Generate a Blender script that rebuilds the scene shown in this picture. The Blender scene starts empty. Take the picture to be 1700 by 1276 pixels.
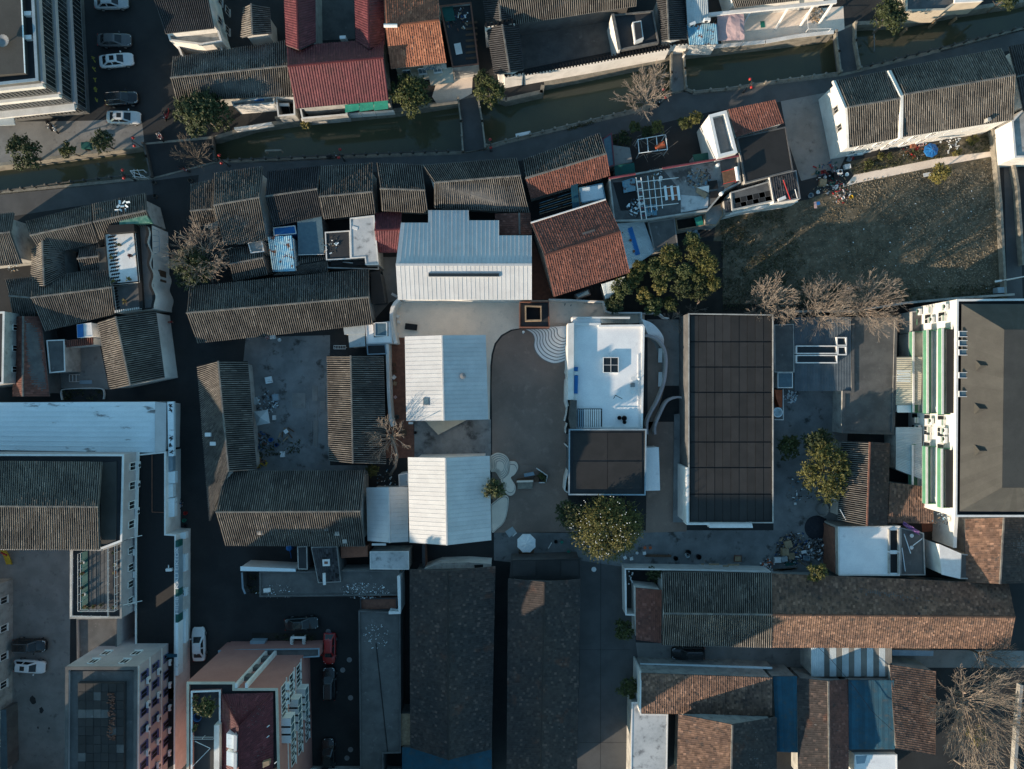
import bpy, bmesh, math, random
import numpy as np
from mathutils import Vector, Matrix
from mathutils.geometry import tessellate_polygon

# ------------------------------------------------------------------ camera, sky, sun, exposure
SC = bpy.context.scene
COL = SC.collection
CAM_H = 95.0          # drone height, metres
MPP = 0.084           # metres per photograph pixel on the ground
cam = bpy.data.cameras.new('camera')
cam_o = bpy.data.objects.new('camera', cam)
COL.objects.link(cam_o)
cam_o.location = (0, 0, CAM_H)
cam_o.rotation_euler = (0, 0, 0)
cam.sensor_width = 36.0
cam.lens = 36.0 * (CAM_H / MPP) / 1700.0
cam.clip_end = 2000
SC.camera = cam_o

SUN_EL = math.radians(12.3)
SHADOW_DIR = math.radians(34.0)                 # shadows run east-north-east
w = bpy.data.worlds.new('World')
SC.world = w
w.use_nodes = True
nt = w.node_tree
sky = nt.nodes.new('ShaderNodeTexSky')
sky.sky_type = 'NISHITA'
sky.sun_disc = False
sky.sun_elevation = SUN_EL
sd = (-math.cos(SHADOW_DIR), -math.sin(SHADOW_DIR))   # towards the sun
sky.sun_rotation = math.atan2(sd[0], sd[1])
sky.air_density = 1.0
sky.dust_density = 0.4
sky.ozone_density = 1.6
tm = nt.nodes.new('ShaderNodeMix'); tm.data_type = 'RGBA'; tm.blend_type = 'MULTIPLY'
tm.inputs[0].default_value = 1.0; tm.inputs[7].default_value = (.80, 1.05, 1.02, 1)   # the photograph's cool white balance in the shade
nt.links.new(sky.outputs[0], tm.inputs[6])
nt.links.new(tm.outputs[2], nt.nodes['Background'].inputs[0])
nt.nodes['Background'].inputs[1].default_value = 0.15
sun = bpy.data.lights.new('sun', 'SUN')
sun.energy = 4.9
sun.angle = math.radians(0.5)
sun.color = (1.0, 0.80, 0.60)
sun_o = bpy.data.objects.new('sun', sun)
COL.objects.link(sun_o)
sv = Vector((sd[0] * math.cos(SUN_EL), sd[1] * math.cos(SUN_EL), math.sin(SUN_EL)))
sun_o.rotation_euler = sv.to_track_quat('Z', 'Y').to_euler()
sun_o.location = (-60, -40, 60)
vs = SC.view_settings
vs.view_transform = 'Standard'
vs.look = 'None'
vs.exposure = 0.66
vs.gamma = 1.0
vs.use_curve_mapping = False

# ------------------------------------------------------------------ pixel -> place helpers
RNG = random.Random(7)
NPR = np.random.default_rng(7)
REG = [0.0, 0.0, 1.0]
def reg(c=None, r=None):
    """following pixel coordinates are read off an enlarged crop of the photograph"""
    if c is None: REG[:] = [0.0, 0.0, 1.0]
    else: REG[:] = [(0, 420, 840, 1270)[c], (0, 310, 630, 946)[r], 1663 / 430.0]
def crop(x0, y0, s): REG[:] = [x0, y0, s]
def W(p, z=0.0):
    x = REG[0] + p[0] / REG[2]; y = REG[1] + p[1] / REG[2]
    k = (CAM_H - z) * MPP / CAM_H
    return Vector(((x - 850) * k, (638 - y) * k, z))
def WL(n, z=0.0): return n / REG[2] * (CAM_H - z) * MPP / CAM_H

# ------------------------------------------------------------------ materials
MATS = {}
def N(nt, t, **kw):
    n = nt.nodes.new('ShaderNode' + t)
    for k, v in kw.items(): setattr(n, k, v)
    return n
def mat(name, c1, c2=None, scale=0.6, rough=0.8, bump=0.0, metal=0.0, detail=8, c3=None, scale3=4.0, lo3=0.55, hi3=0.7,
        tint=0.0, tintc=None, spec=0.3, stretch=None, lo=0.35, hi=0.65, bscale=None, pan=None):
    """noise mix of c1/c2, spots of c3, per-piece tint attribute"""
    m = bpy.data.materials.new(name); m.use_nodes = True
    t = m.node_tree; b = t.nodes['Principled BSDF']; L = t.links.new
    b.inputs['Roughness'].default_value = rough
    b.inputs['Metallic'].default_value = metal
    b.inputs['Specular IOR Level'].default_value = spec
    g = N(t, 'NewGeometry'); pos = g.outputs['Position']
    if stretch:
        mp = N(t, 'Mapping'); mp.inputs['Scale'].default_value = stretch
        L(pos, mp.inputs['Vector']); pos = mp.outputs[0]
    col = None
    def rgb(c): return (c[0], c[1], c[2], 1)
    def noise(s, d=detail):
        n = N(t, 'TexNoise'); n.inputs['Scale'].default_value = s; n.inputs['Detail'].default_value = d
        n.inputs['Roughness'].default_value = 0.62
        L(pos, n.inputs['Vector']); return n.outputs['Fac']
    def ramp(f, a, bb):
        r = N(t, 'MapRange'); r.inputs['From Min'].default_value = a; r.inputs['From Max'].default_value = bb
        r.interpolation_type = 'SMOOTHSTEP'
        L(f, r.inputs['Value']); return r.outputs[0]
    def mix(f, a, bb, mode='MIX'):
        x = N(t, 'Mix'); x.data_type = 'RGBA'; x.blend_type = mode
        if isinstance(f, float): x.inputs[0].default_value = f
        else: L(f, x.inputs[0])
        for s, v in ((6, a), (7, bb)):
            if isinstance(v, tuple): x.inputs[s].default_value = v
            else: L(v, x.inputs[s])
        return x.outputs[2]
    if c2 is None: c2 = tuple(v * 0.8 for v in c1)
    f1 = noise(scale)
    col = mix(ramp(f1, lo, hi), rgb(c1), rgb(c2))
    if c3 is not None: col = mix(ramp(noise(scale3), lo3, hi3), col, rgb(c3))
    if tint > 0:
        a = N(t, 'Attribute'); a.attribute_name = 'tint'
        f = a.outputs['Fac']
        if tintc is not None:
            col = mix(ramp(f, 0.8, 1.15), col, rgb(tintc))
        if pan is not None: col = mix(ramp(f, .02, .30), rgb(pan), col)
        r = N(t, 'MapRange'); r.inputs['To Min'].default_value = 1 - tint; r.inputs['To Max'].default_value = 1 + tint
        L(f, r.inputs['Value'])
        v = N(t, 'CombineXYZ')
        for i in range(3): L(r.outputs[0], v.inputs[i])
        col = mix(1.0, col, v.outputs[0], 'MULTIPLY')
    fine = noise(9.0, 4)
    r = N(t, 'MapRange'); r.inputs['To Min'].default_value = 0.82; r.inputs['To Max'].default_value = 1.18
    L(fine, r.inputs['Value'])
    v = N(t, 'CombineXYZ')
    for i in range(3): L(r.outputs[0], v.inputs[i])
    col = mix(1.0, col, v.outputs[0], 'MULTIPLY')
    L(col, b.inputs['Base Color'])
    if bump > 0:
        bp = N(t, 'Bump'); bp.inputs['Strength'].default_value = bump; bp.inputs['Distance'].default_value = 0.1
        L(noise(bscale or scale * 6, 6), bp.inputs['Height']); L(bp.outputs[0], b.inputs['Normal'])
    MATS[name] = m
    return m
def M(n): return MATS[n] if isinstance(n, str) else n

mat('tile_grey', (.178, .161, .14), (.1, .092, .083), .3, .85, tint=.35, tintc=(.36, .32, .27), c3=(.055, .053, .05), scale3=.9, lo3=.55, hi3=.75, pan=(.012, .012, .012))
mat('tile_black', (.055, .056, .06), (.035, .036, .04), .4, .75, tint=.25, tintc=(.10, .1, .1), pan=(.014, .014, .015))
mat('tile_red', (.19, .074, .053), (.135, .058, .045), .4, .8, tint=.25, tintc=(.26, .12, .09), c3=(.07, .045, .04), scale3=1.2, lo3=.56, hi3=.75)
mat('tile_orange', (.31, .125, .072), (.23, .09, .055), .5, .8, tint=.3, tintc=(.36, .18, .11))
mat('tile_maroon', (.125, .03, .036), (.095, .024, .03), .5, .6, tint=.25, tintc=(.16, .05, .055), spec=.3)
mat('tile_brown', (.20, .12, .083), (.13, .08, .06), .5, .85, tint=.4, tintc=(.30, .18, .125), c3=(.06, .05, .046), scale3=1.5, lo3=.5, hi3=.72)
mat('tile_dusk', (.062, .05, .045), (.045, .041, .04), .25, .85, tint=.3, tintc=(.15, .10, .08), c3=(.09, .048, .036), scale3=.35, lo3=.58, hi3=.7)
mat('ridge_cap', (.20, .19, .17), (.11, .105, .1), 1.5, .9)
mat('plaster', (.76, .74, .70), (.62, .60, .56), .5, .9, c3=(.40, .38, .35), scale3=.9, lo3=.62, hi3=.85)
mat('plaster_old', (.42, .41, .38), (.28, .275, .26), .7, .9, c3=(.15, .145, .135), scale3=1.4, lo3=.55, hi3=.8)
mat('plaster_dark', (.13, .13, .128), (.09, .09, .09), .7, .9)
mat('cream', (.60, .53, .41), (.5, .44, .35), .6, .9)
mat('pink_wall', (.42, .20, .17), (.38, .175, .15), .4, .85)
mat('mauve', (.42, .385, .39), (.35, .325, .33), .5, .8)
mat('timber', (.13, .075, .045), (.085, .05, .033), 2.0, .8)
mat('white_paint', (.80, .79, .76), (.72, .70, .67), 1.2, .6, c3=(.5, .48, .45), scale3=3, lo3=.68, hi3=.85)
mat('white_metal', (.60, .595, .585), (.545, .54, .532), .7, .45, spec=.4, tint=.04)
mat('white_worn', (.80, .88, .90), (.72, .80, .82), .35, .7, c3=(.22, .22, .22), scale3=.55, lo3=.6, hi3=.7, stretch=(.5, 1.4, 1))
mat('blue_metal', (.28, .36, .41), (.22, .29, .34), .8, .5, c3=(.16, .12, .1), scale3=1.5, lo3=.64, hi3=.75)
mat('blue_sheet', (.014, .095, .15), (.012, .07, .11), .6, .6, c3=(.06, .085, .095), scale3=1.3, lo3=.52, hi3=.72, tint=.2)
mat('blue_bright', (.02, .16, .42), (.02, .13, .36), 1.2, .5)
mat('pale_sheet', (.50, .55, .56), (.42, .47, .48), .8, .55, c3=(.3, .27, .24), scale3=1.2, lo3=.62, hi3=.78, tint=.12)
mat('grey_sheet', (.20, .19, .17), (.16, .155, .14), .8, .6, tint=.15)
mat('slate_sheet', (.10, .125, .145), (.075, .095, .112), .8, .6, tint=.1)
mat('cream_sheet', (.46, .44, .36), (.38, .36, .30), .8, .6, tint=.1)
mat('rusty_blue', (.10, .30, .44), (.28, .42, .48), 1.4, .6, c3=(.10, .04, .025), scale3=1.1, lo3=.55, hi3=.62, tint=.3)
mat('membrane', (.88, .87, .85), (.80, .79, .78), .5, .75, c3=(.5, .5, .5), scale3=.8, lo3=.6, hi3=.85)
mat('membrane_dirty', (.55, .55, .54), (.42, .43, .43), .5, .8, c3=(.2, .2, .2), scale3=1.0, lo3=.52, hi3=.72)
mat('bitumen', (.034, .033, .033), (.026, .026, .026), .5, .8, tint=.15, c3=(.05, .045, .041), scale3=.8, lo3=.6, hi3=.85)
mat('bitumen_dark', (.04, .042, .045), (.03, .032, .035), .5, .8)
mat('felt_grey', (.078, .076, .069), (.064, .062, .057), .5, .85, tint=.08)
mat('asphalt', (.036, .037, .038), (.025, .026, .027), .25, .85, c3=(.042, .041, .04), scale3=1.6, lo3=.55, hi3=.8, bump=.15, bscale=14)
mat('asphalt_court', (.29, .21, .168), (.225, .165, .134), .22, .85, c3=(.37, .27, .215), scale3=.7, lo3=.52, hi3=.78)
mat('path_grey', (.105, .105, .104), (.08, .08, .08), .3, .88, c3=(.095, .092, .09), scale3=1.3, lo3=.6, hi3=.8)
mat('concrete', (.94, .79, .65), (.82, .69, .57), .35, .88, c3=(.62, .53, .44), scale3=1.0, lo3=.55, hi3=.8)
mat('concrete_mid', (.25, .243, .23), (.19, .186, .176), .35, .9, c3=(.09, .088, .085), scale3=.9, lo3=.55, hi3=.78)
mat('concrete_yard', (.22, .226, .226), (.15, .156, .157), .4, .9, c3=(.06, .06, .058), scale3=.55, lo3=.55, hi3=.68)
mat('concrete_stain', (.30, .29, .275), (.20, .195, .188), .5, .9, c3=(.075, .073, .07), scale3=.45, lo3=.5, hi3=.68)
mat('roof_concrete', (.13, .128, .124), (.09, .09, .088), .5, .9, c3=(.2, .195, .19), scale3=1.1, lo3=.58, hi3=.78)
mat('soil', (.15, .125, .085), (.09, .078, .054), .5, .95, c3=(.23, .195, .14), scale3=1.3, lo3=.5, hi3=.72, bump=.6, bscale=5)
mat('clod', (.30, .26, .19), (.2, .172, .125), 1.5, .95)
mat('earth_dark', (.04, .036, .03), (.026, .024, .021), .7, .95)
mat('stone', (.30, .275, .225), (.20, .185, .155), .9, .9, bump=.3, c3=(.12, .115, .1), scale3=1.6, lo3=.56, hi3=.75)
mat('stone_dark', (.10, .098, .09), (.07, .068, .064), .9, .9, bump=.3)
mat('brick', (.24, .11, .075), (.17, .08, .058), 2.0, .9)
mat('water', (.088, .09, .052), (.07, .073, .045), .12, .07, spec=.5, bump=.03, bscale=2.0)
mat('glass_dark', (.016, .02, .022), (.02, .024, .027), 2.0, .08, spec=.6)
mat('glass_blue', (.10, .16, .19), (.08, .13, .16), 2.0, .12, spec=.6)
mat('metal_grey', (.28, .28, .28), (.22, .22, .22), 2.0, .5, metal=.3)
mat('metal_dark', (.05, .05, .052), (.035, .035, .037), 2.0, .5)
mat('black', (.012, .012, .013), (.009, .009, .01), 2.0, .6)
mat('green_plastic', (.02, .23, .17), (.016, .18, .135), 1.0, .5, c3=(.05, .3, .23), scale3=2.0)
mat('green_dark', (.012, .10, .088), (.01, .08, .07), 1.0, .6)
mat('green_balcony', (.11, .31, .19), (.09, .26, .16), .8, .6, tint=.1)
mat('green_tarp', (.05, .19, .13), (.2, .34, .26), 1.6, .6)
mat('red_paint', (.40, .028, .028), (.32, .022, .022), 2.0, .4)
mat('maroon_trim', (.19, .045, .06), (.14, .035, .045), 1.0, .6)
mat('pink_cloth', (.52, .37, .36), (.45, .32, .32), .9, .85)
mat('yellow', (.55, .36, .03), (.5, .32, .03), 2.0, .5)
mat('yellow_line', (.40, .33, .05), (.22, .18, .04), 4.0, .7)
mat('orange_red', (.55, .13, .05), (.42, .09, .035), 2.0, .6)
mat('purple', (.22, .12, .30), (.17, .09, .24), 2.0, .6)
mat('blue_violet', (.12, .12, .26), (.10, .10, .2), 2.0, .6)
mat('cardboard', (.36, .27, .17), (.29, .21, .13), 2.0, .85)
mat('wood_pale', (.34, .25, .16), (.24, .17, .11), 2.5, .8)
mat('white_plastic', (.74, .75, .74), (.68, .69, .68), 2.0, .4)
mat('terracotta', (.25, .10, .06), (.2, .08, .05), 3, .8)
mat('bark', (.15, .125, .10), (.10, .082, .065), 3.0, .95)
mat('bark_pale', (.29, .24, .195), (.21, .17, .14), 3.0, .95)
mat('bark_green', (.15, .14, .07), (.22, .18, .11), 2.0, .95)
mat('skin', (.42, .26, .19), (.4, .24, .18), 3.0, .6)
mat('cloth_red', (.36, .03, .035), (.3, .02, .03), 3.0, .9)
mat('cloth_dark', (.03, .032, .04), (.02, .022, .03), 3.0, .9)
mat('cloth_pale', (.5, .45, .44), (.42, .4, .4), 3.0, .9)
mat('cloth_blue', (.04, .09, .2), (.03, .07, .16), 3.0, .9)
mat('rubber', (.02, .02, .02), (.015, .015, .015), 3.0, .8)
mat('roof_green', (.03, .19, .12), (.12, .3, .2), 1.2, .7)
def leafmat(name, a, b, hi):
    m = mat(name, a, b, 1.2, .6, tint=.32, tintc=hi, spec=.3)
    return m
leafmat('leaf_dark', (.052, .066, .024), (.034, .046, .018), (.12, .13, .045))
leafmat('leaf_mid', (.075, .085, .025), (.05, .06, .02), (.17, .16, .045))
leafmat('leaf_olive', (.12, .115, .03), (.08, .08, .024), (.23, .195, .055))
leafmat('leaf_bamboo', (.085, .10, .034), (.05, .066, .024), (.19, .185, .06))
leafmat('leaf_yellow', (.19, .165, .045), (.13, .115, .035), (.28, .24, .08))
leafmat('grass', (.05, .055, .022), (.036, .04, .017), (.10, .10, .042))
leafmat('grass_dry', (.16, .13, .08), (.10, .085, .055), (.30, .25, .165))

# ------------------------------------------------------------------ mesh building
ORG = {}
def org(o): return ORG.get(o.name, Vector((0, 0, 0)))
def link(o, parent=None):
    COL.objects.link(o)
    if parent is not None: o.parent = parent
    return o
def tag(o, label=None, cat=None, group=None, kind=None):
    if label: o['label'] = label
    if cat: o['category'] = cat
    if group: o['group'] = group
    if kind: o['kind'] = kind
    return o
def empty(name, loc, label, cat, group=None):
    o = bpy.data.objects.new(name, None)
    o.location = loc; o.empty_display_size = .3
    COL.objects.link(o); ORG[o.name] = Vector(loc)
    return tag(o, label, cat, group)
class MB:
    def __init__(s): s.v = []; s.f = []
    def add(s, vs, fs):
        n = len(s.v); s.v += [tuple(v) for v in vs]; s.f += [tuple(i + n for i in f) for f in fs]; return s
    def poly(s, pts): return s.add(pts, [tuple(range(len(pts)))])
    def prism(s, bottom, top):
        n = len(bottom)
        return s.add(list(bottom) + list(top), [tuple(range(n))[::-1], tuple(range(n, 2 * n))] + [(i, (i + 1) % n, n + (i + 1) % n, n + i) for i in range(n)])
    def slab(s, pts, z0, z1):
        return s.prism([(p[0], p[1], z0) for p in pts], [(p[0], p[1], z1) for p in pts])
    def box(s, c, size, rot=0.0, tilt=None):
        hx, hy, hz = size[0] / 2, size[1] / 2, size[2] / 2
        m = Matrix.Rotation(rot, 3, 'Z')
        if tilt is not None: m = m @ tilt
        P = [Vector(c) + m @ Vector((x * hx, y * hy, z * hz)) for z in (-1, 1) for x, y in ((-1, -1), (1, -1), (1, 1), (-1, 1))]
        return s.prism(P[:4], P[4:])
    def tube(s, p0, p1, r0, r1=None, n=6, caps=True):
        p0 = Vector(p0); p1 = Vector(p1); r1 = r0 if r1 is None else r1
        d = (p1 - p0)
        if d.length < 1e-6: return s
        d.normalize()
        a = d.orthogonal().normalized(); b = d.cross(a)
        A = [p0 + (a * math.cos(t) + b * math.sin(t)) * r0 for t in [2 * math.pi * i / n for i in range(n)]]
        B = [p1 + (a * math.cos(t) + b * math.sin(t)) * r1 for t in [2 * math.pi * i / n for i in range(n)]]
        f = [(i, (i + 1) % n, n + (i + 1) % n, n + i) for i in range(n)]
        if caps: f += [tuple(range(n))[::-1], tuple(range(n, 2 * n))]
        return s.add(A + B, f)
    def path(s, pts, r, n=5):
        for a, b in zip(pts[:-1], pts[1:]): s.tube(a, b, r, r, n)
        return s
    def lathe(s, c, prof, n=12):
        c = Vector(c); vs = []; k = len(prof)
        for i in range(n):
            t = 2 * math.pi * i / n
            for r, z in prof: vs.append(c + Vector((r * math.cos(t), r * math.sin(t), z)))
        fs = [(i * k + j, ((i + 1) % n) * k + j, ((i + 1) % n) * k + j + 1, i * k + j + 1) for i in range(n) for j in range(k - 1)]
        fs += [tuple(i * k + k - 1 for i in range(n)), tuple(i * k for i in range(n))[::-1]]
        return s.add(vs, fs)
    def holed(s, outer, hole, z0, z1):
        """ring-shaped slab between two closed outlines of equal count"""
        n = len(outer); o0 = [(p[0], p[1], z0) for p in outer]; o1 = [(p[0], p[1], z1) for p in outer]
        h0 = [(p[0], p[1], z0) for p in hole]; h1 = [(p[0], p[1], z1) for p in hole]
        f = []
        for i in range(n):
            j = (i + 1) % n
            f += [(i, j, n + j, n + i), (n + i, n + j, 3 * n + j, 3 * n + i), (2 * n + j, 2 * n + i, 3 * n + i, 3 * n + j), (j, i, 2 * n + i, 2 * n + j)]
        return s.add(o0 + o1 + h0 + h1, f)
    def build(s, name, m, parent=None, smooth=False, label=None, cat=None, group=None, kind=None, bevel=0.0):
        me = bpy.data.meshes.new(name)
        if parent is not None: o0 = org(parent)
        else:
            a = np.array(s.v); o0 = Vector(((a[:, 0].min() + a[:, 0].max()) / 2, (a[:, 1].min() + a[:, 1].max()) / 2, a[:, 2].min()))
        me.from_pydata([(v[0] - o0[0], v[1] - o0[1], v[2] - o0[2]) for v in s.v], [], s.f)
        bm = bmesh.new(); bm.from_mesh(me)
        bmesh.ops.recalc_face_normals(bm, faces=bm.faces)
        if bevel > 0:
            bmesh.ops.bevel(bm, geom=bm.edges[:], offset=bevel, segments=2, affect='EDGES', profile=.6)
        bm.to_mesh(me); bm.free()
        me.materials.append(M(m))
        if smooth: me.polygons.foreach_set('use_smooth', [True] * len(me.polygons))
        o = bpy.data.objects.new(name, me); link(o, parent)
        if parent is None: o.location = o0
        ORG[o.name] = o0
        return tag(o, label, cat, group, kind)

def tint_attr(me, t):
    a = me.attributes.new('tint', 'FLOAT', 'POINT'); a.data.foreach_set('value', np.asarray(t, dtype=np.float32))
def np_obj(name, V, F, m, parent, tint=None, kind=None, smooth=False):
    me = bpy.data.meshes.new(name)
    o0 = np.array(org(parent)) if parent is not None else np.zeros(3)
    V = np.asarray(V, dtype=np.float64) - o0
    F = np.asarray(F, dtype=np.int32); k = F.shape[1]
    me.vertices.add(len(V)); me.vertices.foreach_set('co', V.astype(np.float32).ravel())
    me.loops.add(F.size); me.loops.foreach_set('vertex_index', F.ravel())
    me.polygons.add(len(F)); me.polygons.foreach_set('loop_start', np.arange(0, F.size, k, dtype=np.int32))
    me.polygons.foreach_set('loop_total', np.full(len(F), k, dtype=np.int32))
    me.update(calc_edges=True)
    if tint is not None: tint_attr(me, tint)
    me.materials.append(M(m))
    if smooth: me.polygons.foreach_set('use_smooth', [True] * len(F))
    o = bpy.data.objects.new(name, me); link(o, parent)
    ORG[o.name] = Vector(o0)
    if kind: o['kind'] = kind
    return o

def ctr(pts): return sum((Vector(p) for p in pts), Vector()) / len(pts)
def area2(P): return sum(P[i][0] * P[(i + 1) % len(P)][1] - P[(i + 1) % len(P)][0] * P[i][1] for i in range(len(P))) / 2
def inset(pts, d):
    """inset a closed outline (Vectors) horizontally by d"""
    P = [Vector((p[0], p[1])) for p in pts]; n = len(P); sgn = 1 if area2(P) > 0 else -1
    out = []
    for i in range(n):
        a, b, c = P[i - 1], P[i], P[(i + 1) % n]
        e1 = (b - a).normalized(); e2 = (c - b).normalized()
        n1 = Vector((-e1.y, e1.x)) * sgn; n2 = Vector((-e2.y, e2.x)) * sgn
        bis = n1 + n2
        k = 1 / max(.35, (1 + n1.dot(n2)) / 1)
        q = b + bis * (d * k)
        z = pts[i][2] if len(pts[i]) > 2 else 0
        out.append(Vector((q.x, q.y, z)))
    return out

# ------------------------------------------------------------------ roof coverings
def bil(a, b, c, d, s, t):
    return (a * (1 - s) + b * s) * (1 - t) + (d * (1 - s) + c * s) * t
STY = {  # pitch, row length, rib height, jitter, profile [(u, h)]
    'barrel': (.28, .7, .15, .014, ((0, 0), (.40, 0), (.52, 1), (.82, 1), (.94, 0))),
    'flat': (.30, .36, .05, .010, ((0, .2), (.25, 0), (.6, .1), (.98, 1))),
    'wave': (.34, .45, .05, .006, ((0, 0), (.3, .1), (.5, 1), (.75, .9), (1, 0))),
}
def tiles(parent, a, b, c, d, m, style='barrel', name='roof_tiles', lift=.03, sag=0.05):
    """a-b ridge side, d-c eave side; loose overlapping tile courses"""
    pitch, row, amp, jit, prof = STY[style]
    A, B, C, D = [np.array(v, dtype=float) for v in (a, b, c, d)]
    la = max(np.linalg.norm(B - A), np.linalg.norm(C - D)); lb = (np.linalg.norm(D - A) + np.linalg.norm(C - B)) / 2
    n = max(2, int(round(la / pitch))); r = max(2, int(round(lb / row)))
    nrm = np.cross(B - A, D - A)
    if np.linalg.norm(nrm) < 1e-6: nrm = np.cross(C - D, D - A)
    nrm /= np.linalg.norm(nrm)
    if nrm[2] < 0: nrm = -nrm
    I, J = np.meshgrid(np.arange(n), np.arange(r + 1), indexing='ij'); I = I.ravel(); J = J.ravel()
    cnt = len(I); k = len(prof)
    rib = NPR.normal(0, .02, n)
    ju = NPR.normal(0, .05, cnt); jh = NPR.normal(0, jit, cnt); tn = np.clip(.5 + NPR.normal(0, .28, cnt), 0, 1); off = NPR.random(n)[I]
    big = .35 * (np.sin(I * .31 + A[0]) * np.sin(J * .9 + A[1])) ; tn = np.clip(tn * .9 + .05 + .12 * big, 0, 1)
    V = np.zeros((cnt, 2, k, 3))
    for e in range(2):
        t = np.clip((J - 1 + off + (e * 1.06)) / r, 0, 1.004)
        for q, (u, h) in enumerate(prof):
            s = (I + u + ju * .25) / n
            P = (A[None] * (1 - s)[:, None] + B[None] * s[:, None]) * (1 - t)[:, None] + (D[None] * (1 - s)[:, None] + C[None] * s[:, None]) * t[:, None]
            sg = -sag * np.sin(np.pi * t) - sag * .6 * np.sin(np.pi * s * 2.3 + A[1]) ** 2
            P = P + nrm[None] * (lift + h * amp + jh + (.03 * e) + sg * .5)[:, None]
            V[:, e, q] = P
    base = np.arange(cnt) * 2 * k
    F = np.concatenate([np.stack([base + q, base + k + q, base + k + q + 1, base + q + 1], 1) for q in range(k - 1)])
    # front edge of every tile
    V2 = V.reshape(-1, 3)
    F = np.asarray(F)
    # make the faces look up
    p = V2[F[0]]; nn = np.cross(p[1] - p[0], p[2] - p[0])
    if nn.dot(nrm) < 0: F = F[:, ::-1]
    if style == 'barrel':      # gaps between the ribs tinted near-black, shade painted into the tile colour
        T = np.stack([np.where(h > .5, .35 + .6 * tn, .0 + .12 * tn) for u, h in prof], 1); T = np.repeat(T[:, None, :], 2, 1).reshape(-1)
    else: T = np.repeat(tn, 2 * k)
    return np_obj(name, V2, F, m, parent, T, kind='stuff')

def deck(parent, pts, th=.14, m='plaster_dark', name='roof_deck', drop=.0):
    P = [Vector(p) - Vector((0, 0, drop)) for p in pts]
    return MB().prism([p - Vector((0, 0, th)) for p in P], P).build(name, m, parent)

def panels(parent, a, b, c, d, m, width=.55, gap=.03, rib=.03, name='roof_panel', th=.03, along=True, lift=.02):
    """separate sheets side by side from a-b (top) to d-c (bottom), each with a raised seam"""
    n = max(1, int(round(max((b - a).length, (c - d).length) / width)))
    nrm = (b - a).cross(d - a).normalized()
    if nrm.z < 0: nrm = -nrm
    out = []
    for i in range(n):
        s0, s1 = i / n, (i + 1) / n
        tl, tr = a.lerp(b, s0), a.lerp(b, s1); bl, br = d.lerp(c, s0), d.lerp(c, s1)
        g = gap / max(.1, (tr - tl).length)
        jit = nrm * (lift + NPR.random() * .008)
        q = [tl + jit, tl.lerp(tr, 1 - g) + jit, bl.lerp(br, 1 - g) + jit, bl + jit]
        mb = MB().prism([p - nrm * th for p in q], q)
        if rib > 0:
            w0 = [tl.lerp(tr, 1 - g * 1.6) + jit, tl.lerp(tr, 1 - g * .2) + jit, bl.lerp(br, 1 - g * .2) + jit, bl.lerp(br, 1 - g * 1.6) + jit]
            mb.prism([p - nrm * th * .5 for p in w0], [p + nrm * rib for p in w0])
        o = mb.build(name, m if isinstance(m, str) else m[i % len(m)], parent)
        tint_attr(o.data, [NPR.random()] * len(o.data.vertices))
        out.append(o)
    return out

def sheets(parent, a, b, c, d, m, width=1.0, wave=.25, amp=.05, name='roof_sheet', lift=.03):
    """corrugated metal sheets, each sheet one piece"""
    n = max(1, int(round(max((b - a).length, (c - d).length) / width)))
    nrm = (b - a).cross(d - a).normalized()
    if nrm.z < 0: nrm = -nrm
    for i in range(n):
        k = max(3, int(round(width / wave))) ; pts = []
        jit = NPR.random() * .02
        for j in range(k * 2 + 1):
            s = (i + j / (k * 2)) / n
            h = amp * (j % 2) + lift + jit
            pts.append((a.lerp(b, s) + nrm * h, d.lerp(c, s) + nrm * h))
        mb = MB()
        for j in range(k * 2): mb.poly([pts[j][0], pts[j + 1][0], pts[j + 1][1], pts[j][1]])
        mm = m if isinstance(m, str) else m[i % len(m)]
        o = mb.build(name, mm, parent)
        tint_attr(o.data, [NPR.random()] * len(o.data.vertices))

TILE = {'grey': ('tile_grey', 'barrel'), 'black': ('tile_black', 'barrel'), 'red': ('tile_red', 'flat'), 'orange': ('tile_orange', 'flat'),
        'maroon': ('tile_maroon', 'wave'), 'brown': ('tile_brown', 'flat'), 'dusk': ('tile_dusk', 'flat'), 'redbarrel': ('tile_red', 'barrel')}
def cover(root, a, b, c, d, tile):
    if tile in TILE: tiles(root, a, b, c, d, *TILE[tile])
    elif tile == 'seam': panels(root, a, b, c, d, 'white_metal', .56)
    elif tile == 'seamgrey': panels(root, a, b, c, d, 'blue_metal', .56)
    elif tile == 'felt': panels(root, a, b, c, d, 'felt_grey', 1.0, gap=.0, rib=0, name='roof_strip')
    elif tile[0] == '#':                      # '#material:width' corrugated sheets
        mn, wd = tile[1:].split(':'); sheets(root, a, b, c, d, mn, float(wd))
    else: deck(root, [a, b, c, d], .05, tile, 'roof_skin', drop=-.05)

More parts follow.
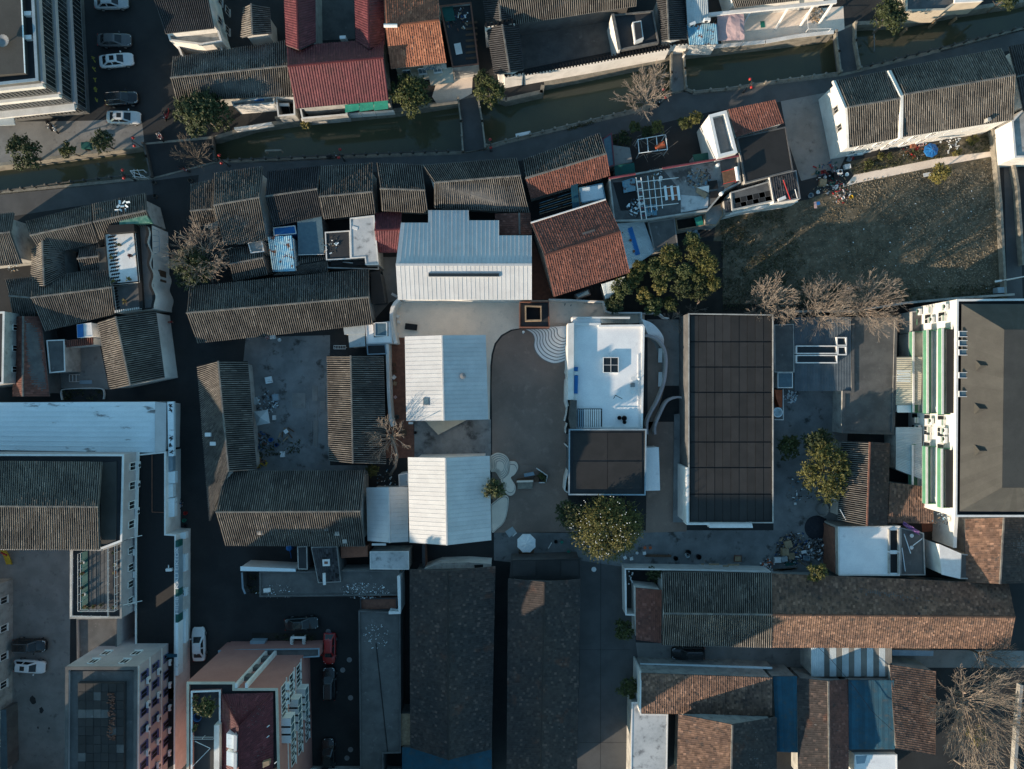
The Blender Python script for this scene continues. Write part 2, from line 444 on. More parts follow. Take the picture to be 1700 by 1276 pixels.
def gable(label, e1, r, e2, ze=4.0, zr=6.0, tile='grey', wall='plaster', name='tiled_house', cat='house', root=None, cap=True, over=.8, z0=0.0, tile2=None, walls=True, capm='ridge_cap', group=None, zr2=None):
    """ridge r and eaves e1, e2 as pixel pairs running the same way"""
    ze1, ze2 = (ze if isinstance(ze, tuple) else (ze, ze))
    zr = max(ze1, ze2) + (zr - max(ze1, ze2)) * 1.18
    E1 = [W(p, ze1) for p in e1]; E2 = [W(p, ze2) for p in e2]; R = [W(r[0], zr), W(r[1], zr if zr2 is None else zr2)]
    if root is None:
        c = ctr(E1 + E2); c.z = z0
        root = empty(name, c, label, cat, group)
    up = Vector((0, 0, .02))
    deck(root, [R[0], R[1], E1[1], E1[0]]); deck(root, [R[0], R[1], E2[1], E2[0]])
    cover(root, R[0] + up, R[1] + up, E1[1] + up, E1[0] + up, tile)
    cover(root, R[0] + up, R[1] + up, E2[1] + up, E2[0] + up, tile2 or tile)
    if cap:
        mb = MB(); d = (R[1] - R[0]); n = max(2, int(d.length / 1.2)); s = d.normalized().cross(Vector((0, 0, 1)))
        pr = None
        for i in range(n + 1):
            p = R[0].lerp(R[1], i / n) + Vector((0, 0, .05 + RNG.uniform(-.02, .03)))
            q = [p + s * .13, p + s * .09 + Vector((0, 0, .13)), p - s * .09 + Vector((0, 0, .13)), p - s * .13]
            if pr: mb.add(pr + q, [(0, 1, 5, 4), (1, 2, 6, 5), (2, 3, 7, 6)])
            if i in (0, n): mb.poly(q)
            pr = q
        mb.build('ridge_cap', capm, root)
    if walls:
        P = [E1[0], E1[1], R[1], E2[1], E2[0], R[0]]
        # shrink about the centre line so the eaves overhang
        def sh(e, rr, k): return e + (rr - e) * min(.3, k / max(.5, ((rr - e).xy.length)))
        a0, a1 = sh(E1[0], R[0], over), sh(E1[1], R[1], over); b0, b1 = sh(E2[0], R[0], over), sh(E2[1], R[1], over)
        ax = (R[1] - R[0]); ax = Vector((ax.x, ax.y, 0)).normalized() * (over * .5)
        a0 += ax; b0 += ax; a1 -= ax; b1 -= ax; r0 = R[0] + ax; r1 = R[1] - ax
        dz = Vector((0, 0, -.16))
        a0, a1, b0, b1, r0, r1 = [v + dz for v in (a0, a1, b0, b1, r0, r1)]
        g = lambda v: Vector((v.x, v.y, z0))
        mb = MB()
        vs = [g(a0), g(a1), g(b1), g(b0), a0, a1, b1, b0, r0, r1]
        mb.add(vs, [(0, 1, 5, 4), (2, 3, 7, 6), (1, 2, 6, 9, 5), (3, 0, 4, 8, 7), (3, 2, 1, 0)])
        mb.build('wall', wall, root)
    return root

def shed(label, hi, lo, zh=4.0, zl=3.0, tile='grey', wall='plaster', name='lean_to', cat='shed', root=None, z0=0.0, walls=True, over=.15, group=None):
    """single slope from pixel pair hi to pixel pair lo (same direction)"""
    Hh = [W(p, zh) for p in hi]; Lo = [W(p, zl) for p in lo]
    if root is None:
        c = ctr(Hh + Lo); c.z = z0; root = empty(name, c, label, cat, group)
    deck(root, [Hh[0], Hh[1], Lo[1], Lo[0]], .1)
    up = Vector((0, 0, .02))
    cover(root, Hh[0] + up, Hh[1] + up, Lo[1] + up, Lo[0] + up, tile)
    if walls:
        c = ctr(Hh + Lo)
        q = []
        for p in (Hh[0], Hh[1], Lo[1], Lo[0]):
            v = c - p; v.z = 0
            q.append(p + v * min(.2, over * 1.4 / max(v.length, .5)) - Vector((0, 0, .12)))
        MB().prism([Vector((p.x, p.y, z0)) for p in q], q).build('wall', wall, root)
    return root

def flat(label, poly, z, m='bitumen', wall='plaster', par=.5, pth=.25, cop='plaster', name='flat_roofed_building', cat='building', z0=0.0, root=None, group=None, floor_drop=None):
    P = [W(p, z) for p in poly]
    if root is None:
        c = ctr(P); c.z = z0; root = empty(name, c, label, cat, group)
    if area2(P) < 0: P = P[::-1]
    fz = z - (par if floor_drop is None else floor_drop)
    MB().slab(P, z0, fz).build('wall', wall, root)
    inn = inset(P, pth)
    if par > 0:
        MB().holed(P, inn, fz + .001, z - .06).build('parapet', wall, root)
        MB().holed(inset(P, -.03), inset(P, pth + .03), z - .06, z).build('coping', cop, root)
    MB().slab(inset(P, pth + .004) if par > 0 else inset(P, -.06), fz + .004, fz + .05 if par > 0 else z + .05).build('roof_surface', m, root)
    return root

def wall_line(label, pts, z, th=.24, m='plaster', cop=None, name='wall', cat='wall', z0=0.0, closed=False, copw=.1, group=None, cop_tiles=False):
    P = [W(p, z) for p in pts]
    n = len(P); off = []
    for i in range(n):
        if 0 < i < n - 1: d = (P[i + 1] - P[i]).normalized() + (P[i] - P[i - 1]).normalized()
        elif i == 0: d = P[1] - P[0]
        else: d = P[-1] - P[-2]
        d.z = 0; d.normalize(); off.append(Vector((-d.y, d.x, 0)))
    c = ctr(P); c.z = z0
    root = empty(name, c, label, cat, group)
    def strip(w, a, b, nm, mm):
        L = [p + o * w / 2 for p, o in zip(P, off)]; R_ = [p - o * w / 2 for p, o in zip(P, off)]
        mb = MB(); vs = []
        for l, r in zip(L, R_): vs += [(l.x, l.y, a), (r.x, r.y, a), (r.x, r.y, b), (l.x, l.y, b)]
        fs = []
        for i in range(n - 1):
            o = i * 4
            fs += [(o, o + 4, o + 7, o + 3), (o + 1, o + 2, o + 6, o + 5), (o + 2, o + 3, o + 7, o + 6), (o, o + 1, o + 5, o + 4)]
        fs += [(0, 3, 2, 1), (4 * n - 4, 4 * n - 3, 4 * n - 2, 4 * n - 1)]
        mb.add(vs, fs); return mb.build(nm, mm, root)
    strip(th, z0, z, 'wall_body', m)
    if cop_tiles:
        strip(.34, z + .001, z + .16, 'coping_core', 'tile_black')
        tot = 0; shared = None
        for i in range(n - 1):
            d = P[i + 1] - P[i]; L = d.length; k = max(1, int(L / .42)); an = math.atan2(d.y, d.x)
            for j in range(k):
                p = P[i] + d * ((j + .5) / k)
                if shared is None:
                    mb = MB(); mb.box((0, 0, .06), (.2, .78, .07)); mb.box((0, 0, .13), (.13, .6, .07))
                    me_o = mb.build('coping_tile', 'tile_black', None); shared = me_o.data; o = me_o
                    for cc in list(o.users_collection): cc.objects.unlink(o)
                    COL.objects.link(o)
                else:
                    o = bpy.data.objects.new('coping_tile', shared); COL.objects.link(o)
                o.parent = root; o.location = Vector((p.x, p.y, z + .10)) - c; o.rotation_euler = (0, 0, an)
    elif cop: strip(th + copw, z + .001, z + .08, 'coping', cop)
    return root

def sheet(name, pts, z, m, label=None, cat=None, kind='structure', th=.004):
    """thin paving laid on the ground"""
    P = [W(p, 0) for p in pts]
    idx = tessellate_polygon([[Vector((p.x, p.y, 0)) for p in P]])
    mb = MB(); mb.v = [(p.x, p.y, z) for p in P]; mb.f = [tuple(t) for t in idx]
    o = mb.build(name, m, None)
    if o.data.polygons[0].normal.z < 0: o.data.flip_normals()
    return tag(o, label, cat, None, kind)

def windows(root, A, B, zs, h, n, w_, glass='glass_dark', frame='white_paint', margin=.5, sill=True, name='window', th=.05, out=None):
    """n windows at each sill height zs on the wall A->B (ground points)"""
    d = Vector((B.x - A.x, B.y - A.y, 0)); L = d.length; d.normalize(); nn = Vector((d.y, -d.x, 0)) if out is None else out
    an = math.atan2(d.y, d.x)
    for z in zs:
        for i in range(n):
            t = margin + (L - 2 * margin) * (i + .5) / n
            c = Vector((A.x, A.y, 0)) + d * t + Vector((0, 0, z + h / 2))
            mb = MB()
            fw = .07
            for sx in (-1, 1): mb.box(c + d * sx * (w_ / 2) + nn * .03, (fw, .1, h + fw), an)
            for sz in (-1, 1): mb.box(c + Vector((0, 0, sz * h / 2)) + nn * .035, (w_ + fw, .11, fw), an)
            mb.box(c + nn * .03, (.05, .07, h), an)
            o = mb.build(name, frame, root)
            MB().box(c + nn * .02, (w_, th, h), an).build('pane', glass, o)
            if sill: MB().box(c + Vector((0, 0, -h / 2 - .08)) + nn * .1, (w_ + .2, .24, .07), an).build('sill', frame, o)
# ------------------------------------------------------------------ ground, canal, paving
reg()
SOUTH = [(-900, 440), (-300, 362), (0, 317), (253, 292), (358, 265), (420, 264), (549, 258), (766, 250), (805, 243), (840, 233), (961, 204), (1057, 181), (1090, 170), (1112, 152), (1136, 146), (1150, 151), (1205, 146), (1269, 136), (1391, 121), (1422, 114), (1560, 80), (1700, 44), (2000, -35), (2600, -190)]
NORTH = [(-900, 400), (-300, 316), (0, 275), (240, 243), (357, 231), (420, 212), (497, 201), (653, 186), (759, 170), (775, 165), (806, 158), (840, 168), (902, 154), (904, 141), (1099, 101), (1112, 96), (1136, 90), (1145, 88), (1270, 74), (1381, 60), (1384, 58), (1425, 41), (1510, 36), (1601, 18), (1700, 3), (2000, -70), (2600, -225)]
BIG = 190.0
def ground_mesh():
    mb = MB()
    S = [W(p) for p in SOUTH]; Nn = [W(p) for p in NORTH]
    for line, yb in ((S, -BIG), (Nn, BIG)):
        pts = [Vector((p.x, p.y, 0)) for p in line] + [Vector((line[-1].x, yb, 0)), Vector((line[0].x, yb, 0))]
        n = len(mb.v); mb.v += [tuple(p) for p in pts]
        mb.f += [tuple(i + n for i in t) for t in tessellate_polygon([pts])]
    o = mb.build('ground', 'asphalt', kind='structure')
    for p in o.data.polygons:
        pass
    o.data.update()
    return o
gr = ground_mesh()
tag(gr, 'dark asphalt ground around all the houses', None)
def quay(name, line, out):
    P = [W(p) for p in line]; mb = MB()
    for a, b in zip(P[:-1], P[1:]):
        d = (b - a).normalized(); nn = Vector((-d.y, d.x, 0)) * out
        q = [a - nn * .02, b - nn * .02, b + nn * .5, a + nn * .5]
        mb.prism([Vector((v.x, v.y, -3)) for v in q], [Vector((v.x, v.y, .006)) for v in q])
    return mb.build(name, 'stone', kind='structure')
quay('quay_wall', NORTH, 1); quay('quay_wall', SOUTH, -1)
mb = MB(); P = [W(p) for p in SOUTH] + [W(p) for p in NORTH[::-1]]
c0 = [Vector((p.x, p.y, -1.7)) for p in P]
mb.v = [tuple(v) for v in c0]; mb.f = [tuple(t) for t in tessellate_polygon([c0])]
tag(mb.build('canal_water', 'water'), 'murky green canal water between the stone quays', None, None, 'structure')
MB().slab([Vector((-160, -60)), Vector((160, -60)), Vector((160, 120)), Vector((-160, 120))], -3.2, -3.0).build('canal_bed', 'earth_dark', kind='structure')

# paths, streets and yards
sheet('canal_path', [(-300, 366), (0, 321), (253, 297), (358, 270), (420, 268), (549, 262), (766, 254), (805, 247), (840, 238), (961, 209), (1057, 186), (1092, 175), (1112, 156), (1136, 149), (1150, 155), (1205, 150), (1269, 140), (1391, 125), (1422, 118), (1560, 84), (1700, 48), (1900, -5), (1900, 30), (1700, 78), (1385, 150), (1300, 168), (1180, 185), (1010, 225), (868, 266), (620, 285), (320, 312), (0, 362), (-300, 400)], .006, 'path_grey')
sheet('street', [(252, 300), (330, 290), (318, 420), (312, 560), (330, 700), (345, 900), (390, 940), (400, 1080), (320, 1100), (322, 1400), (290, 1400), (300, 1080), (306, 880), (288, 640), (262, 400)], .010, 'asphalt')
sheet('lane', [(820, 880), (1380, 880), (1380, 952), (1040, 945), (965, 945), (820, 930)], .010, 'concrete_yard')
sheet('side_street', [(962, 930), (1044, 942), (1052, 1040), (1060, 1100), (1048, 1180), (1046, 1400), (955, 1400), (962, 1100)], .014, 'path_grey')
sheet('side_lane', [(1050, 1066), (1345, 1076), (1700, 1080), (1700, 1108), (1345, 1108), (1060, 1102)], .012, 'concrete_mid')
sheet('court_asphalt', [(817, 700), (816, 640), (817, 607), (819, 588), (824, 571), (834, 558), (850, 549), (866, 546), (905, 545), (944, 552), (944, 700), (942, 822), (955, 884), (1000, 886), (1140, 882), (1140, 700), (1075, 700), (1075, 560), (1100, 560), (1104, 640), (1090, 690), (1075, 720), (1072, 882), (818, 884), (817, 760)], .018, 'asphalt_court')
sheet('plaza', [(652, 520), (660, 498), (1012, 498), (1012, 520), (1070, 523), (1070, 535), (946, 545), (905, 549), (866, 544), (848, 547), (832, 556), (821, 570), (816, 588), (814, 607), (813, 700), (806, 700), (806, 560), (655, 560), (650, 540)], .014, 'concrete')
sheet('inner_yard', [(688, 696), (815, 696), (815, 762), (688, 762)], .016, 'concrete_stain')
sheet('alley', [(1074, 530), (1142, 530), (1142, 640), (1100, 640), (1098, 600), (1086, 570), (1072, 556)], .020, 'concrete_mid')
sheet('west_yard', [(408, 560), (548, 556), (548, 772), (610, 772), (612, 800), (405, 800), (400, 640)], .012, 'concrete_yard')
sheet('wall_passage', [(645, 560), (676, 560), (690, 760), (640, 760)], .012, 'brick')
sheet('work_yard', [(1284, 640), (1410, 640), (1400, 900), (1390, 960), (1284, 960)], .012, 'concrete_yard')
sheet('school_yard', [(-200, 905), (118, 905), (116, 1100), (116, 1400), (-200, 1400)], .012, 'concrete_mid')
sheet('parking_yard', [(345, 995), (600, 995), (598, 1400), (520, 1400), (525, 1080), (345, 1075)], .012, 'asphalt')
sheet('open_yard', [(1296, 168), (1388, 150), (1408, 250), (1392, 284), (1330, 300), (1310, 240)], .012, 'concrete_mid')
sheet('canal_square', [(-200, 205), (150, 200), (235, 195), (240, 240), (0, 270), (-200, 300)], .008, 'concrete_mid')
sheet('terrace_floor', [(1195, 60), (1240, 25), (1400, 10), (1402, 48), (1384, 55), (1270, 72), (1200, 82)], .012, 'concrete')
sheet('bank_path', [(1402, 310), (1418, 290), (1560, 262), (1654, 250), (1654, 258), (1560, 275), (1420, 304)], .02, 'concrete')
sheet('east_road', [(1664, 200), (1684, 198), (1692, 310), (1698, 500), (1672, 500), (1668, 330)], .016, 'path_grey')
sheet('field', [(1190, 360), (1345, 330), (1402, 306), (1420, 300), (1560, 276), (1654, 258), (1664, 330), (1672, 500), (1195, 520), (1180, 430)], .010, 'soil')
sheet('garden_bed', [(1400, 270), (1652, 215), (1654, 252), (1560, 262), (1418, 292)], .014, 'soil')
sheet('bamboo_bed', [(1005, 520), (1010, 470), (1100, 400), (1200, 400), (1200, 520)], .014, 'earth_dark')
sheet('ditch_bed', [(1200, 505), (1560, 500), (1560, 522), (1200, 524)], .013, 'earth_dark')
sheet('goat_pen', [(1350, 860), (1372, 860), (1372, 890), (1350, 890)], .016, 'asphalt')
sheet('puddle_stain', [(1345, 862), (1360, 855), (1372, 868), (1370, 886), (1355, 892), (1342, 880)], .020, 'asphalt')
# joints cut in the side street
for y in (1078, 1232):
    sheet('street_joint', [(962, y), (1046, y), (1046, y + .6), (962, y + .6)], .019, 'asphalt')
sheet('street_joint', [(997, 930), (997.8, 930), (997.1, 1400), (996.3, 1400)], .0195, 'asphalt')

# painted yellow characters beside the parked cars (five worn marks)
crop(140, 80, 12.76)
GLY = [[((150, 170), (200, 190)), ((160, 210), (230, 200)), ((180, 180), (200, 245)), ((205, 250), (240, 300))],
       [((170, 395), (245, 500)), ((195, 440), (240, 410)), ((170, 400), (195, 400))],
       [((195, 625), (230, 665)), ((225, 665), (255, 625)), ((228, 665), (240, 715)), ((210, 645), (248, 648))],
       [((205, 870), (235, 815)), ((225, 890), (250, 830)), ((245, 915), (272, 850)), ((205, 830), (225, 850)), ((220, 905), (270, 920))],
       [((225, 1045), (255, 1085)), ((235, 1090), (290, 1075)), ((250, 1080), (285, 1140)), ((255, 1130), (280, 1095))]]
for g in GLY:
    mb = MB()
    for a, b in g:
        A, B = W(a), W(b); d = (B - A).normalized(); nn = Vector((-d.y, d.x, 0)) * .07
        q = [A - nn, B - nn, B + nn, A + nn]; z = .016 + len(mb.f) * .002
        mb.poly([(v.x, v.y, z) for v in q])
    tag(mb.build('painted_character', 'yellow_line', kind='structure'), 'worn yellow character painted on the asphalt')
reg()
# manhole covers
for x, y in [(313, 250), (545, 1048), (580, 1095), (569, 1112), (582, 1158), (582, 1244), (576, 1258)]:
    p = W((x, y)); MB().lathe((p.x, p.y, .004), [(.36, 0), (.36, .018), (.30, .018), (.29, .010), (.01, .012)], 16).build('manhole_cover', 'metal_grey', label='round grey manhole cover set in the asphalt', cat='manhole', group='manhole covers')

# ------------------------------------------------------------------ bridges and canal railings
def bridge(label, left, right, m='path_grey', par='stone', z=.05, ph=.75):
    Lp = [W(p) for p in left]; Rp = [W(p) for p in right]
    c = ctr(Lp + Rp); c.z = -1.7
    root = empty('footbridge', c, label, 'bridge')
    P = Lp + Rp[::-1]
    MB().slab(P, -.45, z).build('deck', m, root)
    for side in (Lp, Rp):
        mb = MB()
        for a, b in zip(side[:-1], side[1:]):
            d = (b - a); an = math.atan2(d.y, d.x)
            mb.box((a + b) / 2 + Vector((0, 0, z + ph / 2)), (d.length, .22, ph), an)
        mb.build('parapet', par, root)
        for a, b in zip(side[:-1], side[1:]):
            n = max(1, int((b - a).length / 1.9))
            for i in range(n + 1):
                p = a.lerp(b, i / n); an = math.atan2((b - a).y, (b - a).x)
                MB().box(p + Vector((0, 0, z + (ph + .2) / 2)), (.26, .3, ph + .2), an).build('parapet_post', par, root)
    return root
bridge('wide street bridge over the canal beside the big evergreen', [(241, 240), (247, 262), (254, 294)], [(356, 230), (357, 250), (359, 267)], 'asphalt', 'stone_dark', .03, .6)
bridge('narrow stone footbridge between the round tree and the conifer', [(761, 166), (766, 205), (769, 252)], [(793, 160), (801, 205), (806, 247)])
bridge('short footbridge beside the leaning bare tree', [(1113, 92), (1113, 125), (1112, 152)], [(1133, 85), (1135, 118), (1137, 148)], 'concrete_mid')
bridge('footbridge leading to the long white-gabled house', [(1384, 56), (1388, 90), (1392, 122)], [(1416, 42), (1416, 72), (1424, 116)])

def railing(label, pts, m='stone_dark', h=.55, step=1.6):
    P = [W(p) for p in pts]; c = ctr(P); c.z = 0
    root = empty('canal_railing', c, label, 'railing')
    mb = MB(); shared = None
    for a, b in zip(P[:-1], P[1:]):
        d = b - a; an = math.atan2(d.y, d.x)
        mb.box((a + b) / 2 + Vector((0, 0, h * .75)), (d.length, .12, .14), an)
        n = max(1, int(d.length / step))
        for i in range(n):
            p = a.lerp(b, i / n)
            if shared is None:
                o = MB().lathe((0, 0, 0), [(.15, 0), (.15, h), (.19, h + .02), (.19, h + .12), (.05, h + .2)], 8).build('post', m, root)
                ORG[o.name] = Vector(); shared = o.data
                # mesh was shifted by the root's origin: shift back
                for v in shared.vertices: v.co += org(root)
            else: o = bpy.data.objects.new('post', shared); link(o, root)
            o.location = p - c; o.rotation_euler = (0, 0, an)
    mb.build('rail', m, root)
railing('dark stone post railing along the canal below the office block', [(-40, 324), (100, 305), (250, 288)])
railing('stone post railing along the canal facing the maroon roof', [(362, 267), (420, 265), (549, 259), (764, 251)])
railing('stone post railing along the canal facing the long white wall', [(808, 243), (840, 234), (961, 205), (1056, 182)], 'stone')
railing('pale stone post railing curving along the canal past the short footbridge', [(1137, 148), (1150, 153), (1205, 148), (1269, 138), (1388, 122)], 'stone')
railing('dark stone post railing beside the long white-gabled house', [(1426, 114), (1560, 81), (1700, 45), (1780, 24)])
# ------------------------------------------------------------------ vegetation builders
def leaf_cloud(centres, radii, n, size, flat=.0, shell=.55, seed=1, sub=None):
    """small leaf quads through the volume of several lobes; returns verts, faces, tint"""
    g = np.random.default_rng(seed)
    cs = np.array(centres); rs = np.array(radii); wts = (rs[:, 0] * rs[:, 1]); wts = wts / wts.sum()
    k = g.choice(len(cs), n, p=wts)
    q = 9; m = n // q + 1                     # twigs, each with a spray of leaves
    k = np.repeat(k[:m], q)[:n]
    d = g.normal(size=(m, 3)); d /= np.linalg.norm(d, axis=1)[:, None]
    d[:, 2] = np.where(d[:, 2] < -.35, -d[:, 2], d[:, 2]); d = np.repeat(d, q, 0)[:n]
    rad = np.repeat(shell + (1 - shell) * g.random(m), q)[:n]
    tw = d + np.repeat(g.normal(0, .45, (m, 3)), q, 0)[:n]; tw /= np.linalg.norm(tw, axis=1)[:, None]
    tt = g.random(n); ext = np.repeat(g.random(m) ** 2, q)[:n]
    p = cs[k] + d * rs[k] * rad[:, None] * .88 + tw * (rs[k].mean(1) * (.22 + .5 * ext) * tt)[:, None] + g.normal(0, size * .55, (n, 3))
    rad = np.clip(rad * .8 + .3 * tt, 0, 1)
    nrm = d * .5 + g.normal(0, .5, (n, 3)); nrm[:, 2] += .35; nrm /= np.linalg.norm(nrm, axis=1)[:, None]
    a = tw + g.normal(0, .5, (n, 3)); a -= nrm * (a * nrm).sum(1)[:, None]; a /= np.linalg.norm(a, axis=1)[:, None] + 1e-9
    b = np.cross(nrm, a)
    s = size * (.6 + .8 * g.random(n)); l = s * 1.5
    V = np.stack([p - a * l[:, None], p + b * (s * .55)[:, None], p + a * l[:, None], p - b * (s * .55)[:, None]], 1).reshape(-1, 3)
    F = np.arange(n * 4).reshape(n, 4)
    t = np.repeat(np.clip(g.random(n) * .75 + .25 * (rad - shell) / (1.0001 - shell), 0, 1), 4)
    return V, F, t
def trunk_mesh(mb, base, top, r, n=6, limbs=5, spread=1.0, rng=RNG):
    mid = base.lerp(top, .55) + Vector((rng.uniform(-.1, .1), rng.uniform(-.1, .1), 0))
    mb.tube(base, mid, r, r * .75, n); mb.tube(mid, top, r * .75, r * .3, n)
    for i in range(limbs):
        a = 2 * math.pi * i / limbs + rng.uniform(-.3, .3); s = base.lerp(top, rng.uniform(.4, .7))
        e = s + Vector((math.cos(a), math.sin(a), rng.uniform(.4, .9))) * spread * rng.uniform(.7, 1.1)
        mb.tube(s, e, r * .4, r * .12, 5)
def leafy_tree(label, px, r, h, m='leaf_mid', n=2600, size=.13, lobes=14, name='evergreen_tree', cat='tree', group=None, z0=0., squash=.75, seed=None, core=.62, ry=None, bark='bark'):
    """px: crown centre as seen; h: height of the crown's top"""
    seed = seed or int(px[0] * 7 + px[1] * 13) % 9999
    g = random.Random(seed)
    R = WL(r, h * .75); RY = WL(ry, h * .75) if ry else R
    cz = h - R * squash
    c = W(px, cz)
    root = empty(name, (c.x, c.y, z0), label, cat, group)
    C, RR = [], []
    C.append((c.x, c.y, cz)); RR.append((R * core, RY * core, R * squash * core))
    for i in range(lobes):
        a = 2 * math.pi * (i + g.random() * .7) / lobes * 2.4; el = g.uniform(-.25, 1.0)
        rr = g.uniform(.24, .42); q = (1 - rr) * g.uniform(.85, 1.05)
        ce = math.cos(el * 1.2)
        C.append((c.x + math.cos(a) * q * ce * R, c.y + math.sin(a) * q * ce * RY, cz + math.sin(el * 1.2) * q * R * squash))
        RR.append((rr * R, rr * RY, rr * R * squash * .9))
    V, F, t = leaf_cloud(C, RR, int(n * 1.5), size * .82, seed=seed)
    np_obj('crown', V, F, m, root, t)
    mb = MB(); trunk_mesh(mb, Vector((c.x, c.y, z0)), Vector((c.x, c.y, cz + R * squash * .3)), max(.08, R * .075), spread=R * .6, rng=g)
    mb.build('trunk', bark, root)
    return root
def bare_tree(label, base_px, lean=(0, 0), h=7.0, spread=4.0, m='bark_pale', seed=1, n0=6, name='bare_tree', cat='tree', group=None, z0=0., r0=.16, depth=5, up=.45, bend=None, droop=0., tip=None):
    """leafless tree; base on the ground at base_px, main axis leaning by lean metres at its top"""
    g = random.Random(seed)
    b = W(base_px, z0 + (h * .45 if bend is None else 0)); b.z = z0
    root = empty(name, b, label, cat, group)
    tr = MB(); tw = MB()
    th = h * .38
    top = b + Vector((lean[0] * .4, lean[1] * .4, th))
    if tip: top = b + Vector(tip)
    ctrl = [b] + ([Vector(v) + b for v in bend] if bend else []) + [top]
    for i, (p, q) in enumerate(zip(ctrl[:-1], ctrl[1:])): tr.tube(p, q, r0 * (1 - .25 * i / len(ctrl)), r0 * (1 - .25 * (i + 1) / len(ctrl)), 7)
    def grow(p, d, L, r, lev):
        nseg = 3 if lev < 2 else 2
        for s in range(nseg):
            d = (d + Vector((g.gauss(0, .09), g.gauss(0, .09), g.gauss(0, .08) + .04 - droop))).normalized()
            q = p + d * (L / nseg)
            (tr if lev < 2 else tw).tube(p, q, max(r, .019), max(r * .8, .016), 5 if lev < 2 else 3, caps=False)
            r *= .8; p = q
            if lev < depth and (s > 0 or lev > 0):
                for _ in range(1):
                    ax = Vector((g.gauss(0, 1), g.gauss(0, 1), g.gauss(0, 1))).normalized()
                    nd = (d + ax.cross(d).normalized() * g.uniform(.4, .9)).normalized(); nd.z = nd.z * .8 + .12
                    grow(p, nd.normalized(), L * g.uniform(.55, .8), r * .72, lev + 1)
        if lev < depth: grow(p, d, L * .7, r * .8, lev + 1)
    axis = Vector((lean[0], lean[1], h * .6)).normalized()
    for i in range(n0):
        a = 2 * math.pi * (i + g.random() * .8) / n0
        side = Vector((math.cos(a), math.sin(a), 0)) * spread
        d = (side * .55 + axis * (h * up)).normalized()
        st = ctrl[-2].lerp(top, g.uniform(.55, 1.0))
        grow(st, d, math.hypot(spread, h * .5) * .36, r0 * .5, 1)
    tr.build('trunk', m, root); tw.build('twigs', m, root, kind='stuff')
    return root
def shrub(label, px, r, h, m='leaf_mid', n=700, size=.1, name='shrub', cat='shrub', group=None, z0=0., seed=None, lobes=6):
    return leafy_tree(label, px, r, h, m, n, size, lobes, name, cat, group, z0, .6, seed)
def tufts(name, poly_px, n, m, size=.18, seed=3, h=.25, z0=0.01, label=None, dens=None):
    """uncountable low growth over an area: one object"""
    g = np.random.default_rng(seed)
    P = [W(p) for p in poly_px]
    xs = [p.x for p in P]; ys = [p.y for p in P]
    pts = []
    from mathutils.geometry import intersect_point_tri_2d
    tri = tessellate_polygon([[Vector((p.x, p.y, 0)) for p in P]])
    T = [(P[a].xy, P[b].xy, P[c].xy) for a, b, c in tri]
    ar = np.array([abs((b - a).cross(c - a)) for a, b, c in T]); ar /= ar.sum()
    k = g.choice(len(T), n, p=ar); u = g.random((n, 2)); u[u.sum(1) > 1] = 1 - u[u.sum(1) > 1]
    TA = np.array([[list(v) for v in t] for t in T])[k]
    xy = TA[:, 0] + (TA[:, 1] - TA[:, 0]) * u[:, :1] + (TA[:, 2] - TA[:, 0]) * u[:, 1:]
    # clumping
    f = np.sin(xy[:, 0] * .55 + seed) * np.sin(xy[:, 1] * .7 + 1.3 * seed) + .6 * np.sin(xy[:, 0] * 1.9) * np.sin(xy[:, 1] * 2.3) + g.normal(0, .5, n)
    xy = xy[f > -.25]; n = len(xy)
    p = np.concatenate([xy, (z0 + g.random((n, 1)) ** 2 * h)], 1)
    nrm = g.normal(0, .8, (n, 3)); nrm[:, 2] += .6; nrm /= np.linalg.norm(nrm, axis=1)[:, None]
    a = np.cross(nrm, g.normal(size=(n, 3))); a /= np.linalg.norm(a, axis=1)[:, None] + 1e-9; b = np.cross(nrm, a)
    s = size * (.5 + g.random(n)); l = s * 1.3
    V = np.stack([p - a * l[:, None], p + b * (s * .5)[:, None], p + a * l[:, None], p - b * (s * .5)[:, None]], 1).reshape(-1, 3)
    V[:, 2] = np.maximum(V[:, 2], z0 + .002 + .01 * np.abs(V[:, 2]))
    o = np_obj(name, V, np.arange(n * 4).reshape(n, 4), m, None, np.repeat(g.random(n), 4), kind='stuff')
    return tag(o, label)

# ------------------------------------------------------------------ prototypes copied with their parts
def copy_tree(o, parent=None):
    c = o.copy(); COL.objects.link(c); c.parent = parent
    ORG[c.name] = Vector()
    for ch in o.children: copy_tree(ch, c)
    return c
USED = {}
def place(proto, p, rz=0.0, label=None, group=None, scale=None, mats=None, cat=None):
    if proto.name not in USED: USED[proto.name] = 1; o = proto
    else: o = copy_tree(proto)
    o.location = p; o.rotation_euler = (0, 0, rz)
    if scale: o.scale = (scale,) * 3 if not isinstance(scale, tuple) else scale
    if label: o['label'] = label
    if group: o['group'] = group
    elif 'group' in o: del o['group']
    if cat: o['category'] = cat
    return o

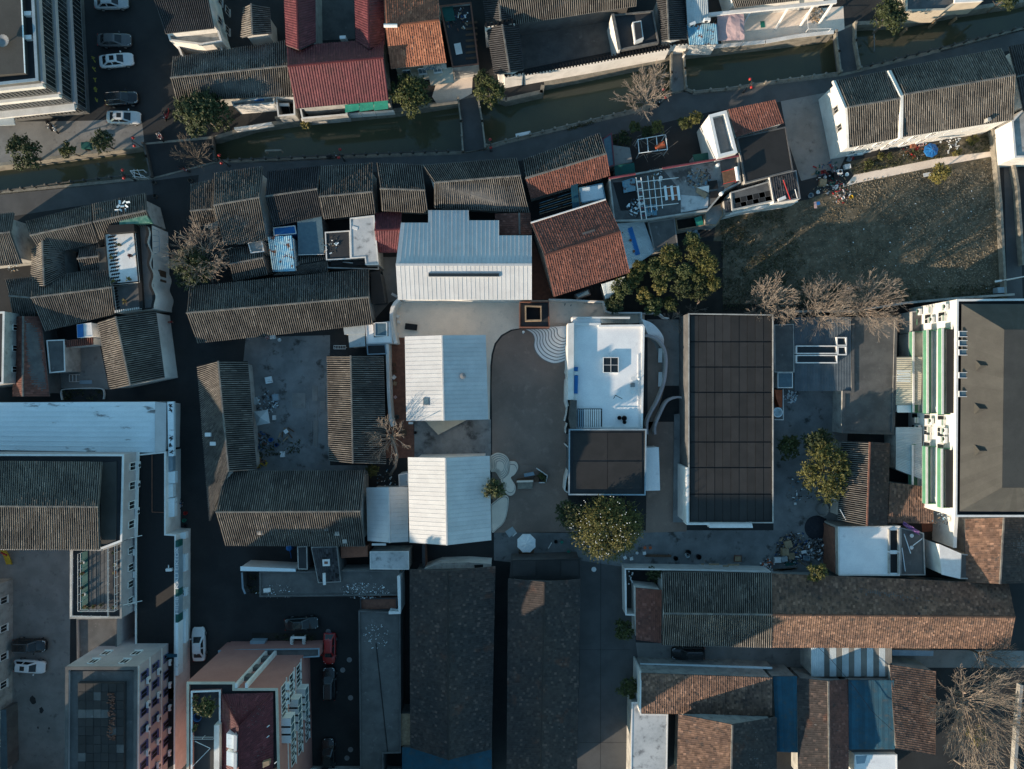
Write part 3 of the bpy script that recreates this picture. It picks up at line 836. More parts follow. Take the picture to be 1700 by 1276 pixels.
def loft(mb, rings, close_ends=True):
    k = len(rings[0]); vs = [v for r in rings for v in r]; fs = []
    for i in range(len(rings) - 1):
        for j in range(k):
            a = i * k + j; b = i * k + (j + 1) % k
            fs.append((a, b, b + k, a + k))
    if close_ends: fs += [tuple(range(k))[::-1], tuple((len(rings) - 1) * k + j for j in range(k))]
    return mb.add(vs, fs)
PAINT = {}
def paint(name, c, rough=.25):
    if name not in PAINT:
        m = mat('paint_' + name, c, tuple(v * .93 for v in c), 2.0, rough, spec=.6)
        m.node_tree.nodes['Principled BSDF'].inputs['Coat Weight'].default_value = .6
        PAINT[name] = m
    return PAINT[name]
def make_car(label, px, heading, colour, kind='sedan', sunroof=False, group=None):
    """body shell, cabin, glass, wheels, lights and mirrors; nose along +x before turning"""
    L, Wd, Hh = {'sedan': (4.65, 1.82, 1.46), 'suv': (4.6, 1.88, 1.68), 'hatch': (4.35, 1.8, 1.5)}[kind]
    pm = paint(*colour)
    p = W(px, .7); rz = heading
    root = empty('parked_car', (0, 0, 0), label, 'car', group)
    h = L / 2
    belt = .92 if kind != 'suv' else 1.05
    # body: cross-sections along the length, (x, half width, z bottom, z shoulder, z top)
    S = [(-h, .70, .42, .70, .80), (-h + .08, .80, .30, .82, belt - .06), (-h + .55, .88, .24, .86, belt), (-.9, .905, .22, .86, belt), (.4, .905, .22, .86, belt),
         (h - 1.15, .90, .22, .84, belt - .02), (h - .6, .87, .24, .78, belt - .12), (h - .2, .78, .28, .70, belt - .22), (h, .60, .38, .62, belt - .30)]
    rings = []
    for x, hw, zb, zs, zt in S:
        hw *= Wd / 1.82
        rings.append([(x, -hw * .9, zb), (x, -hw, zb + .14), (x, -hw, zs - .1), (x, -hw * .93, zs), (x, -hw * .78, zt), (x, -hw * .4, zt + .025), (x, hw * .4, zt + .025), (x, hw * .78, zt), (x, hw * .93, zs), (x, hw, zs - .1), (x, hw, zb + .14), (x, hw * .9, zb)])
    mb = MB(); loft(mb, rings); body = mb.build('body', pm, root, smooth=True)
    # cabin outline at belt and roof
    if kind == 'sedan': xb0, xr0, xr1, xb1 = -1.75, -1.0, .25, 1.05
    elif kind == 'suv': xb0, xr0, xr1, xb1 = -2.12, -1.75, .35, 1.1
    else: xb0, xr0, xr1, xb1 = -2.02, -1.45, .25, 1.05
    wb, wr = Wd / 2 * .80, Wd / 2 * .60
    def ring(x0, x1, hw, z, cv): return [(x0, -hw * .9, z), (x0 + .1, -hw, z), (x1 - .12, -hw, z), (x1, -hw * .86, z), (x1 + cv, 0, z), (x1, hw * .86, z), (x1 - .12, hw, z), (x0 + .1, hw, z), (x0, hw * .9, z), (x0 - cv, 0, z)]
    mb = MB(); loft(mb, [ring(xb0, xb1, wb, belt - .02, .1), ring(xr0 - .05, xr1 + .05, wr * 1.03, Hh - .07, .06), ring(xr0, xr1, wr * .98, Hh - .02, .05), ring(xr0 + .2, xr1 - .2, wr * .7, Hh, .03)])
    mb.build('cabin', pm, root, smooth=False)
    def gl(name, q, nrm, th=.02):
        q = [Vector(v) for v in q]; c = ctr(q); q = [c + (v - c) * .9 + Vector(nrm) * th for v in q]
        return MB().prism([v - Vector(nrm) * .03 for v in q], q).build(name, 'glass_dark', root)
    zt = Hh - .1
    gl('windscreen', [(xb1 + .04, -wb * .84, belt), (xb1 + .04, wb * .84, belt), (xr1 + .07, wr * .86, zt), (xr1 + .07, -wr * .86, zt)], (.6, 0, .55), .06)
    gl('rear_window', [(xb0 - .04, -wb * .84, belt), (xb0 - .04, wb * .84, belt), (xr0 - .07, wr * .86, zt), (xr0 - .07, -wr * .86, zt)], (-.6, 0, .55), .05)
    xm = (xb0 + xb1) / 2 - .1
    for s in (-1, 1):
        for x0b, x1b, x0r, x1r in ((xb0 + .2, xm - .05, xr0 + .08, (xr0 + xr1) / 2 - .05), (xm + .05, xb1 - .2, (xr0 + xr1) / 2 + .05, xr1 - .02)):
            gl('side_window', [(x0b, s * wb, belt + .02), (x1b, s * wb, belt + .02), (x1r, s * wr, zt), (x0r, s * wr, zt)], (0, s * .8, .3), .03)
    if sunroof: MB().box(((xr0 + xr1) / 2 + .1, 0, Hh - .005), (.62, wr * 1.15, .03)).build('sunroof', 'glass_dark', root)
    for sx in (-1, 1):
        for sy in (-1, 1):
            c = (sx * L * .29, sy * (Wd / 2 - .10), .32)
            wmb = MB(); wmb.tube((c[0], c[1] - .11, c[2]), (c[0], c[1] + .11, c[2]), .32, .32, 14)
            o = wmb.build('wheel', 'rubber', root)
            MB().tube((c[0], c[1] + sy * .10, c[2]), (c[0], c[1] + sy * .125, c[2]), .2, .2, 10).build('rim', 'metal_grey', o)
    for s in (-1, 1):
        MB().prism([(h - .32, s * .48, .62), (h - .02, s * .46, .58), (h - .12, s * .68, .58), (h - .42, s * .78, .64)], [(h - .36, s * .46, belt - .17), (h - .06, s * .44, belt - .25), (h - .16, s * .66, belt - .25), (h - .46, s * .75, belt - .16)]).build('headlight', 'white_plastic', root)
        MB().box((-h + .06, s * .62, .74), (.1, .36, .16)).build('tail_light', 'red_paint', root)
        MB().box((xb1 - .25, s * (Wd / 2 + .06), belt + .05), (.14, .22, .12)).build('mirror', pm, root)
        MB().box((xm, s * Wd / 2 * .995, belt - .22), (.16, .03, .03)).build('door_handle', pm, root)
    if kind == 'suv':
        for s in (-1, 1): MB().tube((xr0 + .15, s * wr * .92, Hh + .03), (xr1 - .1, s * wr * .92, Hh + .03), .025, .025, 6).build('roof_rail', 'metal_grey', root)
    MB().box((h - .02, 0, .52), (.06, .9, .16)).build('grille', 'black', root)
    MB().box((-h + .01, 0, .60), (.03, .45, .12)).build('number_plate', 'blue_bright', root)
    p.z = 0.02
    root.location = p; root.rotation_euler = (0, 0, rz)
    return root

# people: one continuous skinned body
def make_person(label, px, rz, shirt, trousers, pose='stand', group=None, seat=0.0, hair='black'):
    p = W(px, .6)
    J = {'pelvis': (0, 0, .93), 'chest': (0, 0, 1.25), 'neck': (0, 0, 1.46), 'head': (.02, 0, 1.58), 'crown': (.02, 0, 1.70)}
    if pose == 'stand':
        J.update(hipL=(0, .1, .9), kneeL=(.10, .11, .5), ankL=(-.03, .11, .08), toeL=(.14, .12, .04), hipR=(0, -.1, .9), kneeR=(-.02, -.11, .5), ankR=(-.18, -.11, .1), toeR=(-.02, -.12, .04),
                 shL=(0, .19, 1.40), elL=(-.08, .25, 1.13), wrL=(.05, .24, .90), shR=(0, -.19, 1.40), elR=(.02, -.25, 1.13), wrR=(.15, -.22, .92))
    else:
        J.update(pelvis=(-.1, 0, .82), chest=(-.05, 0, 1.12), neck=(0, 0, 1.33), head=(.04, 0, 1.45), crown=(.05, 0, 1.57),
                 hipL=(-.08, .11, .78), kneeL=(.33, .14, .66), ankL=(.32, .12, .32), toeL=(.46, .13, .28), hipR=(-.08, -.11, .78), kneeR=(.33, -.14, .66), ankR=(.32, -.12, .32), toeR=(.46, -.13, .28),
                 shL=(0, .19, 1.27), elL=(.18, .27, 1.07), wrL=(.43, .24, 1.03), shR=(0, -.19, 1.27), elR=(.18, -.27, 1.07), wrR=(.43, -.24, 1.03))
    E = [('pelvis', 'chest'), ('chest', 'neck'), ('neck', 'head'), ('head', 'crown')]
    for s in 'LR': E += [('pelvis', 'hip' + s), ('hip' + s, 'knee' + s), ('knee' + s, 'ank' + s), ('ank' + s, 'toe' + s), ('neck', 'sh' + s), ('sh' + s, 'el' + s), ('el' + s, 'wr' + s)]
    Rr = {'pelvis': .15, 'chest': .165, 'neck': .065, 'head': .105, 'crown': .085, 'hip': .10, 'knee': .065, 'ank': .045, 'toe': .035, 'sh': .07, 'el': .05, 'wr': .04}
    names = list(J); idx = {n: i for i, n in enumerate(names)}
    # hands: palm and five fingers as short chains
    V = [J[n] for n in names]; R2 = [Rr.get(n, Rr.get(n[:-1], .05)) for n in names]; EE = [(idx[a], idx[b]) for a, b in E]
    for s, sy in (('L', 1), ('R', -1)):
        wv = Vector(J['wr' + s]); el = Vector(J['el' + s]); d = (wv - el).normalized()
        palm = wv + d * .08; V.append(tuple(palm)); R2.append(.04); pi = len(V) - 1; EE.append((idx['wr' + s], pi))
        sd = d.cross(Vector((0, 0, 1)))
        sd = sd.normalized() if sd.length > .1 else Vector((0, 1, 0))
        for f in range(5):
            q = palm + d * (.07 if f < 4 else .02) + sd * ((f - 1.5) * .021 if f < 4 else -sy * .055); V.append(tuple(q)); R2.append(.010); EE.append((pi, len(V) - 1))
            q2 = q + d * (.03 + .008 * (f in (1, 2))) + Vector((0, 0, -.02)); V.append(tuple(q2)); R2.append(.008); EE.append((len(V) - 2, len(V) - 1))
    me = bpy.data.meshes.new('person'); me.from_pydata(V, EE, [])
    o = bpy.data.objects.new('person', me); COL.objects.link(o)
    md = o.modifiers.new('skin', 'SKIN')
    for i, v in enumerate(me.skin_vertices[0].data): v.radius = (R2[i] * .85, R2[i] * (1.0))
    me.skin_vertices[0].data[0].use_root = True
    o.modifiers.new('sub', 'SUBSURF').levels = 1
    dg = bpy.context.evaluated_depsgraph_get(); ev = o.evaluated_get(dg)
    m2 = bpy.data.meshes.new_from_object(ev)
    bpy.data.objects.remove(o)
    m2.name = 'person'
    for k in ('skin', shirt, trousers, hair): m2.materials.append(M(k))
    zc = J['chest'][2]; zp = J['pelvis'][2]
    for f in m2.polygons:
        c = f.center
        r = math.hypot(c.x - J['chest'][0], c.y)
        if c.z > J['neck'][2] + .02: f.material_index = 3 if (c.z > J['head'][2] + .04 or c.x < J['head'][0] - .03) else 0
        elif abs(c.y) > .16 and (Vector(c) - Vector(J['wrL'] if c.y > 0 else J['wrR'])).length < .13: f.material_index = 0
        elif c.z > zp - .02 and not (c.x > .2 and c.z < zp + .05): f.material_index = 1
        else: f.material_index = 2
        f.use_smooth = True
    person = bpy.data.objects.new('person', m2); COL.objects.link(person)
    person.location = (p.x, p.y, .02 + seat); person.rotation_euler = (0, 0, rz)
    # nose and ears as part of the face
    mb = MB(); hd = Vector(J['head'])
    mb.box(hd + Vector((.10, 0, -.01)), (.04, .03, .05)); 
    for s in (-1, 1): mb.box(hd + Vector((0, s * .10, 0)), (.05, .02, .06)); mb.box(hd + Vector((.092, s * .035, .03)), (.012, .02, .012))
    f = mb.build('face', 'skin', None); f.parent = person; f.location = f.location
    return tag(person, label, 'person', group)
def make_scooter(label, px, rz, colour, group=None):
    p = W(px, .5)
    root = empty('scooter', (0, 0, 0), label, 'scooter', group)
    mb = MB(); loft(mb, [[(x, -w_, z0), (x, -w_ * 1.1, (z0 + z1) / 2), (x, -w_ * .6, z1), (x, w_ * .6, z1), (x, w_ * 1.1, (z0 + z1) / 2), (x, w_, z0)] for x, w_, z0, z1 in ((-.85, .06, .5, .66), (-.6, .15, .35, .72), (-.2, .16, .28, .70), (-.05, .14, .25, .34), (.25, .14, .25, .33), (.42, .16, .3, .85), (.55, .10, .4, .98))])
    mb.build('body', paint(*colour), root, smooth=True)
    mb = MB(); loft(mb, [[(x, -w_, z), (x, -w_ * .8, z + .08), (x, w_ * .8, z + .08), (x, w_, z)] for x, w_, z in ((-.75, .08, .70), (-.5, .15, .70), (-.1, .13, .70), (0, .08, .70))])
    mb.build('seat', 'black', root)
    for x in (-.62, .62):
        MB().tube((x, -.05, .24), (x, .05, .24), .24, .24, 14).build('wheel', 'rubber', root)
    mb = MB(); mb.tube((.62, 0, .24), (.46, 0, 1.0), .03); mb.tube((.44, -.34, 1.03), (.44, .34, 1.03), .02); mb.build('handlebar', 'metal_dark', root)
    for s in (-1, 1): MB().box((.46, s * .3, 1.15), (.03, .12, .08)).build('mirror', 'metal_grey', root)
    MB().lathe((.58, 0, .85), [(.07, 0), (.09, .05), (.05, .1)], 8).build('headlight', 'white_plastic', root)
    p.z = .02; root.location = p; root.rotation_euler = (0, 0, rz)
    return root
def lantern_post(px, ang, group='posts with two red lanterns'):
    """canal-side post with a cross arm and two hanging red lanterns; px: mid of the two lanterns"""
    h = 3.4; p = W(px, h - .4)
    root = empty('lantern_post', (p.x, p.y, 0), 'dark post with a pair of round red lanterns beside the canal', 'street lamp', group)
    d = Vector((math.cos(ang), math.sin(ang), 0)); a = Vector((p.x, p.y, 0))
    MB().lathe(a, [(.16, 0), (.16, .25), (.07, .35), (.055, h), (.02, h + .2)], 8).build('pole', 'metal_dark', root)
    MB().tube(a - d * .6 + Vector((0, 0, h - .1)), a + d * .6 + Vector((0, 0, h - .1)), .03).build('arm', 'metal_dark', root)
    for s in (-1, 1):
        c = a + d * s * .55 + Vector((0, 0, h - .62))
        o = MB().lathe(c, [(.05, -.02), (.15, .06), (.2, .16), (.2, .24), (.15, .33), (.06, .38), (.02, .42)], 12).build('lantern', 'red_paint', root, smooth=True)
        MB().lathe(c + Vector((0, 0, -.25)), [(.03, 0), (.05, .12), (.02, .24)], 6).build('tassel', 'yellow', o)
    return root
def parasol(label, px, r, h, m, n=8, rot=.2, m2='metal_grey'):
    p = W(px, h); R = WL(r, h)
    root = empty('parasol', (p.x, p.y, 0), label, 'parasol')
    top = Vector((p.x, p.y, h + R * .28))
    ang = [rot + 2 * math.pi * i / n for i in range(n)]
    rim = [Vector((p.x + R * math.cos(a), p.y + R * math.sin(a), h)) for a in ang]
    for i in range(n):
        a, b = rim[i], rim[(i + 1) % n]; mid = (a + b) / 2 * .985 + Vector((p.x, p.y, h)) * .015
        mb = MB(); m1 = top.lerp(mid, .5) - Vector((0, 0, .06)); q = [top, top.lerp(a, .5) , a, mid, b, top.lerp(b, .5)]
        mb.add([top, top.lerp(a, .5), a, mid, b, top.lerp(b, .5), m1], [(0, 1, 6), (1, 2, 3, 6), (3, 4, 5, 6), (5, 0, 6)])
        lo = [v - Vector((0, 0, .16)) for v in (a, mid, b)]
        mb.add([a, mid, b] + lo, [(0, 1, 4, 3), (1, 2, 5, 4)])
        mb.build('canopy_panel', m, root)
        MB().tube(top - Vector((0, 0, .05)), a - Vector((0, 0, .05)), .015, .015, 4).build('rib', m2, root)
    MB().tube((p.x, p.y, 0), top + Vector((0, 0, .12)), .03, .025, 8).build('pole', m2, root)
    MB().lathe((p.x, p.y, 0), [(.3, 0), (.3, .1), (.08, .14), (.05, .3)], 12).build('base', 'stone_dark', root)
    return root

# small things
def chair_proto():
    root = empty('garden_chair', (0, 0, 0), 'x', 'chair')
    MB().prism([(-.22, -.23, .40), (.22, -.23, .42), (.22, .23, .42), (-.22, .23, .40)], [(-.22, -.23, .44), (.23, -.23, .46), (.23, .23, .46), (-.22, .23, .44)]).build('seat', 'white_plastic', root)
    mb = MB()
    for i in range(5): y = -.18 + i * .09; mb.tube((-.22, y, .44), (-.32, y, .86), .018, .018, 5)
    mb.tube((-.32, -.22, .86), (-.32, .22, .86), .03); mb.build('backrest', 'white_plastic', root)
    for sx in (-1, 1):
        for sy in (-1, 1): MB().tube((sx * .2, sy * .21, .42), (sx * .25, sy * .25, 0), .022, .018, 5).build('leg', 'white_plastic', root)
    for s in (-1, 1):
        mb = MB(); mb.tube((-.26, s * .25, .64), (.2, s * .26, .62), .022); mb.tube((.2, s * .26, .62), (.2, s * .24, .42), .02); mb.build('armrest', 'white_plastic', root)
    return root
def stool_proto(m, name='stool', r=.19):
    root = empty(name, (0, 0, 0), 'x', 'stool')
    MB().slab([Vector((x * r, y * r)) for x, y in ((-1, -1), (1, -1), (1, 1), (-1, 1))], .40, .44).build('seat', m, root)
    for sx in (-1, 1):
        for sy in (-1, 1): MB().tube((sx * r * .85, sy * r * .85, .4), (sx * r * 1.05, sy * r * 1.05, 0), .02, .02, 5).build('leg', m, root)
    return root
def pot_plant(label, px, z0=0., r=.2, h=.35, m='leaf_mid', pot='terracotta', group=None, leaf=.35, seed=1):
    p = W(px, z0 + h)
    root = empty('potted_plant', (p.x, p.y, z0), label, 'plant', group)
    MB().lathe((p.x, p.y, z0), [(r * .7, 0), (r, h), (r * 1.08, h), (r * .95, h - .03), (.02, h - .03)], 10).build('pot', pot, root)
    V, F, t = leaf_cloud([(p.x, p.y, z0 + h + leaf * .6)], [(leaf, leaf, leaf * .8)], 90, .07, seed=seed, shell=.3)
    np_obj('foliage', V, F, m, root, t)
    return root
def basin(label, px, z0=0., r=.3, h=.25, m='metal_dark', group=None, cat='tub', name='tub'):
    p = W(px, z0 + h)
    return MB().lathe((p.x, p.y, z0), [(r * .82, 0), (r, h), (r * 1.06, h), (r * .93, h - .02), (r * .78, .04), (.01, .04)], 14).build(name, m, label=label, cat=cat, group=group)
def crate(label, px, w_, d, h, m, rot=0., z0=0., name='crate', cat='crate', group=None):
    """open-topped slatted or plastic box"""
    p = W(px, z0 + h); mb = MB(); t = .03
    root = empty(name, (p.x, p.y, z0), label, cat, group)
    R_ = Matrix.Rotation(rot, 3, 'Z')
    def bx(nm, c, s): MB().box(Vector((p.x, p.y, z0)) + R_ @ Vector(c), s, rot).build(nm, m, root)
    bx('bottom', (0, 0, .02), (w_, d, .04))
    for s in (-1, 1):
        bx('side', (s * (w_ / 2 - t / 2), 0, h / 2 + .02), (t, d, h - .04)); bx('side', (0, s * (d / 2 - t / 2), h / 2 + .02), (w_ - 2 * t, t, h - .04))
    return root
def carton(label, px, w_, d, h, m='cardboard', rot=0., z0=0., group=None, name='carton', cat='box'):
    """closed box with two lid flaps a little ajar"""
    p = W(px, z0 + h); c = Vector((p.x, p.y, z0)); R_ = Matrix.Rotation(rot, 3, 'Z')
    root = empty(name, c, label, cat, group)
    MB().box(c + Vector((0, 0, h / 2)), (w_, d, h), rot).build('body', m, root, bevel=.012)
    for s in (-1, 1):
        MB().box(c + R_ @ Vector((s * w_ * .25, 0, h + .03)), (w_ * .49, d, .015), rot, Matrix.Rotation(-s * .1, 3, 'Y')).build('flap', m, root)
    return root
def board(label, px, w_, d, m, rot=0., z0=0.02, th=.04, name='board', cat='board', tilt=0., group=None):
    p = W(px, z0); mb = MB()
    mb.box(Vector((p.x, p.y, z0 + th / 2 + abs(tilt) * d / 2)), (w_, d, th), rot, Matrix.Rotation(tilt, 3, 'X') if tilt else None)
    return mb.build(name, m, label=label, cat=cat, group=group, bevel=.008)
def solar_heater(label, px, z, rot, w_=1.5, d=1.9, tubes='glass_dark', frame='metal_grey'):
    """tank along the top edge, rack of glass tubes sloping down from it (local -y)"""
    p = W(px, z + .7); c = Vector((p.x, p.y, z)); R_ = Matrix.Rotation(rot, 3, 'Z')
    root = empty('solar_water_heater', c, label, 'water heater')
    T = lambda v: c + R_ @ Vector(v)
    MB().tube(T((-w_ / 2 - .1, d / 2, 1.15)), T((w_ / 2 + .1, d / 2, 1.15)), .23, .23, 14).build('tank', 'white_plastic', root, smooth=False)
    n = 14
    for i in range(n):
        x = -w_ / 2 + w_ * (i + .5) / n
        MB().tube(T((x, d / 2, 1.0)), T((x, -d / 2, .2)), .035, .035, 6).build('glass_tube', tubes, root)
    MB().prism([T((-w_ / 2, d / 2 - .1, .9)), T((w_ / 2, d / 2 - .1, .9)), T((w_ / 2, -d / 2, .10)), T((-w_ / 2, -d / 2, .10))], [T((-w_ / 2, d / 2 - .1, .92)), T((w_ / 2, d / 2 - .1, .92)), T((w_ / 2, -d / 2, .12)), T((-w_ / 2, -d / 2, .12))]).build('reflector', 'metal_dark', root)
    for s in (-1, 1):
        mb = MB(); mb.tube(T((s * w_ / 2, d / 2, 1.1)), T((s * w_ / 2, -d / 2, .18)), .03); mb.tube(T((s * w_ / 2, d / 2, 1.0)), T((s * w_ / 2, d / 2, 0)), .03); mb.tube(T((s * w_ / 2, -d / 2, .2)), T((s * w_ / 2, -d / 2, 0)), .03)
        mb.build('frame', frame, root)
    return root
def ac_unit(root, c, rot, s=1.0):
    """outdoor unit as a part of a building"""
    o = MB().box(c, (.85 * s, .34 * s, .6 * s), rot).build('air_conditioner', 'white_plastic', root, bevel=.02)
    R_ = Matrix.Rotation(rot, 3, 'Z'); f = Vector(c) + R_ @ Vector((-.1, -.175 * s, 0))
    mb = MB(); d = R_ @ Vector((0, -1, 0)); mb.tube(f, f + d * .03, .23 * s, .23 * s, 12); mb.build('fan_grille', 'metal_dark', o)
    return o
def rubbish(label, px, r, n, z0=0.01, seed=1, mats=('cardboard', 'white_plastic', 'metal_dark', 'wood_pale', 'cloth_blue', 'bark'), h=.5, name='rubbish_heap', cat='rubbish', big=.3, sx=1.0):
    """a heap nobody could count: chips and scraps"""
    g = random.Random(seed); c = W(px); R = WL(r)
    for k, mm in enumerate(mats):
        mb = MB()
        for i in range(n // len(mats)):
            a = g.uniform(0, 6.28); q = math.sqrt(g.random()) * R; hh = h * (1 - q / R) ** .7
            s = g.uniform(.06, big)
            mb.box(Vector((c.x + q * sx * math.cos(a) + g.gauss(0, R * .12), c.y + q * math.sin(a), z0 + g.uniform(.03, max(.05, hh)))), (s * g.uniform(.5, 2.2), s * .7, .03), g.uniform(0, 6.28), Matrix.Rotation(g.uniform(-.8, .8), 3, 'X'))
        if k == 0:
            root = mb.build(name, mm, label=label, kind='stuff')
        else: mb.build('scraps', mm, root, kind='stuff')
    return root
# ------------------------------------------------------------------ buildings
UP = Vector((0, 0, 1))
def band(root, A, B, z, h, m, depth=.12, name='band'):
    d = Vector((B.x - A.x, B.y - A.y, 0)); L = d.length; d.normalize(); nn = Vector((d.y, -d.x, 0))
    c = Vector(((A.x + B.x) / 2, (A.y + B.y) / 2, z + h / 2)) + nn * (depth / 2)
    return MB().box(c, (L, depth, h), math.atan2(d.y, d.x)).build(name, m, root)
def at(root, name, poly, z0, z1, m, ref=None, **k):
    """slab part over a pixel outline seen at height z1"""
    P = [W(p, z1 if ref is None else ref) for p in poly]
    return MB().slab(P, z0, z1).build(name, m, root, **k)
def skylight(root, px, w_, d, z, rot=0., frame='white_paint', glass='glass_blue', bars=True, h=.25, name='skylight'):
    p = W(px, z + h); c = Vector((p.x, p.y, z)); R_ = Matrix.Rotation(rot, 3, 'Z'); t = .08
    mb = MB()
    for s in (-1, 1):
        mb.box(c + R_ @ Vector((s * (w_ / 2), 0, h / 2)), (t, d + t, h), rot); mb.box(c + R_ @ Vector((0, s * (d / 2), h / 2 - .002)), (w_ - t, t, h), rot)
    if bars: mb.box(c + Vector((0, 0, h - .03)), (.05, d, .05), rot); mb.box(c + Vector((0, 0, h - .031)), (w_, .05, .05), rot)
    o = mb.build(name, frame, root)
    MB().box(c + Vector((0, 0, h - .09)), (w_ - .06, d - .06, .03), rot).build('pane', glass, o)
    return o
def rails(root, pts, z, m='white_paint', h=.9, name='railing', step=1.0, r=.025):
    P = [W(p, z + h) for p in pts]; mb = MB()
    for a, b in zip(P[:-1], P[1:]):
        for f in (1.0, .5): mb.tube((a.x, a.y, z + h * f), (b.x, b.y, z + h * f), r, r, 5)
        n = max(1, int((b - a).length / step))
        for i in range(n + 1):
            q = a.lerp(b, i / n); mb.tube((q.x, q.y, z), (q.x, q.y, z + h), r, r, 5)
    return mb.build(name, m, root)

# ---- north-west block
reg(0, 0)
o = flat('tall office block with mauve window bands and a dark gutter roof', [(-430, -330), (200, -330), (245, 515), (-430, 588)], 10.4, 'bitumen_dark', 'plaster_dark', .7, .3, 'blue_metal', name='office_block')
at(o, 'roof_platform', [(-430, -330), (122, -330), (160, 466), (-430, 512)], 9.6, 10.5, 'felt_grey')
at(o, 'platform_edge', [(118, -330), (126, -330), (163, 470), (156, 466)], 10.5, 10.56, 'white_worn')
se, ne = W((245, 515), 10.4), W((200, -330), 10.4); sw = W((-430, 588), 10.4)
for k, z in enumerate((.9, 4.0, 7.1)):
    windows(o, se, ne, [z], 2.1, 13, 1.2, 'glass_dark', 'metal_grey', .3, False)
    windows(o, sw, se, [z], 1.6, 22, .9, 'glass_dark', 'metal_grey', .4, False)
    band(o, se, ne, z + 2.25, .6, 'mauve', .3, 'spandrel'); band(o, sw, se, z + 1.95, .6, 'plaster', .4, 'spandrel')
band(o, sw, se, 3.2, .3, 'plaster', .9, 'canopy_slab')
at(o, 'entrance_canopy', [(-300, 735), (85, 740), (95, 800), (-300, 815)], 3.0, 3.15, 'pale_sheet')
for y in (85, 238): at(o, 'roof_box', [(152, y - 14), (200, y - 16), (200, y + 10), (152, y + 12)], 9.7, 10.3, 'white_paint')
p = W((25, 265), 10.9); dish = MB().lathe((p.x, p.y, 10.5), [(.05, 0), (.06, .35), (.75, .6), (.8, .62), (.3, .42)], 14).build('roof_dish', 'metal_grey', o)
o = gable('two-storey black-roofed house with a white end wall by the car park', [(880, -330), (1275, -345)], [(950, -110), (1315, -120)], [(1062, 215), (1376, 180)], 5.6, 7.4, 'black', 'plaster', 'tiled_house')
e0 = W((1376, 180), 5.6); windows(o, e0, e0 + Vector((0, 9, 0)), [1.0, 3.4], 1.2, 3, .9, 'glass_dark', 'plaster_old')
o = flat('low white annex with a small walled yard behind the car park', [(1075, 215), (1400, 185), (1425, 265), (1290, 285), (1090, 260)], 3.4, 'plaster_old', 'plaster', .4, .2, name='annex')
wall_line('broken wall round the little brown yard', [(1135, 270), (1175, 370), (1425, 345), (1420, 270)], 2.0, .2, 'plaster_old', 'plaster')
sheet('yard_floor', [(1180, 275), (1420, 270), (1420, 345), (1185, 365)], .02, 'brick')
gable('small steep house with one sunlit grey slope beside the maroon roof', [(1570, 45), (1553, 240)], [(1613, 25), (1622, 222)], [(1730, 45), (1742, 212)], 4.4, 5.6, 'grey', 'plaster')
gable('long grey-tiled house behind the big evergreen', [(1108, 372), (1860, 262)], [(1095, 500), (1864, 422)], [(1133, 648), (1874, 612)], 3.9, 5.7, 'grey', 'plaster_old')
o = flat('white balcony strip with a blue sheet below the long house', [(1485, 650), (1760, 610), (1760, 660), (1500, 682)], 2.6, 'plaster_old', 'plaster', .5, .12, name='balcony')
at(o, 'blue_cover', [(1632, 622), (1690, 615), (1690, 640), (1632, 645)], 2.15, 2.4, 'blue_bright')
wall_line('white quay wall beside the big evergreen', [(1505, 825), (1625, 810), (1745, 790)], 1.1, .2, 'plaster', 'plaster')

# ---- maroon courtyard building
reg(1, 0)
o = gable('large maroon-tiled building around a dark courtyard', [(215, 300), (842, 250)], [(222, 425), (838, 370)], [(276, 695), (872, 640)], 5.2, 7.6, 'maroon', 'plaster_old', 'courtyard_building', 'building', capm='tile_maroon')
gable(None, [(190, -300), (215, 290)], [(275, -300), (292, 318)], [(398, -300), (402, 270)], 5.3, 6.7, 'maroon', 'plaster_old', root=o, capm='tile_maroon')
gable(None, [(648, -300), (662, 262)], [(735, -300), (746, 312)], [(835, -300), (845, 292)], 5.3, 6.7, 'maroon', 'plaster_old', root=o, capm='tile_maroon')
sheet('inner_court', [(400, -300), (650, -300), (655, 250), (402, 260)], .02, 'roof_concrete')
at(o, 'court_wall_box', [(555, 228), (595, 226), (595, 246), (557, 248)], 1.2, 4.6, 'white_paint')
o = flat('narrow kitchen yard between the maroon roof and the canal', [(300, 690), (600, 665), (605, 735), (315, 760)], 2.4, 'earth_dark', 'plaster_old', 1.9, .14, 'plaster', name='kitchen_yard', cat='yard')
o = empty('green_awning', W((730, 690)), 'bright green three-panel awning below the maroon roof', 'awning')
for i in range(3):
    x0, x1 = 590 + i * 93, 590 + (i + 1) * 93 - 3
    a, b, c, d = W((x0, 672 - i * 10), 3.3), W((x1, 664 - i * 10), 3.3), W((x1 + 2, 705 - i * 4), 2.7), W((x0 + 2, 722 - i * 7), 2.7)
    MB().prism([v - UP * .03 for v in (a, b, c, d)], [a, b, c, d]).build('awning_panel', 'green_plastic', o)
    MB().tube(d, Vector((d.x, d.y, 0)), .03).build('post', 'metal_grey', o)
wall_line('white-capped quay wall under the green awning', [(310, 765), (600, 735), (905, 712)], 1.0, .2, 'plaster', 'plaster')
o = gable('orange-tiled house with a cream front over the canal', [(835, -90), (1190, -130)], [(850, 172), (1197, 130)], [(886, 440), (1242, 400)], 6.0, 8.2, 'orange', 'cream', capm='tile_orange', tile2='orange')
fw = W((905, 440), 5.4), W((1250, 402), 5.4)
at(o, 'balcony_slab', [(925, 470), (1280, 430), (1290, 525), (1140, 545), (1130, 495), (940, 510)], 2.8, 3.0, 'cream')
windows(o, fw[0], fw[1], [3.3], 1.4, 3, 1.0, 'glass_blue', 'white_paint')
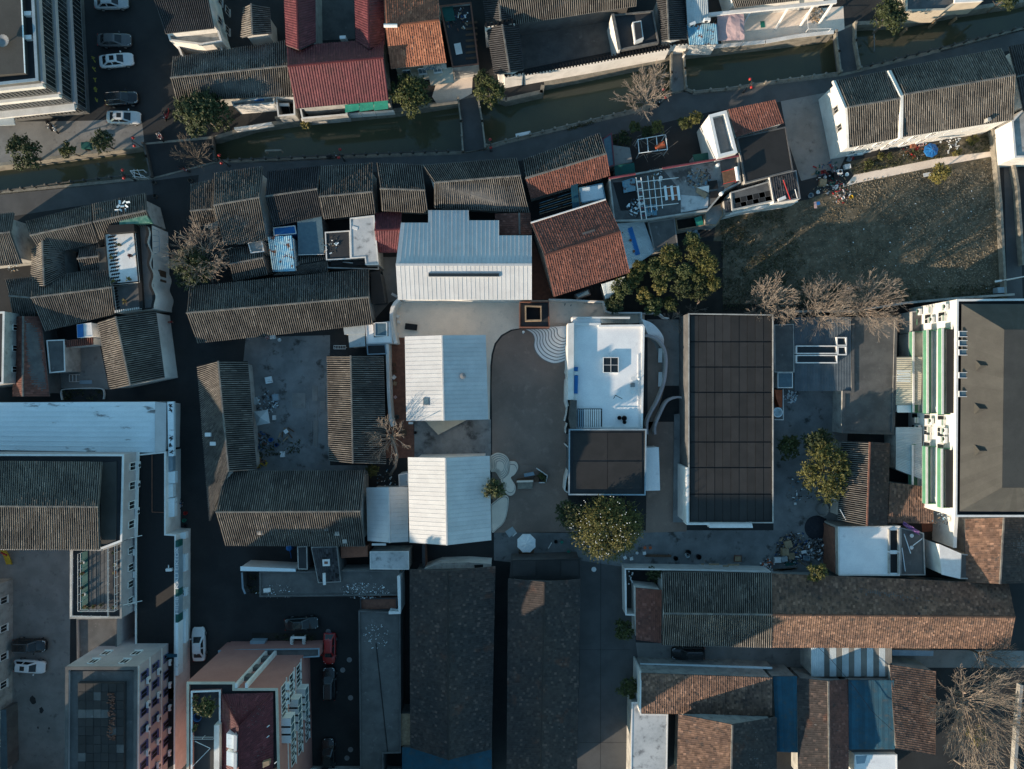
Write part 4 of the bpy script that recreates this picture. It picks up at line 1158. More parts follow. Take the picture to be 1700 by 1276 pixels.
for i in range(4): at(o, 'glazed_canopy', [(1092 + i * 38, 420 - i * 3), (1126 + i * 38, 417 - i * 3), (1130 + i * 38, 446 - i * 3), (1096 + i * 38, 449 - i * 3)], 5.3, 5.36, 'glass_blue')
solar_heater('solar water heater on the ridge of the orange-tiled house', (888, 145), 7.6, math.pi, 1.5, 1.2)
o = flat('cluttered roof terrace with a green sheet beside the orange house', [(1200, 35), (1400, 12), (1450, 412), (1280, 432)], 3.5, 'bitumen_dark', 'plaster_old', .5, .15, 'brick', name='roof_terrace', cat='terrace')
at(o, 'green_sheet', [(1205, 45), (1280, 28), (1300, 130), (1235, 135)], 3.2, 3.28, 'green_dark')
for i in range(7): at(o, 'terrace_plank', [(1365, 140 + i * 38), (1440, 132 + i * 38), (1441, 146 + i * 38), (1366, 154 + i * 38)], 3.08, 3.14, 'timber')
rubbish('clutter of tools and pots on the terrace beside the orange house', (1330, 190), 75, 60, 3.05, 4, ('white_plastic', 'cloth_blue', 'brick', 'wood_pale', 'metal_dark'), .4)
board('white board lying on the cluttered terrace', (1318, 312), .9, 1.5, 'white_paint', .2, 3.1)
sheet('garden_paving', [(1175, 540), (1290, 525), (1300, 430), (1445, 425), (1410, 500), (1405, 600), (1310, 650), (1180, 665), (1150, 620)], .02, 'concrete')
wall_line('low stone quay wall by the footbridge', [(1135, 678), (1220, 668), (1315, 655)], .9, .22, 'stone', 'stone')
o = empty('landing_frame', W((128, 985)), 'pale stone landing gate on the canal edge facing the maroon roof', 'frame')
a, b = W((80, 968), 1.0), W((176, 962), 1.0)
MB().box((a + b) / 2, ((b - a).length, .22, .2), .03).build('beam', 'stone', o)
for v in (a, b): MB().box(Vector((v.x, v.y, .5)), (.2, .22, 1.0)).build('post', 'stone', o)
o = empty('stone_landing', W((220, 780)), 'pale stone steps going down to the canal', 'steps')
for i in range(4):
    at(o, 'step', [(140 + i * 8, 745 + i * 11), (300, 742 + i * 11), (302, 756 + i * 11), (140 + i * 8, 759 + i * 11)], -2, .35 - i * .25, 'stone')
flat('roofless white cell beside the stone steps', [(145, 622), (265, 622), (270, 735), (160, 745)], 2.4, 'earth_dark', 'plaster_old', 1.9, .14, 'plaster', name='washhouse', cat='shed')
solar_heater('solar water heater standing in the roofless white cell', (208, 700), .5, 0.0, 1.1, .9)

# ---- walled compound north of the canal
reg(2, 0)
gable('broad grey-tiled hall at the head of the walled courtyard', [(-150, -330), (860, -440)], [(-60, -100), (850, -190)], [(-20, 168), (838, 36)], 4.6, 7.0, 'grey', 'plaster_dark', 'tiled_hall', 'hall')
reg(1, 0)
gable('dark stepped house on the west side of the walled courtyard', [(1500, 172), (1552, 476)], [(1600, 158), (1648, 462)], [(1702, 150), (1735, 450)], 4.4, 5.7, 'black', 'plaster')
gable('small dark roof with a white stepped coping beside the terrace', [(1455, -200), (1500, 140)], [(1560, -210), (1590, 130)], [(1680, -220), (1700, 110)], 4.6, 5.8, 'black', 'plaster')
wall_line('white stepped gable coping between two dark roofs', [(1488, 165), (1560, 152), (1620, 148), (1680, 140)], 5.6, .2, 'plaster', None, cop_tiles=True, name='gable_wall')
reg(2, 0)
sheet('courtyard_floor', [(70, 175), (690, 85), (730, 320), (105, 445)], .02, 'roof_concrete')
o = flat('small dark flat-roofed building with a roof shaft in the walled courtyard', [(690, 92), (945, 66), (982, 270), (735, 318)], 4.0, 'bitumen_dark', 'plaster_dark', .35, .14, 'ridge_cap', name='courtyard_annex')
at(o, 'roof_shaft', [(812, 140), (868, 130), (884, 246), (830, 268)], 3.6, 4.7, 'plaster')
at(o, 'shaft_cover', [(822, 146), (864, 138), (876, 238), (834, 256)], 4.7, 4.75, 'bitumen_dark')
wall_line('stone-capped side wall of the courtyard annex', [(684, 88), (700, 170), (728, 318)], 4.3, .28, 'plaster', 'ridge_cap', name='parapet_wall')
gable('narrow dark corridor roof at the east edge of the walled courtyard', [(965, -60), (1000, 265)], [(1030, -70), (1045, 255)], [(1150, -80), (1160, 250)], 3.6, 5.0, 'black', 'plaster')
wall_line('long white courtyard wall with black tile coping above the canal', [(118, 470), (580, 388), (1052, 300)], 3.2, .3, 'plaster', None, cop_tiles=True)
wall_line('short stepped white wall piece next to the conifer', [(-10, 482), (55, 468), (112, 458)], 3.7, .3, 'plaster', None, cop_tiles=True)
wall_line('low white gate wall with black coping beside the short footbridge', [(1052, 280), (1110, 275), (1178, 270)], 2.9, .3, 'plaster', None, cop_tiles=True)
wall_line('white return wall next to the short footbridge', [(1178, 272), (1165, 318), (1148, 345)], 1.6, .24, 'plaster', 'ridge_cap')
o = empty('stone_landing', W((190, 580)), 'dark stone landing steps in the canal below the white wall', 'steps')
for i in range(6): at(o, 'step', [(130 + i * 18, 562 - i * 3), (145 + i * 18, 559 - i * 3), (150 + i * 18, 603 - i * 2), (135 + i * 18, 606 - i * 2)], -2.2, -.25 - .17 * i, 'stone')
at(o, 'ledge', [(40, 585), (130, 565), (135, 612), (60, 630)], -2.2, -.2, 'stone')

# ---- houses at the head of the second footbridge
o = shed('pale blue metal roof north of the canal', [(1150, -120), (1290, -130)], [(1165, 160), (1302, 138)], 4.6, 4.0, '#pale_sheet:.9', 'plaster', 'metal_roofed_house', 'house')
shed(None, [(1160, 158), (1352, 148)], [(1176, 288), (1362, 284)], 3.8, 3.1, '#rusty_blue:1.0', 'plaster', root=o)
ac_unit(o, W((1290, 128), 4.6), 0); ac_unit(o, W((1195, 155), 4.4), .4)
o = empty('cloth_awning', W((1440, 175)), 'faded pink cloth canopy beside the pale blue metal roof', 'awning')
c4 = [W((1356, 102), 3.2), W((1524, 92), 3.2), W((1530, 255), 2.7), W((1358, 262), 2.7)]
mid = ctr(c4) + UP * .5
mb = MB(); G = 6; vs = []
for i in range(G + 1):
    for j in range(G + 1):
        v = bil(c4[0], c4[1], c4[2], c4[3], i / G, j / G); k = 1 - max(abs(i / G - .62), abs(j / G - .4)) * 1.6
        v = v + UP * (.45 * max(0, k) + .05 * math.sin(i * 2.1 + j * 1.3)); vs.append(v)
mb.add(vs, [(i * (G + 1) + j, (i + 1) * (G + 1) + j, (i + 1) * (G + 1) + j + 1, i * (G + 1) + j + 1) for i in range(G) for j in range(G)])
mb.build('canopy', 'pink_cloth', o)
for v in c4: MB().tube(v, Vector((v.x, v.y, 0)), .03).build('post', 'metal_grey', o)
o = gable('grey-tiled house fronted by a white beam terrace', [(1350, -340), (2140, -450)], [(1400, -150), (2135, -250)], [(1470, 48), (2120, -30)], 4.2, 6.0, 'grey', 'plaster')
o = empty('terrace_beam', W((1700, 90)), 'white concrete beam on raking posts over the canal terrace', 'beam')
a, b = W((1300, 95), 3.4), W((2120, 10), 3.4)
MB().box((a + b) / 2, ((b - a).length, .45, .35), math.atan2((b - a).y, (b - a).x)).build('beam', 'white_paint', o)
for t in (.02, .33, .63, .83, .98):
    p = a.lerp(b, t); q = p + Vector((-.5, -1.2, 0)); q.z = 0
    MB().tube(p, q, .16, .16, 4).build('post', 'white_paint', o)
board('green plastic mat on the canal terrace', (1648, 155), .6, .9, 'green_plastic', .1, .02, .02)
wall_line('tall pale quay wall along the canal terrace', [(1180, 318), (1360, 296), (1663, 268)], .8, .4, 'stone', 'plaster')
reg(3, 0)
wall_line('pale canal terrace wall with plants beside the third footbridge', [(5, 268), (200, 232), (440, 205)], .8, .4, 'stone', 'plaster')
o = empty('drying_rack', W((340, 160)), 'thin metal drying rack on the canal terrace', 'rack')
q = [W((270, 80), 1.6), W((278, 185), 1.6), W((425, 182), 1.6)]
mb = MB(); mb.path(q, .03)
for v in q: mb.tube(v, Vector((v.x, v.y, 0)), .03)
mb.build('frame_tube', 'white_paint', o)
rubbish('heap of pale rubble on the canal terrace', (330, 95), 55, 90, .02, 9, ('plaster_old', 'cardboard', 'stone', 'wood_pale'), .5)
o = flat('cream riverside house with a dark cluttered terrace', [(905, -120), (1160, -130), (1390, -150), (1400, 5), (1220, 20), (1160, 62), (905, 70)], 3.2, 'plaster_dark', 'cream', .3, .2, 'cream')
at(o, 'white_roof_slab', [(1215, -120), (1390, -125), (1395, 5), (1220, 14)], 3.2, 3.5, 'white_paint')
o = empty('quay_ledge', W((1100, 110)), 'green concrete ledge overhanging the canal', 'ledge')
at(o, 'slab', [(920, 130), (1275, 62), (1250, 88), (940, 138)], -.1, .1, 'concrete_mid')
for x, y in ((1090, 130), (1225, 105), (905, 175)): at(o, 'bracket', [(x, y), (x + 10, y), (x + 10, y + 18), (x, y + 18)], -1.9, -.1, 'wood_pale')
rubbish('pots and clutter on the ledge of the cream house', (1010, 75), 50, 40, .15, 19, ('red_paint', 'white_plastic', 'leaf_mid', 'brick'), .3)
o = empty('pipe_crossing', W((700, 250)), 'thin pale pipe standing in the canal by the third footbridge', 'pipe')
MB().tube(W((700, 185), -.2), W((702, 330), -1.5), .07).build('pipe', 'metal_grey', o)

# ---- long white-gabled house by the field
o = gable('long grey-tiled house with white gable and fire wall beside the field', [(456, 520), (800, 455)], [(530, 690), (862, 632)], [(541, 945), (868, 882)], 5.4, 7.6, 'grey', 'plaster', over=.2)
gable(None, [(815, 446), (1515, 316)], [(890, 608), (1605, 482)], [(884, 878), (1592, 766)], 5.5, 7.8, 'grey', 'plaster', root=o, over=.2)
q = [W((800, 450), 6.0), W((880, 612), 8.3), W((876, 884), 6.0)]
mb = MB()
for a, b in zip(q[:-1], q[1:]):
    d = Vector((b.x - a.x, b.y - a.y, 0)).normalized(); s = Vector((-d.y, d.x, 0)) * .2
    mb.prism([a - s - UP * 1.2, b - s - UP * 1.2, b + s - UP * 1.2, a + s - UP * 1.2], [a - s, b - s, b + s, a + s])
mb.build('fire_wall', 'plaster', o)
for a, b, c in (((446, 515), (522, 690), (533, 948)),):
    q = [W(a, 5.7), W(b, 7.9), W(c, 5.7)]; mb = MB()
    for u, v in zip(q[:-1], q[1:]):
        s = Vector((.17, 0, 0)); mb.prism([u - s - UP * .5, v - s - UP * .5, v + s - UP * .5, u + s - UP * .5], [u - s, v - s, v + s, u + s])
    mb.build('gable_coping', 'plaster', o)
at(o, 'chimney', [(1428, 755), (1450, 750), (1455, 770), (1432, 776)], 5.6, 6.5, 'plaster_old')
sw_, se_ = W((541, 945), 5.4), W((1592, 766), 5.5)
windows(o, sw_ + Vector((.3, .3, 0)), se_ + Vector((-.3, .35, 0)), [.9, 3.2], 1.2, 8, .9, 'glass_dark', 'white_paint', .8)
nwp = W((456, 520), 5.4); swp = W((541, 945), 5.4)
windows(o, nwp + Vector((.1, 0, 0)), swp + Vector((.1, 0, 0)), [3.4], 1.1, 2, .8, 'glass_dark', 'plaster_old', 2.0)
gable('dark house with white walls beyond the east road', [(1565, 300), (1850, 250)], [(1615, 492), (1900, 430)], [(1660, 715), (1930, 670)], 4.8, 6.6, 'black', 'plaster')
o = flat('white walled annex at the east road', [(1585, 775), (1650, 705), (1900, 640), (1900, 1000), (1605, 1010)], 4.2, 'plaster_old', 'plaster', .3, .2)
wall_line('pale kerb wall on the field side of the east road', [(1463, 810), (1480, 960), (1490, 1030), (1515, 1310), (1545, 1900)], .9, .24, 'stone', 'stone')
wall_line('pale kerb wall on the outer side of the east road', [(1590, 1010), (1625, 1200), (1660, 1700)], .9, .24, 'stone', 'stone')

# ---- tiled houses west of the street
reg(0, 1)
gable('grey house with a mottled white gable at the west edge', [(-200, 205), (90, 168)], [(-200, 318), (68, 292)], [(-200, 525), (142, 492)], 4.6, 6.0, 'grey', 'plaster_old')
gable('grey-tiled house along the canal path with a half-shaded slope', [(165, 228), (588, 118)], [(195, 312), (592, 228)], [(275, 440), (632, 352)], 3.8, 5.3, 'grey', 'plaster_old')
o = gable('grey-tiled corner house with a green tarpaulin on its ridge', [(590, 116), (935, 44)], [(600, 226), (942, 153)], [(640, 335), (985, 245)], 4.0, 5.5, 'grey', 'plaster_old')
at(o, 'tarpaulin', [(770, 205), (930, 160), (965, 228), (860, 236), (765, 242)], 4.6, 5.45, 'green_tarp')
g_ = MB()
for i in range(9): g_.box(W((750 + 9 * i, 150 - (i % 3) * 26), 5.4), (.5, .25, .06), i * .8, Matrix.Rotation(.5, 3, 'X'))
g_.build('scrap_sheet', 'white_worn', o)
gable('short grey house with its ridge running north in the west block', [(212, 395), (205, 640)], [(275, 345), (286, 636)], [(400, 360), (425, 560)], 3.6, 5.0, 'grey', 'plaster_old')
gable('little grey roof beside the tiny dark light well', [(512, 392), (640, 366)], [(498, 462), (636, 446)], [(520, 542), (650, 520)], 3.3, 4.3, 'grey', 'plaster_old')
gable('grey-tiled house in the middle of the west block', [(205, 590), (700, 525)], [(200, 712), (722, 645)], [(288, 925), (742, 812)], 3.7, 5.4, 'grey', 'plaster_old')
gable('low grey roof at the west edge of the middle block', [(30, 600), (200, 585)], [(60, 700), (205, 712)], [(85, 832), (235, 828)], 3.5, 4.9, 'grey', 'plaster_old')
o = flat('white roof terrace with diamond lattice and long plant shadows', [(668, 300), (862, 278), (892, 610), (698, 628)], 5.0, 'white_paint', 'plaster', .28, .1, 'tile_black', name='roof_terrace', cat='terrace')
def lattice(root, px0, px1, px2, px3, nx, ny, z):
    a, b, c, d = [W(p, z) for p in (px0, px1, px2, px3)]
    for i in range(nx):
        for j in range(ny):
            s = (i + .5 + (.5 if j % 2 else 0)) / (nx + .5); t = (j + .5) / ny
            v = bil(a, b, c, d, s, t); an = math.radians(40)
            MB().box(v, (.3, .2, .06), an).build('lattice_block', 'tile_black', root)
lattice(o, (692, 312), (742, 305), (775, 610), (712, 620), 4, 14, 4.79)
at(o, 'ridge_wall', [(690, 245), (858, 238), (862, 285), (690, 300)], 3.5, 5.6, 'tile_black')
o = flat('grey lower roof terrace with a tooth-edged white parapet', [(716, 632), (890, 612), (912, 785), (738, 808)], 4.4, 'roof_concrete', 'plaster', .35, .12, 'tile_black', name='roof_terrace', cat='terrace')
for i in range(13):
    a, b = W((740, 800), 4.6), W((905, 776), 4.6); v = a.lerp(b, i / 12); MB().box(v - UP * .05, (.12, .3, .18)).build('parapet_tooth', 'plaster', o)
lattice(o, (724, 645), (752, 640), (770, 780), (745, 790), 2, 8, 4.12)
for x, y, hh in ((765, 370, .7), (715, 455, .6), (838, 440, .5), (830, 592, .5), (737, 608, .7)):
    pot_plant('potted shrub casting a long shadow on the white terrace', (x, y), 4.78, .2, .35, 'leaf_olive' if x != 838 else 'tile_maroon', 'stone_dark', 'pots on the white terrace', .32, x)
pot_plant('lone potted shrub on the grey lower terrace', (803, 735), 4.1, .2, .3, 'leaf_yellow', 'terracotta', None, .33, 5)
shed('grey-green flat sheet roof wedged beside the white terrace', [(616, 395), (678, 385)], [(648, 588), (696, 580)], 4.1, 3.9, 'felt_grey', 'plaster_old')
o = flat('long narrow gallery roof beside the wavy street wall', [(878, 240), (972, 244), (988, 780), (912, 790)], 4.4, 'roof_concrete', 'plaster', .2, .14, 'tile_black', name='gallery')
at(o, 'dark_coping', [(862, 236), (884, 236), (918, 775), (896, 780)], 4.0, 4.75, 'tile_black')
wall_line('white street wall with a wavy black top', [(938 + 52 * t + 9 * math.sin(t * 24), 255 + 525 * t) for t in [i / 40 for i in range(41)]], 4.9, .2, 'plaster', 'tile_black', name='street_wall')
o = empty('sign_frame', W((990, 340)), 'pale blue metal grid frame on the wavy street wall', 'frame')
mb = MB(); a, b, c, d = W((965, 262), 4.3), W((1020, 285), 3.4), W((1025, 415), 3.4), W((972, 440), 4.3)
for t in (0, .25, .5, .75, 1): mb.tube(a.lerp(d, t), b.lerp(c, t), .035)
mb.tube(a, d, .04); mb.tube(b, c, .04); mb.build('frame_tube', 'blue_metal', o)
at(o, 'window_panel', [(985, 528), (1028, 532), (1030, 606), (988, 600)], 1.4, 3.0, 'timber'); at(o, 'panel_glass', [(992, 540), (1022, 543), (1024, 597), (994, 592)], 3.0, 3.05, 'blue_metal')
gable('grey house whose west slope is sunlit beside the street', [(632, 868), (712, 1300)], [(745, 832), (838, 1272)], [(1000, 797), (1056, 1226)], 4.2, 6.0, 'grey', 'plaster', over=.25)
o = gable('dull red-tiled house by the west edge', [(85, 832), (85, 1345)], [(152, 830), (150, 1345)], [(262, 832), (318, 1345)], 3.7, 4.8, 'red', 'plaster_dark')
o = flat('tall white house at the west edge with small windows', [(-200, 810), (28, 800), (20, 1262), (-200, 1290)], 6.4, 'bitumen_dark', 'plaster_old', .4, .2, 'plaster')
p0, p1 = W((20, 1262), 6.4), W((28, 800), 6.4); windows(o, p0, p1, [1.2, 3.8], 1.1, 3, .8, 'glass_dark', 'plaster')
o = flat('grey flat roof with a ragged felt patch beside the red-tiled house', [(298, 985), (412, 980), (418, 1185), (318, 1195)], 3.4, 'roof_concrete', 'plaster_old', .2, .1, 'plaster', name='outbuilding', cat='shed')
shed('small corrugated rust-red roof in the west courtyard', [(412, 985), (598, 965)], [(415, 1030), (598, 1012)], 3.2, 2.9, 'redbarrel', 'plaster', 'porch', 'shed')
o = flat('white roof box with a blue door beside the rust-red roof', [(494, 885), (585, 872), (594, 960), (498, 968)], 4.0, 'white_paint', 'white_paint', .1, .05, 'white_paint', name='roof_box', cat='shed')
at(o, 'blue_side', [(494, 886), (532, 880), (536, 962), (498, 968)], 3.9, 4.03, 'blue_bright')
sheet('court_floor', [(415, 1030), (640, 1010), (700, 1300), (320, 1300)], .02, 'concrete_mid')
o = board('pale blue lean board lying in the west courtyard', (552, 1253), 1.7, .5, 'blue_metal', .02, .03, .08)
o = empty('wire_rack', W((470, 1228)), 'small pale wire rack in the west courtyard', 'rack'); mb = MB()
for i in range(3):
    a, b = W((445 + i * 22, 1205), .8), W((445 + i * 22, 1250), .8); mb.tube(a, b, .03); mb.tube(a, Vector((a.x, a.y, 0)), .03); mb.tube(b, Vector((b.x, b.y, 0)), .03)
mb.build('rack_tube', 'white_paint', o)
# ---- houses between the street and the plaza
reg(0, 1)
gable('small grey roof at the street corner facing the canal path', [(1222, -12), (1375, -45)], [(1222, 155), (1366, 142)], [(1250, 262), (1386, 222)], 3.6, 4.8, 'grey', 'plaster')
gable('broad grey-tiled house behind the bare street tree', [(1375, -82), (1690, -128)], [(1370, 120), (1668, 68)], [(1436, 372), (1716, 342)], 4.2, 6.2, 'grey', 'plaster')
gable('low grey roof between the street tree and the blue shed', [(1462, 402), (1690, 372)], [(1475, 496), (1692, 456)], [(1496, 602), (1722, 560)], 3.0, 4.1, 'grey', 'plaster_old')
o = flat('curved pale plaster hood behind the street tree', [(1590, 355), (1680, 340), (1695, 415), (1610, 425)], 4.0, 'plaster_old', 'plaster_old', .2, .1, 'plaster', name='roof_box', cat='shed')
gable('long grey-tiled house with its sunlit slope over the west yard', [(1214, 645), (2369, 530)], [(1198, 810), (2369, 708)], [(1266, 1000), (2396, 880)], 3.8, 5.8, 'grey', 'plaster_old')
reg(1, 1)
gable('dark shaded house facing the canal path', [(95, -95), (430, -132)], [(80, 62), (415, 14)], [(128, 252), (452, 185)], 4.0, 5.6, 'black', 'plaster')
gable('grey-tiled house with a broken corner beside the white hall', [(432, -128), (772, -150)], [(424, 64), (770, 32)], [(452, 205), (788, 168)], 4.0, 5.4, 'grey', 'plaster_old')
gable('grey-tiled house above the little maroon roof', [(790, -150), (1086, -138)], [(815, 12), (1106, 22)], [(826, 152), (1126, 166)], 4.2, 5.6, 'grey', 'plaster_old')
gable('wide sunlit grey-tiled house north of the white hall', [(1086, -134), (1695, -182)], [(1162, -26), (1720, -72)], [(1162, 132), (1776, 162)], 4.4, 6.2, 'grey', 'plaster_old')
o = flat('pale concrete corner roof of the broken house', [(372, 50), (412, 42), (440, 130), (400, 190), (380, 130)], 3.9, 'plaster_old', 'plaster_old', .1, .06, 'plaster', name='roof_slab', cat='shed')
o = shed('rusty blue corrugated shed', [(95, 322), (250, 312)], [(128, 545), (272, 540)], 4.6, 4.0, '#rusty_blue:.8', 'white_paint', 'metal_shed', 'shed')
flat('small blue painted lean-to behind the rusty shed', [(130, 262), (270, 248), (278, 300), (135, 312)], 3.6, 'blue_bright', 'blue_bright', .1, .06, 'white_paint', name='lean_to', cat='shed')
o = shed('dark glazed lean-to roof beside the rusty shed', [(285, 205), (440, 185)], [(292, 440), (462, 432)], 3.9, 3.2, 'glass_blue', 'plaster_dark')
MB().tube(W((290, 436), 3.35), W((458, 432), 3.35), .05).build('gutter', 'white_paint', o)
gable('low grey-brown roof below the rusty shed', [(300, 450), (470, 440)], [(300, 500), (480, 470)], [(130, 560), (480, 545)], 2.6, 3.2, 'grey', 'plaster_old', cap=False)
flat('black flat roof beside the pale concrete roof', [(462, 290), (622, 280), (628, 462), (470, 470)], 3.8, 'bitumen_dark', 'plaster_dark', .15, .1, 'plaster')
flat('pale weathered concrete roof with a white slab on it', [(622, 200), (778, 182), (806, 498), (724, 500), (718, 452), (628, 458)], 4.2, 'membrane_dirty', 'plaster_old', .12, .1, 'plaster')
board('white slab on the pale concrete roof', (655, 264), .75, .38, 'white_paint', -.3, 4.12, .06)
o = flat('narrow loft over two dark openings', [(468, 470), (805, 500), (808, 530), (480, 520)], 3.0, 'earth_dark', 'plaster_dark', .3, .1, 'plaster_old', name='outbuilding', cat='shed')
for x in (540, 680): at(o, 'roof_hatch', [(x - 40, 472), (x + 34, 466), (x + 36, 500), (x - 38, 506)], 3.0, 3.1, 'black')
gable('little maroon-tiled roof beside the white hall', [(785, 170), (956, 160)], [(780, 278), (948, 272)], [(796, 422), (926, 420)], 3.4, 4.6, 'maroon', 'plaster', capm='tile_maroon')
sheet('passage_floor', [(815, 450), (925, 450), (940, 720), (880, 740), (780, 850), (770, 780), (840, 600)], .022, 'concrete_mid')
shed('dark felt lean-to on the end of the long grey house', [(755, 545), (815, 540)], [(762, 752), (850, 745)], 3.2, 2.8, 'bitumen', 'plaster_dark')
board('white bench top in the passage by the white hall', (908, 695), .9, .35, 'white_paint', -.5, .45, .06, 'bench', 'bench')

# ---- the white metal-roofed halls
ZR, SL = 7.4, .30
o = empty('white_hall', W((1350, 450)), 'largest white hall with stepped standing-seam roof and slit skylight', 'hall')
ridgeL, ridgeR = (917, 500), (1790, 503)
def zat(y): return ZR - SL * abs(500 - y) / 3.867 * .0785
for k, (x0, x1, y) in enumerate(((950, 1125, 230), (1125, 1385, 150), (1385, 1580, 215), (1580, 1790, 312))):
    xr0 = 917 if x0 == 950 else x0
    a, b = W((xr0, 500), ZR), W((x1, 500), ZR); c, d = W((x1, y), zat(y)), W((x0, y), zat(y))
    deck(o, [a, b, c, d], .16, 'white_paint'); panels(o, a, b, c, d, 'white_metal', .56)
    n_, f_ = [d, c], [a, b]
    q = [W((x0 + 6, y + 8), zat(y)), W((x1 - 4, y + 8), zat(y)), W((x1 - 4, 500), ZR), W((xr0 + 6, 500), ZR)]
    MB().prism([Vector((v.x, v.y, 0)) for v in q], [v - UP * .2 for v in q]).build('wall', 'plaster', o)
a, b, c, d = W((917, 500), ZR), W((1790, 500), ZR), W((1790, 724), zat(724) - .2), W((931, 724), zat(724) - .2)
deck(o, [a, b, c, d], .16, 'white_paint'); panels(o, a, b, c, d, 'white_metal', .56)
q = [a, b, c + Vector((0, .3, 0)), d + Vector((.1, .3, 0))]
MB().prism([Vector((v.x, v.y, 0)) for v in q], [v - UP * .2 for v in q]).build('wall', 'plaster', o)
MB().box((a + b) / 2 + UP * .08, ((b - a).length, .3, .06)).build('ridge_cap', 'white_metal', o)
pz = zat(565) + .05; p, q = W((1125, 565), pz), W((1582, 565), pz)
MB().box((p + q) / 2 + UP * .02, ((q - p).length, .55, .16), 0, Matrix.Rotation(.29, 3, 'X')).build('skylight_frame', 'white_metal', o)
MB().box((p + q) / 2 + UP * .07, ((q - p).length - .1, .42, .13), 0, Matrix.Rotation(.29, 3, 'X')).build('slit_skylight', 'glass_dark', o)
reg(1, 2)
o = gable('white hall with a round roof vent and one small skylight', [(975, -277), (985, 265)], [(1214, -285), (1226, 263)], [(1494, -287), (1510, 255)], 4.4, 5.7, 'seam', 'plaster', 'white_hall', 'hall', capm='white_metal')
p = W((1348, -24), 5.4); MB().lathe((p.x, p.y, 5.1), [(.36, 0), (.36, .45), (.4, .47), (.4, .52), (.02, .6)], 16).build('roof_vent', 'metal_grey', o)
p = W((1113, 140), 5.3); v = MB().box(p + UP * .0, (.85, .95, .18), 0, Matrix.Rotation(-.22, 3, 'Y')).build('skylight', 'metal_grey', o); MB().box(p + UP * .06, (.7, .8, .12), 0, Matrix.Rotation(-.22, 3, 'Y')).build('pane', 'glass_blue', v)
o = gable('white hall beside the palm with a shadow-cut ridge', [(995, 498), (1006, 1045)], [(1236, 502), (1246, 1062)], [(1520, 488), (1530, 1030)], 7.2, 8.9, 'seam', 'plaster', 'white_hall', 'hall', capm='white_metal')
gable('narrow white shed tucked against the grey-tiled house', [(728, 692), (736, 1034)], [(873, 690), (878, 1046)], [(994, 688), (998, 1040)], 3.6, 4.7, 'seam', 'plaster', 'white_shed', 'shed', capm='white_metal')
flat('small grey glazed porch between the narrow shed and the tree', [(935, 610), (992, 600), (994, 682), (938, 688)], 3.0, 'blue_metal', 'plaster', .12, .06, 'white_metal', name='porch', cat='porch')
o = flat('pale timber ramp deck leaning against the white hall', [(1110, 266), (1368, 260), (1190, 350)], .5, 'cream', 'wood_pale', .0, .05, name='ramp_deck', cat='deck')
MB().box(W((1014, 278), 2.4), (.6, .3, .25)).build('white_box', 'white_paint', label='small white box on the edge of the plaza yard', cat='box')
reg(1, 1)
o = flat('white entrance lodge with a raised glass roof light', [(722, 882), (886, 862), (892, 1002), (730, 1008)], 3.1, 'membrane', 'plaster', .12, .1, 'white_metal', name='entrance_lodge')
skylight(o, (820, 914), 1.55, 1.75, 3.0, 0, 'white_paint', 'glass_blue', False, .7)
at(o, 'skylight_surround', [(772, 872), (868, 862), (870, 958), (776, 966)], 3.0, 3.06, 'bitumen_dark')
wall_line('curved white wall at the plaza corner', [(936, 722), (912, 745), (895, 775), (888, 810), (888, 850), (892, 900), (905, 960), (915, 1005)], 2.6, .45, 'plaster', None)
for i, (x, y) in enumerate(((940, 762), (930, 832), (938, 868), (925, 945), (914, 985))):
    board('white block seat along the curved plaza wall', (x, y), .5, .42, 'white_paint', -.6 + .15 * i, .02, .42, 'block_seat', 'seat', group='block seats along the curved wall')
o = empty('bench', W((1018, 900)), 'dark upholstered bench on the pale plaza', 'bench')
c = W((1018, 900)); MB().box(c + UP * .36, (1.7, .85, .2), -.12).build('seat', 'black', o, bevel=.05)
for sx in (-.7, .7):
    for sy in (-.3, .3): MB().box(c + Matrix.Rotation(-.12, 3, 'Z') @ Vector((sx, sy, .13)), (.08, .08, .26), -.12).build('leg', 'metal_dark', o)
flat('pale green sheet porch beside the entrance lodge', [(582, 898), (715, 886), (718, 938), (590, 946)], 3.0, 'pale_sheet', 'plaster_old', .0, .05, name='porch', cat='porch')
flat('white sheet porch below the green one', [(615, 945), (716, 940), (718, 1020), (622, 1028)], 2.8, 'pale_sheet', 'plaster', .0, .05, name='porch', cat='porch')
reg(1, 2)
wall_line('white wall with a pale top along the brick passage', [(862, -230), (866, -60), (872, 120), (882, 250), (896, 300)], 2.5, .3, 'plaster', 'plaster')
flat('narrow dark-roofed outbuilding beside the brick passage', [(730, -225), (850, -228), (858, -165), (735, -160)], 2.6, 'bitumen_dark', 'plaster_dark', .2, .1, 'blue_metal', name='outbuilding', cat='shed')
gable('grey house with a sunlit west slope beside the west yard', [(478, -155), (492, 522)], [(628, -155), (642, 536)], [(838, -155), (852, 542)], 3.4, 5.0, 'grey', 'plaster_old')
reg(0, 2)
gable('long shaded grey house along the street and the west yard', [(1272, -88), (1350, 905)], [(1402, -120), (1470, 590)], [(1590, -120), (1648, 578)], 3.7, 5.2, 'grey', 'plaster_old')
o = gable('grey house with four small roof panes on its sunlit slope', [(1440, 588), (2345, 584)], [(1386, 850), (2316, 845)], [(1446, 1060), (2345, 1066)], 4.0, 6.2, 'grey', 'plaster_old')
reg(1, 2)
